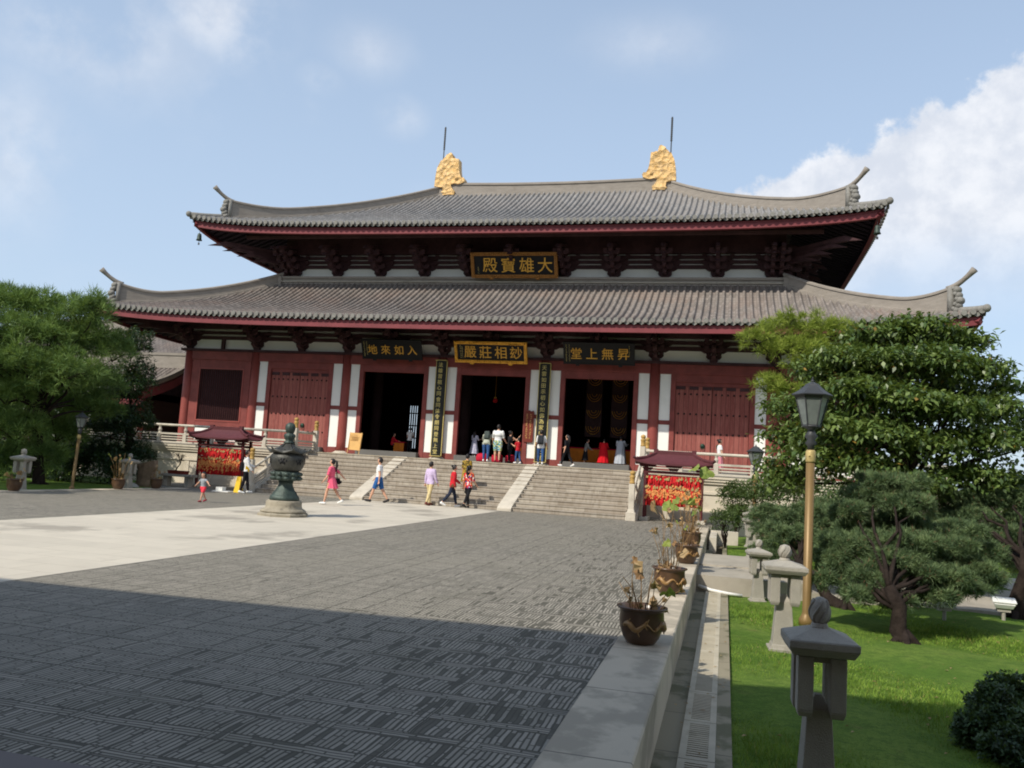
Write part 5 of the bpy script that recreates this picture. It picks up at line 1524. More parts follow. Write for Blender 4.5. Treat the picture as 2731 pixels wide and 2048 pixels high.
# ================================================================== trees and plants
PADS = {
    'LP': [(-14.12,-13.28,6.3,1.0,0.5),(-12.99,-12.97,6.21,1.0,0.5),(-11.48,-13.08,6.04,0.9,0.52),(-10.61,-13.39,6.19,0.42,0.42),(-13.42,-14.02,5.18,0.97,0.56),(-12.16,-13.67,5.01,1.05,0.56),(-11.5,-12.48,5.22,0.92,0.58),(-10.68,-12.23,4.83,0.63,0.47),(-12.5,-14.18,4.04,1.11,0.55),(-11.12,-13.82,3.97,1.03,0.51),(-10.47,-13.09,3.6,0.81,0.48),(-13.08,-14.24,3.06,0.79,0.55),(-12.09,-13.45,3.02,0.97,0.48),(-10.47,-13.54,2.88,0.79,0.35),(-9.77,-13.34,2.77,0.44,0.21),(-13.14,-13.61,1.83,0.97,0.56),(-11.74,-13.24,1.84,0.81,0.45),(-13.84,-13.17,0.83,0.66,0.49),(-12.97,-12.44,0.98,0.75,0.37),(-15.45,-12.61,6.59,0.69,0.52),(-13.45,-11.44,5.26,1.05,0.7),(-14.58,-11.57,3.62,1.23,0.7),(-15.19,-13.38,4.57,0.83,0.83),(-15.11,-13.12,2.26,0.83,1.0)],
    'DT': [(-13.58,-7.87,5.53,0.88,0.97),(-13.21,-7.63,4.1,0.7,1.07),(-13.73,-8.23,3.63,0.96,1.15),(-13.34,-7.48,2.36,0.82,1.07),(-13.6,-8.56,2.09,0.94,1.13),(-14.47,-8.67,0.91,1.13,0.85),(-12.86,-7.74,1.02,0.77,0.67),(-13.55,-8.41,0.78,0.94,0.76),(-15.76,-8.46,0.65,0.96,0.77)],
    'BT': [(13.89,-17.79,5.02,0.72,0.39),(14.78,-17.58,5.18,0.72,0.34),(15.53,-17.36,4.97,0.62,0.39),(13.19,-18.43,4.42,0.7,0.38),(13.94,-18.63,4.24,0.78,0.44),(14.89,-18.39,4.3,0.78,0.44),(15.91,-17.51,4.34,0.61,0.42),(16.56,-17.0,4.03,0.41,0.39),(12.57,-18.14,4.03,0.59,0.39),(13.27,-18.95,3.54,0.77,0.43),(14.13,-19.13,3.42,0.76,0.42),(15.05,-18.88,3.38,0.76,0.42),(16.12,-18.09,3.39,0.6,0.44),(12.18,-18.38,3.3,0.59,0.42),(12.8,-19.21,2.87,0.67,0.43),(13.66,-19.37,2.63,0.75,0.42),(14.57,-19.13,2.59,0.75,0.42),(15.62,-18.66,2.66,0.76,0.42),(16.55,-17.8,2.75,0.44,0.49),(11.91,-18.37,2.53,0.49,0.38),(12.48,-19.02,2.19,0.58,0.43),(13.34,-19.29,1.96,0.66,0.38),(14.42,-19.1,1.84,0.75,0.37),(15.56,-18.6,1.91,0.76,0.38),(16.58,-17.72,1.97,0.59,0.39),(12.02,-18.47,1.73,0.45,0.4),(11.71,-18.26,2.02,0.28,0.39),(14.61,-16.51,4.43,1.3,0.76),(15.7,-16.12,3.42,1.41,0.97),(13.62,-16.59,2.75,1.3,0.87),(17.44,-16.68,3.15,0.62,0.82)],
    'YP': [(11.52,-11.23,5.93,0.47,0.28),(12.25,-10.56,6.3,0.55,0.35),(13.09,-10.36,6.44,0.61,0.33),(13.86,-10.14,6.26,0.61,0.35),(12.52,-10.95,5.64,0.64,0.28),(13.39,-10.2,5.7,0.69,0.35),(11.84,-11.0,4.47,0.51,0.26),(12.43,-10.84,4.32,0.54,0.23),(12.92,-10.27,5.12,0.55,0.32),(12.45,-10.55,6.64,0.2,0.26)],
    'PA': [(13.24,-22.92,1.7,0.43,0.19),(13.5,-23.24,1.43,0.38,0.17),(12.95,-22.98,1.5,0.36,0.17),(12.64,-23.24,1.26,0.31,0.16),(12.48,-23.64,0.74,0.36,0.18),(12.99,-23.62,0.81,0.37,0.17),(13.44,-23.62,0.87,0.42,0.18),(13.94,-23.27,0.76,0.41,0.17),(12.59,-23.79,0.4,0.35,0.16),(12.91,-24.01,0.29,0.36,0.16),(13.66,-23.72,0.43,0.45,0.18),(14.31,-23.25,0.51,0.4,0.17),(14.61,-23.05,0.36,0.26,0.14),(13.28,-23.84,0.58,0.4,0.17),(12.32,-23.77,0.51,0.23,0.13),(13.47,-22.38,1.1,0.46,0.23)],
    'PB': [(15.82,-18.5,1.55,0.45,0.22),(16.38,-18.36,1.6,0.4,0.23),(15.44,-18.97,1.17,0.52,0.22),(15.95,-19.01,0.85,0.55,0.24),(16.47,-18.49,1.13,0.37,0.26),(15.06,-18.65,1.13,0.36,0.19),(16.38,-18.67,0.59,0.37,0.22),(16.9,-18.2,1.43,0.38,0.28)],
    'PC': [(11.9,-19.98,1.0,0.44,0.18),(11.52,-20.36,0.67,0.34,0.2),(12.38,-19.87,1.12,0.39,0.2),(12.57,-20.1,0.83,0.38,0.21),(12.04,-20.43,0.63,0.43,0.18),(11.47,-20.54,0.28,0.25,0.14),(12.18,-20.36,0.33,0.34,0.14),(12.81,-19.45,1.18,0.42,0.21)],
    'SH': [(11.04,-7.75,1.04,0.54,0.51),(11.24,-8.16,0.44,0.47,0.39),(10.71,-11.4,0.41,0.42,0.33),(11.77,-9.12,1.12,0.6,0.6)],
    'BX': [(13.57,-27.69,-0.63,0.5,0.45),(13.2,-28.1,-0.57,0.27,0.27),(13.77,-27.56,-0.37,0.29,0.24)],
}
PADS['BX'] = [(13.0,-29.23,-0.19,0.22,0.2),(13.28,-28.95,-0.15,0.23,0.21),(13.1,-29.5,-0.3,0.27,0.19),(12.83,-29.47,-0.3,0.19,0.16),(12.72,-29.49,-0.37,0.12,0.14),(13.1,-29.0,-0.1,0.16,0.15)]
PADS['PA'] += [(12.66,-24.15,0.09,0.3,0.14),(13.07,-24.15,0.08,0.3,0.12),(13.68,-23.9,0.15,0.34,0.14),(12.27,-23.96,0.23,0.25,0.12),(14.19,-23.56,0.25,0.32,0.14),(13.55,-22.56,0.97,0.38,0.17),(12.87,-22.84,1.0,0.34,0.17),(14.42,-21.92,0.99,0.39,0.19),(14.92,-21.76,0.68,0.39,0.19)]
PADS['PB'] += [(15.92,-19.39,0.43,0.44,0.23),(15.54,-19.01,0.77,0.41,0.22),(15.34,-18.61,1.47,0.42,0.21)]
PADS['PC'] += [(11.77,-20.7,0.63,0.35,0.19),(12.43,-20.73,0.55,0.39,0.21),(11.37,-20.01,0.91,0.24,0.17),(12.86,-19.81,0.74,0.41,0.24),(11.85,-20.85,0.26,0.31,0.14)]
PADS['D2'] = [(-19.37,-8.22,4.43,1.2,1.0),(-18.2,-7.37,4.16,1.22,1.01),(-16.44,-7.4,3.81,1.1,1.0),(-18.53,-7.81,2.49,1.2,1.0),(-16.77,-7.84,2.17,1.18,0.99),(-19.69,-8.1,2.42,1.2,1.0),(-15.91,-7.13,2.55,0.9,0.9),(-17.65,-8.44,0.73,1.17,0.88),(-16.34,-8.12,0.91,1.17,0.88),(-18.78,-8.73,0.66,1.17,0.78)]
PADS['RS'] = [(12.57,-9.95,1.12,0.87,0.87),(13.85,-10.66,1.09,0.97,0.83),(15.1,-10.85,1.11,0.95,0.82),(16.42,-10.51,1.13,0.95,0.82),(17.59,-10.73,1.15,0.93,0.8),(18.76,-10.42,1.16,0.8,0.8),(13.11,-11.79,0.14,0.93,0.67),(14.62,-12.44,0.18,0.89,0.64),(16.1,-12.06,0.21,0.89,0.57)]
def rand_unit(n): v = rng.normal(size=(n, 3)); return v / np.linalg.norm(v, axis=1, keepdims=True)
def orth(d):
    a = np.where(np.abs(d[:, :1]) < 0.8, np.array([[1.0, 0, 0]]), np.array([[0, 1.0, 0]]))
    u = np.cross(d, a); u /= np.linalg.norm(u, axis=1, keepdims=True); return u, np.cross(d, u)
def needles(P, Dr, K, ln, spread, wd):
    """tufts at P pointing along Dr, K needles each -> triangles"""
    n = len(P); P = np.repeat(P, K, 0); Dr = np.repeat(Dr, K, 0)
    d = Dr + rng.normal(size=(n * K, 3)) * spread; d /= np.linalg.norm(d, axis=1, keepdims=True)
    L = ln * rng.uniform(0.6, 1.15, (n * K, 1)); u, _ = orth(d)
    ang = rng.normal(size=(n * K, 3)); s = np.cross(d, ang); s /= np.linalg.norm(s, axis=1, keepdims=True); s *= wd
    V = np.empty((n * K, 3, 3)); V[:, 0] = P - s; V[:, 1] = P + s; V[:, 2] = P + d * L
    return V.reshape(-1, 3)
def puffs(pads, per, rad, K, ln, wd):
    """crown of separate needle puffs: each a small burst of needles round its own twig end"""
    Cs, Rs = [], []
    for x, y, z, rx, rz in pads:
        n = max(8, int(per * rx * (rx + rz))); d = rand_unit(n)
        d[:, 2] = np.where(rng.random(n) < 0.62, np.abs(d[:, 2]), d[:, 2])
        q = np.where(rng.random(n) < 0.72, rng.uniform(0.78, 1.2, n), rng.uniform(0.3, 0.85, n))[:, None]
        Cs.append(np.array([[x, y, z]]) + d * q * np.array([[rx, rx * 0.9, rz]])); Rs.append(d * 0.55 + np.array([[0, 0, 0.5]]))
    C, A = np.concatenate(Cs), np.concatenate(Rs)
    n = len(C); sz = rng.uniform(0.65, 1.5, (n, 1))
    C2, A2, S2 = np.repeat(C, K, 0), np.repeat(A, K, 0), np.repeat(sz, K, 0)
    d = rand_unit(n * K) + A2 * 0.9; d /= np.linalg.norm(d, axis=1, keepdims=True)
    P0 = C2 + d * rad * S2 * rng.uniform(0.1, 0.75, (n * K, 1))
    e = d + rng.normal(size=d.shape) * 0.3; e /= np.linalg.norm(e, axis=1, keepdims=True)
    s_ = np.cross(e, rng.normal(size=e.shape)); s_ /= np.linalg.norm(s_, axis=1, keepdims=True); s_ *= wd
    V = np.empty((n * K, 3, 3)); V[:, 0] = P0 - s_; V[:, 1] = P0 + s_; V[:, 2] = P0 + e * ln * S2 * rng.uniform(0.7, 1.1, (n * K, 1))
    return V.reshape(-1, 3)
def pad_points(pads, dens, shell=0.75, updir=0.75):
    Ps, Ds = [], []
    for x, y, z, rx, rz in pads:
        n = int(dens * rx * (rx + rz)); d = rand_unit(n)
        d[:, 2] = np.where(rng.random(n) < updir, np.abs(d[:, 2]), d[:, 2])
        r = np.where(rng.random(n) < shell, rng.uniform(0.82, 1.05, n), rng.uniform(0.2, 0.9, n))[:, None]
        lump = 1 + 0.16 * np.sin(d[:, :1] * 7 + x * 3) * np.cos(d[:, 1:2] * 6 + y) + 0.10 * np.sin(d[:, 2:3] * 9 + z * 5)
        Ps.append(np.array([[x, y, z]]) + d * r * lump * np.array([[rx, rx * 0.85, rz]])); Ds.append(d * 0.8 + np.array([[0, 0, 0.55]]))
    P, Dr = np.concatenate(Ps), np.concatenate(Ds); return P, Dr / np.linalg.norm(Dr, axis=1, keepdims=True)
def leaves(P, Dr, ln, wd, droop=0.5, jit=0.7):
    n = len(P); d = Dr * np.array([[1, 1, 0.25]]) + rng.normal(size=(n, 3)) * jit; d[:, 2] -= droop
    d /= np.linalg.norm(d, axis=1, keepdims=True)
    up_ = np.array([[0, 0, 1.0]]) + rng.normal(size=(n, 3)) * 0.45 + Dr * 0.5
    s = np.cross(d, up_); s /= np.linalg.norm(s, axis=1, keepdims=True); nr = np.cross(s, d)
    L = ln * rng.uniform(0.65, 1.2, (n, 1)); W = wd * rng.uniform(0.7, 1.15, (n, 1))
    V = np.empty((n, 4, 3)); V[:, 0] = P; V[:, 1] = P + d * L * 0.45 + s * W * 0.5 + nr * L * 0.05; V[:, 2] = P + d * L - nr * L * 0.10; V[:, 3] = P + d * L * 0.45 - s * W * 0.5 + nr * L * 0.05
    return V.reshape(-1, 3)
def limb(b, p0, p1, r0, r1, seed, sag=0.12, n=6):
    rr = random.Random(seed); p0, p1 = Vector(p0), Vector(p1); L = (p1 - p0).length; pts = []
    for i in range(n + 1):
        u = i / n; q = p0.lerp(p1, u) + Vector((rr.uniform(-1, 1), rr.uniform(-1, 1), rr.uniform(-0.6, 0.6))) * L * 0.045 * math.sin(u * math.pi) + Vector((0, 0, sag * L * math.sin(u * math.pi)))
        pts.append(q)
    b.tube(pts, [r0 + (r1 - r0) * (i / n) ** 0.8 for i in range(n + 1)], 9)
def tree(name, label, base, fork, pads, crown_mesh, bark, r0, group=None, cat="tree", seed=1, extra=()):
    t = thing(name, base, label, cat, group)
    b = MB(); b.smooth = True; rr = random.Random(seed)
    bs, fk = Vector(base) - Vector((0, 0, 0.15)), Vector(fork)
    b.tube([bs, bs + Vector((0.02, 0, 0.18)), bs.lerp(fk, 0.35) + Vector((rr.uniform(-0.1, 0.1), rr.uniform(-0.1, 0.1), 0)), bs.lerp(fk, 0.7) + Vector((rr.uniform(-0.1, 0.1), 0, 0)), fk], [r0 * 1.5, r0 * 1.1, r0, r0 * 0.85, r0 * 0.7], 12)
    for a in range(5):                              # root flare
        an = a * 1.257 + seed; b.tube([bs + Vector((0, 0, 0.32)), bs + Vector((r0 * 1.5 * math.cos(an), r0 * 1.5 * math.sin(an), 0.16)), bs + Vector((r0 * 2.4 * math.cos(an), r0 * 2.4 * math.sin(an), 0.02))], [r0 * 0.6, r0 * 0.45, r0 * 0.15], 7)
    for e in extra: limb(b, *e)
    part("trunk", b, bark, t)
    b = MB(); b.smooth = True
    for i, (x, y, z, rx, rz) in enumerate(pads):
        st = fk.lerp(bs, rr.uniform(0.0, 0.35)); limb(b, st, (x, y, z - rz * 0.3), r0 * 0.33, r0 * 0.07, seed * 31 + i, 0.08)
        for k in range(4):
            a = rr.uniform(0, 6.28); limb(b, (x, y, z - rz * 0.4), (x + rx * 0.75 * math.cos(a), y + rx * 0.65 * math.sin(a), z + rz * rr.uniform(0, 0.5)), r0 * 0.12, r0 * 0.04, i * 7 + k, 0.05, 3)
    part("branches", b, bark, t)
    o = link("crown", crown_mesh, t); o.location = -Vector(base)
    return t
PL = [(x - 0.12, y, z - 0.1, rx * 1.0, rz * 1.2) for x, y, z, rx, rz in PADS['LP']] + [(-13.5, -19.2, 4.6, 1.3, 0.7), (-12.4, -20.6, 4.4, 1.2, 0.6), (-14.8, -17.8, 5.6, 1.4, 0.8), (-15.6, -16.0, 6.4, 1.4, 0.8), (-14.2, -21.0, 5.4, 1.3, 0.7), (-16.2, -18.6, 5.2, 1.4, 0.8)]  # the extra pads lie out of view, added to shade the left lawn
PL = [p if (p[2] > 3.6 or p[1] < -16.2 or p[0] < -12.6) else tuple(CAM[i] + (p[i] - CAM[i]) * 1.12 for i in range(3)) + (p[3] * 1.08, p[4] * 1.08) for p in PL]   # the low boughs sit behind the lamp post
me = fast_mesh("crown", puffs(PL, 78, 0.24, 44, 0.21, 0.012), 3, m_needleL)
tree("pine_tree", "big bright green pine filling the left edge in front of the side halls", (-13.0, -12.6, -0.1), (-13.2, -12.9, 3.4), PL, me, m_barkpine, 0.2, "pine trees", seed=3)
P_, D_ = pad_points(PADS['DT'], 2100, 0.6)
me = fast_mesh("crown", leaves(P_, D_, 0.13, 0.06, 0.3), 4, m_leafdark)
tree("camphor_tree", "dark glossy tree between the bright left pine and the side hall roof", (-13.3, -7.8, -0.1), (-13.3, -7.9, 2.6), PADS['DT'], me, m_bark, 0.18, seed=5)
rb = random.Random(4)
PB_ = [(x + rb.uniform(-0.1, 0.1), y, z + rb.uniform(-0.08, 0.08), rx * rb.uniform(0.82, 1.12), rz * rb.uniform(0.62, 0.95)) for x, y, z, rx, rz in PADS['BT']]
P_, D_ = pad_points(PB_, 1900, 0.7, 0.66)
cl = np.repeat(P_[::7], 7, 0)[:len(P_)]           # leaves hang in small sprays
P_ = cl + rng.normal(size=cl.shape) * np.array([[0.13, 0.13, 0.05]])
me = fast_mesh("crown", leaves(P_, D_, 0.15, 0.08, 0.6, 0.65), 4, m_leafbig)
tree("broadleaf_tree", "large leafy tree hiding the hall's right corner behind the lamp post", (14.8, -16.6, -0.5), (14.7, -16.8, 2.2), PADS['BT'], me, m_bark, 0.2, seed=7)
me = fast_mesh("crown", puffs([(x, y, z, rx * 1.1, rz * 1.35) for x, y, z, rx, rz in PADS['YP']], 75, 0.17, 44, 0.16, 0.010), 3, m_needleY)
tree("pine_tree", "yellow-green pine reaching past the leafy tree in front of the hall's closed right doors", (13.3, -8.9, -0.5), (13.2, -9.0, 5.2), PADS['YP'], me, m_barkpine, 0.13, "pine trees", seed=9)
for key, base, fork, r0, lab, seed, ext in (
        ('PA', (13.15, -24.7, -0.47), (12.95, -24.6, 0.30), 0.115, "cloud-pruned blue-green pine nearest on the lawn, just right of the tall lamp post", 11, []),
        ('PB', (15.75, -20.7, -0.47), (15.85, -20.8, 0.75), 0.12, "blue-green pruned pine with a bare dark trunk at the right edge", 13, []),
        ('PC', (12.75, -21.9, -0.47), (12.0, -21.3, 0.25), 0.10, "low blue-green pine with a leaning trunk behind the sunlit stone lantern", 17, [])):
    rp = random.Random(seed); PX = []
    for x, y, z, rx, rz in PADS[key]:               # every pad is a cluster of smaller lobes
        PX.append((x, y, z - rz * 0.1, rx * 0.85, rz * 0.85))
        for q in range(4):
            a = rp.uniform(0, 6.28); f = rp.uniform(0.55, 0.95)
            PX.append((x + rx * f * math.cos(a), y + rx * f * math.sin(a), z + rz * rp.uniform(-0.5, 0.45), rx * rp.uniform(0.32, 0.5), rz * rp.uniform(0.4, 0.62)))
    me = fast_mesh("crown", puffs(PX, 760 if key == 'PA' else 540, 0.08, 64, 0.066, 0.0046 if key == 'PA' else 0.0056), 3, m_needleR)
    tree("pine_tree", lab, base, fork, PADS[key], me, m_barkpine, r0, "pine trees", seed=seed, extra=ext)
def shrub(pads, label, mat, ln, wd, dens, base, name="shrub", group="shrubs", stems=9, droop=0.0):
    t = thing(name, base, label, "shrub", group)
    P_, D_ = pad_points(pads, dens, 0.65, 0.6)
    o = link("foliage", fast_mesh("foliage", leaves(P_, D_, ln, wd, droop, 0.8), 4, mat), t); o.location = -Vector(base)
    b = MB(); b.smooth = True; rr = random.Random(int(base[0] * 10))
    for k in range(stems):
        x, y, z, rx, rz = rr.choice(pads); limb(b, base, (x + rr.uniform(-0.5, 0.5) * rx, y + rr.uniform(-0.5, 0.5) * rx, z + rz * 0.3), 0.022, 0.006, k)
    part("stems", b, m_bark, t)
S = PADS['SH']
shrub(S[:2], "dark leafy shrub against the terrace wall right of the ribbon stand", m_shrub, 0.10, 0.05, 4200, (11.1, -8.2, -0.4))
shrub([S[2]], "low loose shrub in the planter at the far end of the kerb", m_shrub, 0.09, 0.035, 4200, (10.75, -11.3, -0.4), droop=-0.3)
shrub([S[3]], "reddish-green shrub behind the farther lamp post", m_shrub, 0.09, 0.045, 3600, (11.9, -9.9, -0.4))
shrub(PADS['BX'] + [(13.0, -29.75, -0.36, 0.26, 0.15), (13.3, -29.5, -0.34, 0.30, 0.17), (13.15, -29.9, -0.40, 0.25, 0.12)], "dense dark clipped bush in the shaded bottom right corner of the lawn", m_box, 0.045, 0.024, 30000, (13.1, -29.3, -0.5), stems=8)
for i, (x, y, r_) in enumerate(((-14.5, -16.0, 1.1), (-16.5, -12.0, 1.3), (-15.5, -9.0, 1.2), (-12.6, -9.4, 0.8), (-17.5, -18.0, 1.4))):
    shrub([(x, y, 0.55, r_, 0.8), (x + 0.5, y - 0.3, 0.35, r_ * 0.8, 0.6)], ["dark shrub in the shade directly under the left pine", "dark shrub deep behind the left pine's trunk", "dark shrub below the glossy tree and far behind the lamp", "dark shrub just behind the brown upright rock", "dark shrub at the very left edge behind the stone lantern"][i], m_leafdark, 0.13, 0.07, 900, (x, y, -0.1), group="dark shrubs under the left trees")

P_, D_ = pad_points(PADS['D2'], 1500, 0.6)
tree("camphor_tree", "dark evergreen mass standing far behind the bright left pine", (-17.5, -8.5, -0.1), (-17.5, -8.5, 2.0), PADS['D2'], fast_mesh("crown", leaves(P_, D_, 0.16, 0.075, 0.3), 4, m_leafdark), m_bark, 0.2, seed=23)
RS = PADS['RS']
for i, (pk, lab) in enumerate(((RS[0:1] + RS[6:7], "dark shrub behind the low leaning pine"), (RS[1:2] + RS[7:8], "dark shrub straight behind the tall lamp post's pine"), (RS[2:3] + RS[8:9], "dark shrub under the large leafy tree's trunk"), (RS[3:4], "dark shrub under the leafy tree, right of its trunk"), (RS[4:6], "dark shrub at the right edge below the leafy tree"))):
    shrub(pk, lab, m_shrub, 0.13, 0.065, 900, (pk[0][0], pk[0][1], -0.5), group="dark shrubs under the leafy tree")

V = []
for k in range(90):
    x, y = 10.9 + 5.5 * rng.random() ** 1.3, -33 + 11 * rng.random(); a = rng.uniform(0, 6.28); r_ = rng.uniform(0.018, 0.035); z = -0.415
    V += [(x + r_ * math.cos(a), y + r_ * math.sin(a), z), (x - 0.5 * r_ * math.sin(a), y + 0.5 * r_ * math.cos(a), z + 0.012), (x - r_ * math.cos(a), y - r_ * math.sin(a), z + 0.004), (x + 0.5 * r_ * math.sin(a), y - 0.5 * r_ * math.cos(a), z + 0.01)]
for k in range(60):
    x, y = 10.30 + 0.45 * rng.random(), -33 + 12 * rng.random(); a = rng.uniform(0, 6.28); r_ = rng.uniform(0.012, 0.028); z = -0.395
    V += [(x + r_ * math.cos(a), y + r_ * math.sin(a), z), (x - 0.5 * r_ * math.sin(a), y + 0.5 * r_ * math.cos(a), z + 0.006), (x - r_ * math.cos(a), y - r_ * math.sin(a), z + 0.002), (x + 0.5 * r_ * math.sin(a), y - 0.5 * r_ * math.cos(a), z + 0.005)]
o = tag(link("fallen_leaves", fast_mesh("fallen_leaves", V, 4, m_lotusd)), "dry fallen leaves scattered over the right-hand lawn and drain", "leaves", kind='stuff')
# grass blades
def blades(name, x0, x1, y0, y1, n, h, wd, z, power):
    u = rng.random(n) ** power
    y = y0 + (y1 - y0) * u; x = x0 + (x1 - x0) * rng.random(n)
    keep = ~((y > -21.5) & (y < -15.8) & (x < 17.0)) & ~((x > 16.8) & (y > -18.0) & (y < -13.3))
    x, y = x[keep], y[keep]; n = len(x)
    hh = h * rng.uniform(0.5, 1.3, n) * (0.8 + 0.5 * np.sin(x * 2.1) * np.sin(y * 1.7)); a = rng.uniform(0, 6.28, n); l = rng.normal(size=(n, 2)) * 0.45 * hh[:, None]
    w_ = wd * (1 + np.clip((y - y0) / 14, 0, 2))
    V = np.empty((n, 3, 3)); V[:, 0] = np.stack([x - w_ * np.cos(a), y - w_ * np.sin(a), np.full(n, z)], 1); V[:, 1] = np.stack([x + w_ * np.cos(a), y + w_ * np.sin(a), np.full(n, z)], 1); V[:, 2] = np.stack([x + l[:, 0], y + l[:, 1], z + hh], 1)
    o = link(name, fast_mesh(name, V.reshape(-1, 3), 3, m_grass)); o['kind'] = 'stuff'
    tag(o, "short mown grass blades covering the right-hand lawn", "grass"); return o
blades("grass", 10.80, 19.0, -33.5, -9.5, 300000, 0.052, 0.0038, -0.47, 1.9)

# ================================================================== people
def ell_tube(b, pts, rx, ry, seg=14):
    vs, fs = [], []; n = len(pts)
    for i, p in enumerate(pts):
        t = (pts[min(i + 1, n - 1)] - pts[max(i - 1, 0)]).normalized()
        f = Vector((1, 0, 0)).cross(t) * -1
        f = t.cross(Vector((1, 0, 0))).normalized()
        for k in range(seg):
            a = 2 * math.pi * k / seg
            vs.append(p + Vector((1, 0, 0)) * (rx[i] * math.cos(a)) + f * (ry[i] * math.sin(a)))
    for i in range(n - 1):
        for k in range(seg): k2 = (k + 1) % seg; fs.append((i * seg + k, i * seg + k2, (i + 1) * seg + k2, (i + 1) * seg + k))
    fs.append(tuple(range(seg - 1, -1, -1))); fs.append(tuple((n - 1) * seg + k for k in range(seg)))
    b.add(vs, fs)
def capsule(b, p, q, r0, r1, seg=10):
    d = (q - p); L = d.length
    b.tube([p, p.lerp(q, 0.3), p.lerp(q, 0.65), q], [r0, r0 * 1.02, (r0 * 0.45 + r1 * 0.55), r1], seg); b.ball(p, r0, 10, 8); b.ball(q, r1, 10, 8)
def cloth_mat(spec):
    return spec
def person(loc, rz, H, label, clothes, legs=((0, 0), (0, 0)), arms=((0, 8, 10), (0, 8, 10)), lean=0, head=0, look=0, child=False, hair='short', skirt=None, robe=None, build=1.0, seated=False, face=False):
    """legs: (thigh forward, knee bend) left, right; arms: (forward, sideways, elbow bend) left, right, in degrees; front is +y"""
    k = H / 1.70; hs = 1.45 if child else 1.0
    sp = Vector((0, math.sin(R(lean)), math.cos(R(lean))))
    pel = Vector((0, 0, 0.93 if not child else 0.86)); tl = 1.0 if not child else 0.92
    neck = pel + sp * 0.52 * tl
    hd = Vector((0, math.sin(R(lean + head)), math.cos(R(lean + head))))
    hc = neck + hd * (0.155 * (1 if not child else 1.25))
    bones = [('torso', pel - sp * 0.05, neck), ('head', neck + hd * 0.05, hc + hd * 0.1)]
    b = MB()
    w_ = build
    ell_tube(b, [pel - sp * 0.10, pel, pel + sp * 0.12, pel + sp * 0.27, pel + sp * 0.40 * tl, pel + sp * 0.47 * tl, neck], [0.13 * w_, 0.155 * w_, 0.135 * w_, 0.155 * w_, 0.165 * w_, 0.12, 0.055], [0.10 * w_, 0.112 * w_, 0.098 * w_, 0.112 * w_, 0.105 * w_, 0.075, 0.052])
    capsule(b, neck - sp * 0.03, neck + hd * 0.09, 0.054, 0.05)
    hr = Matrix((Vector((1, 0, 0)), hd.cross(Vector((1, 0, 0))), hd)).transposed() @ Matrix.Rotation(R(look), 3, 'Z')
    hsz = 1.0 * hs
    b.ball(hc, 0.1 * hsz, 14, 10, (0.76, 0.95, 1.13), hr)
    b.ball(hc + hr @ Vector((0, 0.028, -0.062)) * hsz, 0.062 * hsz, 12, 8, (0.85, 0.9, 0.95), hr)
    b.ball(hc + hr @ Vector((0, 0.099, -0.018)) * hsz, 0.017 * hsz, 8, 6, (0.85, 1.1, 1.3), hr)
    for s in (-1, 1): b.ball(hc + hr @ Vector((s * 0.078, -0.005, -0.012)) * hsz, 0.024 * hsz, 8, 6, (0.45, 0.8, 1.25), hr)
    b.ball(hc + hr @ Vector((0, 0.088, -0.062)) * hsz, 0.02 * hsz, 8, 5, (1.2, 0.5, 0.45), hr)
    low = 9.0
    tl_, sl_ = (0.42, 0.41) if not child else (0.36, 0.37)
    feet = []
    for i, s in enumerate((-1, 1)):
        a, kb = legs[i]
        hip = pel + Vector((s * 0.088 * w_, 0, -0.03))
        d1 = Vector((s * 0.03, math.sin(R(a)), -math.cos(R(a)))).normalized(); kn = hip + d1 * tl_
        d2 = Vector((0, math.sin(R(a - kb)), -math.cos(R(a - kb)))); an = kn + d2 * sl_
        capsule(b, hip, kn, 0.083 * w_, 0.052 * w_); capsule(b, kn, an, 0.052 * w_, 0.034)
        b.ball(kn.lerp(an, 0.28) + Vector((0, -0.012, 0)), 0.055 * w_, 10, 8, (0.9, 0.9, 1.7))
        fd = Vector((s * 0.15, math.cos(R((a - kb) * 0.6)), math.sin(R((a - kb) * 0.6)))).normalized()
        capsule(b, an + Vector((0, -0.03, -0.035)) , an + fd * 0.15 + Vector((0, 0, -0.05)), 0.042, 0.034)
        bones += [('thigh%d' % i, hip, kn), ('shin%d' % i, kn, an), ('foot%d' % i, an + Vector((0, -0.03, -0.045)), an + fd * 0.16 + Vector((0, 0, -0.045)))]
        low = min(low, an.z - 0.088, (an + fd * 0.15).z - 0.088); feet.append(an)
    for i, s in enumerate((-1, 1)):
        a, ab, eb = arms[i]
        sh = pel + sp * 0.435 * tl + Vector((s * 0.168 * w_, 0, 0))
        d1 = Vector((s * math.sin(R(ab)), math.sin(R(a)) * math.cos(R(ab)), -math.cos(R(a)) * math.cos(R(ab)))); eL, wL = (0.285, 0.25) if not child else (0.23, 0.2)
        el_ = sh + d1 * eL
        d2 = Vector((s * math.sin(R(ab * 0.8)), math.sin(R(a + eb)) * math.cos(R(ab * 0.8)), -math.cos(R(a + eb)) * math.cos(R(ab * 0.8)))); wr = el_ + d2 * wL
        capsule(b, sh, el_, 0.052 * w_, 0.04); capsule(b, el_, wr, 0.04, 0.027)
        b.ball(wr + d2 * 0.05, 0.042, 10, 6, (0.75, 0.5, 1.0), d2.to_track_quat('Z', 'Y').to_matrix())
        q = d2.to_track_quat('Z', 'Y').to_matrix()
        for f, (ox, L) in enumerate(((-0.027, 0.055), (-0.009, 0.066), (0.009, 0.062), (0.027, 0.048))):
            p0 = wr + d2 * 0.075 + q @ Vector((ox, 0, 0)); p1 = p0 + d2 * L * 0.55 + q @ Vector((0, 0.006, 0)); b.tube([p0, p1, p1 + d2 * L * 0.4 + q @ Vector((0, 0.014, 0))], [0.0095, 0.009, 0.007], 6)
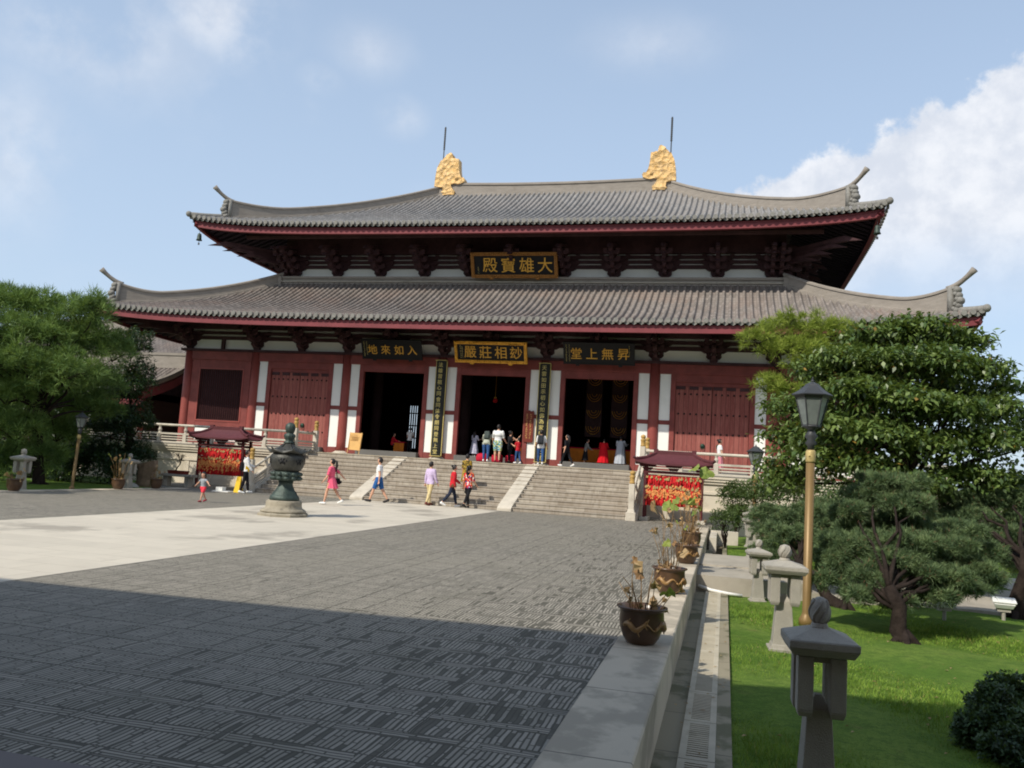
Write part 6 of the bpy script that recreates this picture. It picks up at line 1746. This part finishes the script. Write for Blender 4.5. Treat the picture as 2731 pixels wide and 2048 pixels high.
        p0 = wr + d2 * 0.035 + q @ Vector((0.03 * -s, 0, 0)); b.tube([p0, p0 + d2 * 0.03 + q @ Vector((0.024 * -s, 0.006, 0)), p0 + d2 * 0.058 + q @ Vector((0.03 * -s, 0.016, 0))], [0.012, 0.0105, 0.008], 6)
        bones += [('uarm%d' % i, sh, el_), ('farm%d' % i, el_, wr), ('hand%d' % i, wr + d2 * 0.02, wr + d2 * 0.12)]
    raw = b.mesh('raw', m_skin); o = bpy.data.objects.new('raw', raw); COL.objects.link(o)
    rm = o.modifiers.new('r', 'REMESH'); rm.mode = 'VOXEL'; rm.voxel_size = 0.0125; rm.use_smooth_shade = True
    smo = o.modifiers.new('s', 'SMOOTH'); smo.factor = 0.5; smo.iterations = 2
    dg = bpy.context.evaluated_depsgraph_get(); body = bpy.data.meshes.new_from_object(o.evaluated_get(dg))
    bpy.data.objects.remove(o); bpy.data.meshes.remove(raw)
    sc = k * (1.70 / (1.70 if not child else 1.62))
    n = len(body.vertices); co = np.empty(n * 3); body.vertices.foreach_get('co', co); co = co.reshape(-1, 3)
    no = np.empty(n * 3); body.vertices.foreach_get('normal', no); no = no.reshape(-1, 3)
    # which limb does every vertex belong to, and how far along it
    best = np.full(n, 1e9); bi = np.zeros(n, int); bt = np.zeros(n)
    for j, (nm, p, q) in enumerate(bones):
        p, q = np.array(p), np.array(q); d = q - p; L2 = d @ d
        tt = (co - p) @ d / L2; tc_ = np.clip(tt, 0, 1); ds = np.linalg.norm(co - (p + tc_[:, None] * d), axis=1)
        ds = ds / {'torso': 2.6, 'head': 1.9}.get(nm, 1.15 if nm[:5] == 'thigh' else 1.0)
        m_ = ds < best; best[m_] = ds[m_]; bi[m_] = j; bt[m_] = tt[m_]
    names = np.array([q[0] for q in bones])[bi]
    polys = [tuple(p.vertices) for p in body.polygons]
    off = np.array([0, 0, -low])
    def shell(nm, mask, push, mat, lump=0.0):
        fs = [f for f in polys if all(mask[v] for v in f)]
        if not fs: return None
        used = sorted({v for f in fs for v in f}); ix = {v: i for i, v in enumerate(used)}
        u = np.array(used); p_ = push if np.isscalar(push) else push[u][:, None]
        V = co[u] + no[u] * p_
        if lump: V += no[u] * (lump * np.sin(co[u][:, 2:3] * 55 + co[u][:, :1] * 40) * np.sin(co[u][:, 1:2] * 45 + co[u][:, 2:3] * 20))
        me = bpy.data.meshes.new(nm); me.from_pydata([tuple(q) for q in (V + off) * sc], [], [tuple(ix[v] for v in f) for f in fs]); me.materials.append(mat)
        me.polygons.foreach_set('use_smooth', [True] * len(fs)); me.update(); return me
    body.vertices.foreach_set('co', ((co + off) * sc).ravel()); body.materials.clear(); body.materials.append(m_skin); body.update()
    P = link("person", body); P.location = loc; P.rotation_euler = (0, 0, R(rz)); tag(P, label, "person", "visitors in the temple court")
    def on(*items):
        m_ = np.zeros(n, bool)
        for nm, t0, t1 in items:
            for e in (('', ) if nm in ('torso', 'head') else ('0', '1')):
                m_ |= (names == nm + e) & (bt >= t0) & (bt <= t1)
        return m_
    fr = {'short': [('uarm', -9, 0.62)], 'long': [('uarm', -9, 9), ('farm', -9, 0.93)], 'none': [('uarm', -9, 0.02)], 'elbow': [('uarm', -9, 0.98)]}
    for nm, mat, kind, extra in clothes:
        if kind == 'top': mk = on(('torso', extra[1], 0.97), *fr[extra[0]]); ps = 0.016
        elif kind == 'legs': mk = on(('torso', -9, 0.18), ('thigh', -9, min(9, extra)), *([('shin', -9, extra - 1)] if extra > 1 else [])); ps = 0.012 if extra > 1.2 else 0.026
        elif kind == 'shoes': mk = on(('foot', -9, 9)) | on(('shin', 0.95, 9)); ps = 0.008
        me = shell(nm, mk, ps, mat, 0.004 if kind != 'shoes' else 0)
        if me:
            o = link(nm, me, P)
            if kind != 'shoes': sd_ = o.modifiers.new('thick', 'SOLIDIFY'); sd_.thickness = 0.006 * sc
    if skirt:
        mat, top, hem, r0, r1, nm = skirt
        b = MB(); b.smooth = True; rows = []
        c0 = pel + sp * top
        for j in range(9):
            u = j / 8; z = c0.z + (hem - c0.z) * u; cy = c0.y * (1 - u) + u * (feet[0].y + feet[1].y) * 0.35
            rows.append([((r0 + (r1 - r0) * u ** 0.8) * (1 + 0.09 * u * math.sin(a * 9)) * math.cos(a), cy + (r0 * 0.75 + (r1 * 0.85 - r0 * 0.75) * u ** 0.8) * (1 + 0.09 * u * math.sin(a * 9)) * math.sin(a), z) for a in np.linspace(0, 2 * math.pi, 41)])
        b.grid(rows); b.v = [tuple((np.array(q) + off) * sc) for q in b.v]
        part(nm, b, mat, P, world=False)
    r_ = (co - np.array(hc)) @ np.array(hr)
    ih = (names == 'head') & (np.linalg.norm(co - np.array(hc), axis=1) < 0.135 * hsz)
    r_ = r_ / hsz
    hm = ih & ((r_[:, 2] > 0.062) | ((r_[:, 1] < 0.018) & (r_[:, 2] > -0.055)) | ((r_[:, 1] < -0.03) & (r_[:, 2] > -0.09)))
    me = shell("hair", hm, 0.016 * hsz, m_hair, 0.003)
    ho = link("hair", me, P) if me else None
    def tr(v): return (v + Vector(off)) * sc
    if hair in ('long', 'tail', 'bun') and ho:
        b = MB(); b.smooth = True
        if hair == 'long': b.tube([tr(hc + hr @ Vector((0, -0.05, 0.06))), tr(hc + hr @ Vector((0, -0.09, -0.04))), tr(hc + hr @ Vector((0, -0.11, -0.2))), tr(hc + hr @ Vector((0, -0.10, -0.36)))], [0.07 * sc, 0.085 * sc, 0.085 * sc, 0.05 * sc], 12, sx=1.0)
        elif hair == 'tail': b.tube([tr(hc + hr @ Vector((0, -0.09, 0.05))), tr(hc + hr @ Vector((0.01, -0.16, 0.02))), tr(hc + hr @ Vector((0.02, -0.17, -0.16))), tr(hc + hr @ Vector((0.02, -0.14, -0.36)))], [0.025 * sc, 0.042 * sc, 0.045 * sc, 0.012 * sc], 10)
        else: b.ball(tr(hc + hr @ Vector((0, -0.11, 0.06))), 0.05 * sc, 12, 8)
        part("ponytail" if hair == 'tail' else "bun" if hair == 'bun' else "long_hair", b, m_hair, P, world=False)
    if face:
        for s in (-1, 1):
            b = MB(); b.smooth = True; b.ball(tr(hc + hr @ Vector((s * 0.033, 0.083, 0.012)) * hsz), 0.011 * sc * hsz, 8, 6, (1.3, 0.6, 0.7), hr); part("eye", b, m_eye, P, world=False)
    P['_pel'] = 0
    del P['_pel']
    return P, (lambda v: tr(v)), dict(pel=pel, sp=sp, neck=neck, hc=hc)
c_white = cloth("white_cotton", 226, 226, 224, 0.05); c_black = cloth("black_cloth", 26, 26, 30, 0.2); c_pink = cloth("pink_cotton", 226, 96, 124, 0.06)
c_navy = cloth("dark_blue_denim", 40, 46, 62, 0.18); c_jean = cloth("blue_denim", 52, 84, 130, 0.18); c_khaki = cloth("khaki_cotton", 206, 188, 140, 0.06); c_lav = cloth("lavender_shirt", 196, 178, 208, 0.06)
c_red = cloth("red_knit", 190, 38, 48, 0.1); c_coral = cloth("coral_shorts", 240, 70, 84, 0.06); c_grey = cloth("grey_tee", 150, 156, 160, 0.1); c_robe = cloth("grey_robe", 176, 182, 190, 0.08); c_redrobe = cloth("red_robe", 206, 24, 36, 0.08)
c_blueshort = cloth("blue_shorts", 44, 92, 150, 0.12); c_gsweat = cloth("grey_sweater", 128, 128, 124, 0.1); c_pskirt = cloth("pale_pink_skirt", 206, 130, 140, 0.08)
c_floral = mat_patch("floral_print", [srgb(206, 52, 46), srgb(60, 40, 60), srgb(214, 120, 60), srgb(226, 206, 190), srgb(90, 50, 120), srgb(200, 60, 70)], 17)
c_must = mat_patch("mustard_floral", [srgb(150, 124, 44), srgb(120, 96, 36), srgb(60, 54, 34), srgb(172, 146, 66)], 22)
c_lilac = mat_patch("pale_floral_dress", [srgb(188, 186, 204), srgb(206, 206, 216), srgb(160, 160, 186)], 30)
c_trop = mat_patch("tropical_shorts", [srgb(60, 130, 160), srgb(210, 200, 110), srgb(90, 150, 90), srgb(200, 214, 214)], 22)
c_stripe = mat_stripes("green_white_stripe", [srgb(88, 104, 80), srgb(212, 212, 196), srgb(120, 130, 110), srgb(200, 200, 186)], 0.12)
c_stripe2 = mat_stripes("white_grey_stripe", [srgb(226, 226, 222), srgb(224, 224, 222), srgb(168, 168, 164)], 0.30)
s_white, s_black, s_brown, s_red = M("white_shoe", srgb(224, 224, 220), 0.05, 6, 0.5), M("black_shoe", srgb(34, 34, 36), 0.1, 6, 0.5), M("brown_shoe", srgb(110, 58, 46), 0.1, 6, 0.5), M("red_shoe", srgb(150, 40, 56), 0.1, 6, 0.5)
def bag(label, P, at_, size, mat, name, cat, strap=None, rot=0.0):
    """a bag worn by a person: rounded body, flap and strap"""
    M4 = Matrix.Translation(P.location) @ Matrix.Rotation(P.rotation_euler.z, 4, 'Z')
    t = thing(name, M4 @ Vector(at_), label, cat, "bags carried by visitors", P.rotation_euler.z + rot)
    b = MB(); b.box((0, 0, 0), size, taper=0.85); o = part("bag_body", b, mat, t, world=False, bevel=min(size) * 0.3)
    b = MB(); b.box((0, -size[1] * 0.5, -size[2] * 0.12), (size[0] * 0.7, size[1] * 0.35, size[2] * 0.45)); part("pocket", b, mat, t, world=False, bevel=0.015)
    if strap:
        for i, st in enumerate(strap):
            b = MB(); b.smooth = True; b.tube([Vector(q) - Vector(at_) for q in st], 0.014, 6, sx=1.6); part("strap", b, mat, t, world=False)
T, L_, S_ = 'top', 'legs', 'shoes'
person((-4.51, -15.25, 0.004), 165, 0.88, "toddler in a grey tee and coral shorts striding with arms outstretched", [("shirt", c_grey, T, ('short', -0.02)), ("shorts", c_coral, L_, 0.8), ("shoes", s_red, S_, 0)], ((20, 8), (-22, 10)), ((10, 62, 8), (15, 42, 12)), child=True, face=True, lean=3)
p, tr, J = person((-6.75, -9.4, 0.004), -50, 1.60, "man in a white shirt with a yellow print and black trousers at the stair foot", [("shirt", c_white, T, ('long', -0.05)), ("trousers", c_black, L_, 1.95), ("shoes", s_white, S_, 0)], ((14, 6), (-8, 8)), ((30, 10, 40), (12, 8, 25)))
bag("black sling bag across the back of the man in the white shirt", p, (0.0, -0.16, 1.02), (0.26, 0.12, 0.34), c_black, "sling_bag", "bag", [[(-0.13, -0.12, 1.08), (-0.06, -0.155, 1.25), (0.1, -0.11, 1.37), (0.13, 0.02, 1.36), (0.05, 0.14, 1.2)]])
b = MB(); b.box((0, 0.0, 0), (0.2, 0.012, 0.2), Matrix.Rotation(0.15, 3, 'Y')); o = part("shirt_print", b, bpy.data.materials["yellow_plastic"], p, world=False); o.location = (-0.10, 0.125, 0.93)
b = MB(); b.box((0, 0.0, 0), (0.016, 0.13, 0.2)); o = part("shirt_print", b, bpy.data.materials["yellow_plastic"], p, world=False); o.location = (0.152, 0.02, 0.93)
p, tr, J = person((-1.94, -12.0, 0.008), 95, 1.50, "woman in a short pink shirt dress walking left with one arm stretched back", [("shirt", c_pink, T, ('elbow', -0.1)), ("shoes", s_white, S_, 0)], ((14, 4), (-24, 14)), ((12, 10, 22), (-52, 20, 10)), hair='tail', skirt=(c_pink, 0.16, 0.62, 0.135, 0.225, "dress_skirt"))
bag("small black handbag at the hip of the woman in the pink dress", p, (0.20, -0.13, 0.78), (0.11, 0.22, 0.2), c_black, "handbag", "handbag", [[(0.2, -0.13, 0.86), (0.15, -0.08, 1.1), (0.05, -0.06, 1.28)]], 0.5)
person((-1.70, -8.6, 0.004), 100, 1.66, "man in a white tee and blue shorts walking left along the foot of the stairs", [("shirt", c_white, T, ('short', -0.12)), ("shorts", c_blueshort, L_, 0.92), ("shoes", s_black, S_, 0)], ((22, 4), (-18, 16)), ((-14, 8, 18), (14, 8, 25)), look=-10, face=True)
person((0.09, -7.98, 0.004), -25, 1.60, "man in a lavender shirt and khaki trousers facing the steps", [("shirt", c_lav, T, ('long', -0.1)), ("trousers", c_khaki, L_, 1.95), ("shoes", s_brown, S_, 0)], ((12, 5), (-14, 8)), ((-6, 10, 12), (10, 8, 16)), build=1.06)
p, tr, J = person((0.98, -8.0, 0.004), -58, 1.55, "woman in a red long-sleeved top and dark jeans walking towards the steps", [("blouse", c_red, T, ('long', -0.16)), ("jeans", c_navy, L_, 1.9), ("shoes", s_white, S_, 0)], ((18, 6), (-22, 20)), ((28, 8, 28), (-8, 6, 20)), hair='bun', lean=3)
bag("small brown shoulder bag at the waist of the woman in the red top", p, (0.18, 0.0, 0.80), (0.09, 0.2, 0.14), M("brown_leather", srgb(120, 70, 48), 0.1, 6, 0.5), "shoulder_bag", "bag", [[(0.18, 0.0, 0.86), (0.14, -0.07, 1.1), (-0.05, -0.06, 1.27)]])
person((1.54, -7.86, 0.004), -20, 1.56, "woman in a bright red and orange floral blouse and black trousers by the steps", [("blouse", c_floral, T, ('elbow', -0.14)), ("trousers", c_black, L_, 1.9), ("shoes", s_black, S_, 0)], ((16, 4), (-20, 16)), ((-8, 12, 22), (14, 10, 30)), hair='tail')
person((0.95, -6.35, 0.476), -8, 1.50, "woman in a mustard floral dress climbing the steps", [("dress_top", c_must, T, ('elbow', -0.05)), ("shoes", s_black, S_, 0)], ((16, 18), (-8, 6)), ((4, 8, 14), (0, 8, 14)), hair='short', lean=4, skirt=(c_must, 0.12, 0.50, 0.15, 0.21, "dress_skirt"))
ZT = ZP + 0.032
person((-5.62, 1.9, 1.97), -80, 1.20, "woman in red seated at a table inside the left doorway", [("blouse", c_red, T, ('long', -0.1)), ("trousers", c_navy, L_, 1.9), ("shoes", s_black, S_, 0)], ((82, 84), (80, 82)), ((40, 8, 40), (45, 8, 40)), lean=8, hair='bun')
person((-4.70, 1.9, 1.97), 8, 1.26, "man in a white shirt and black trousers standing inside the left doorway", [("shirt", c_white, T, ('short', -0.1)), ("trousers", c_black, L_, 1.95), ("shoes", s_black, S_, 0)], ((3, 2), (-3, 2)), ((16, 8, 60), (16, 8, 60)))
person((-1.0, 0.9, 1.965), -8, 1.22, "woman in a pale lilac dress with long dark hair in the middle doorway", [("dress_top", c_lilac, T, ('elbow', 0.0)), ("shoes", s_white, S_, 0)], ((3, 2), (-3, 2)), ((25, 10, 80), (25, 10, 80)), hair='long', skirt=(c_lilac, 0.16, 0.20, 0.135, 0.30, "dress_skirt"))
p, tr, J = person((0.52, -2.3, ZT), 4, 1.48, "visitor in a green striped top bowing with a grey backpack at the middle doorway", [("shirt", c_stripe, T, ('elbow', -0.12)), ("jeans", c_jean, L_, 1.9), ("shoes", s_white, S_, 0)], ((6, 8), (-4, 4)), ((35, 14, 85), (35, 14, 85)), lean=34, head=22, build=1.12)
bag("grey backpack on the bowing visitor in the striped top", p, (0.0, 0.02, 1.16), (0.27, 0.16, 0.36), M("grey_nylon", srgb(70, 80, 76), 0.15, 8, 0.7), "backpack", "backpack", [[(-0.09, 0.1, 1.3), (-0.1, 0.25, 1.22)], [(0.09, 0.1, 1.3), (0.1, 0.25, 1.22)]])
person((1.04, -2.3, ZT), -5, 1.62, "person in a white striped tee and patterned shorts with bare calves at the middle doorway", [("shirt", c_stripe2, T, ('elbow', -0.14)), ("shorts", c_trop, L_, 0.95), ("shoes", s_red, S_, 0)], ((3, 2), (-3, 2)), ((8, 14, 22), (10, 12, 40)), build=1.15)
p, tr, J = person((1.40, -1.55, ZT), -40, 1.40, "woman in black raising one arm beside the patterned shorts", [("blouse", c_black, T, ('none', -0.1)), ("trousers", c_black, L_, 1.9), ("shoes", s_black, S_, 0)], ((4, 2), (-6, 6)), ((40, 14, 70), (55, 22, 95)), hair='bun')
bag("brown handbag hanging from the arm of the woman in black", p, (0.28, 0.15, 0.78), (0.24, 0.1, 0.22), bpy.data.materials["brown_leather"], "handbag", "handbag", [[(0.2, 0.15, 0.86), (0.24, 0.16, 1.0), (0.34, 0.15, 0.86)]])
person((1.96, -2.3, ZT), 55, 1.10, "boy in a red tee and blue jeans at the right side of the middle doorway", [("shirt", c_red, T, ('short', -0.1)), ("jeans", c_jean, L_, 1.9), ("shoes", s_white, S_, 0)], ((8, 5), (-8, 8)), ((30, 8, 90), (30, 8, 90)), child=False)
p, tr, J = person((2.99, -2.4, ZT), 12, 1.48, "man in a white shirt and jeans with a dark backpack by the right couplet board", [("shirt", c_white, T, ('elbow', -0.14)), ("jeans", c_jean, L_, 1.9), ("shoes", s_white, S_, 0)], ((14, 4), (-12, 8)), ((14, 12, 30), (4, 16, 20)))
bag("dark backpack worn by the man in white by the right couplet board", p, (-0.03, -0.17, 1.08), (0.28, 0.16, 0.40), M("dark_nylon", srgb(46, 50, 56), 0.15, 8, 0.7), "backpack", "backpack", [[(-0.1, -0.12, 1.24), (-0.11, 0.02, 1.3), (-0.11, 0.11, 1.1)], [(0.08, -0.12, 1.24), (0.11, 0.02, 1.3), (0.11, 0.11, 1.1)]])
person((4.15, -2.55, ZT), 70, 1.36, "woman all in black with white shoes walking left before the right doorway", [("blouse", c_black, T, ('elbow', -0.1)), ("trousers", c_black, L_, 1.9), ("shoes", s_white, S_, 0)], ((20, 4), (-20, 14)), ((-10, 12, 20), (16, 10, 60)), hair='long')
person((4.32, 1.3, 1.97), -70, 1.14, "person in a grey sweater and long dark skirt inside the right doorway", [("sweater", c_gsweat, T, ('long', -0.02)), ("shoes", s_black, S_, 0)], ((4, 2), (-4, 2)), ((20, 8, 40), (20, 8, 40)), lean=12, skirt=(c_black, 0.05, 0.2, 0.14, 0.26, "skirt"))
person((5.18, 1.2, 1.97), 5, 1.18, "worshipper in a wide bright red robe inside the right doorway", [("robe_top", c_redrobe, T, ('long', -0.05)), ("shoes", s_black, S_, 0)], ((2, 2), (-2, 2)), ((30, 14, 60), (30, 14, 60)), lean=5, head=15, build=1.2, skirt=(c_redrobe, 0.34, 0.10, 0.20, 0.38, "robe"))
person((5.98, 1.1, 1.97), -5, 1.33, "worshipper in a long pale grey robe inside the right doorway", [("robe_top", c_robe, T, ('long', -0.05)), ("shoes", s_black, S_, 0)], ((2, 2), (-2, 2)), ((40, 16, 70), (40, 16, 70)), hair='short', build=1.2, skirt=(c_robe, 0.34, 0.08, 0.21, 0.34, "robe"))
person((10.44, -3.2, ZT), -75, 1.42, "woman in a white top and pale pink skirt behind the right balustrade", [("blouse", c_white, T, ('short', 0.0)), ("shoes", s_white, S_, 0)], ((10, 4), (-10, 6)), ((10, 8, 20), (10, 8, 20)), hair='bun', skirt=(c_pskirt, 0.14, 0.35, 0.13, 0.27, "skirt"))
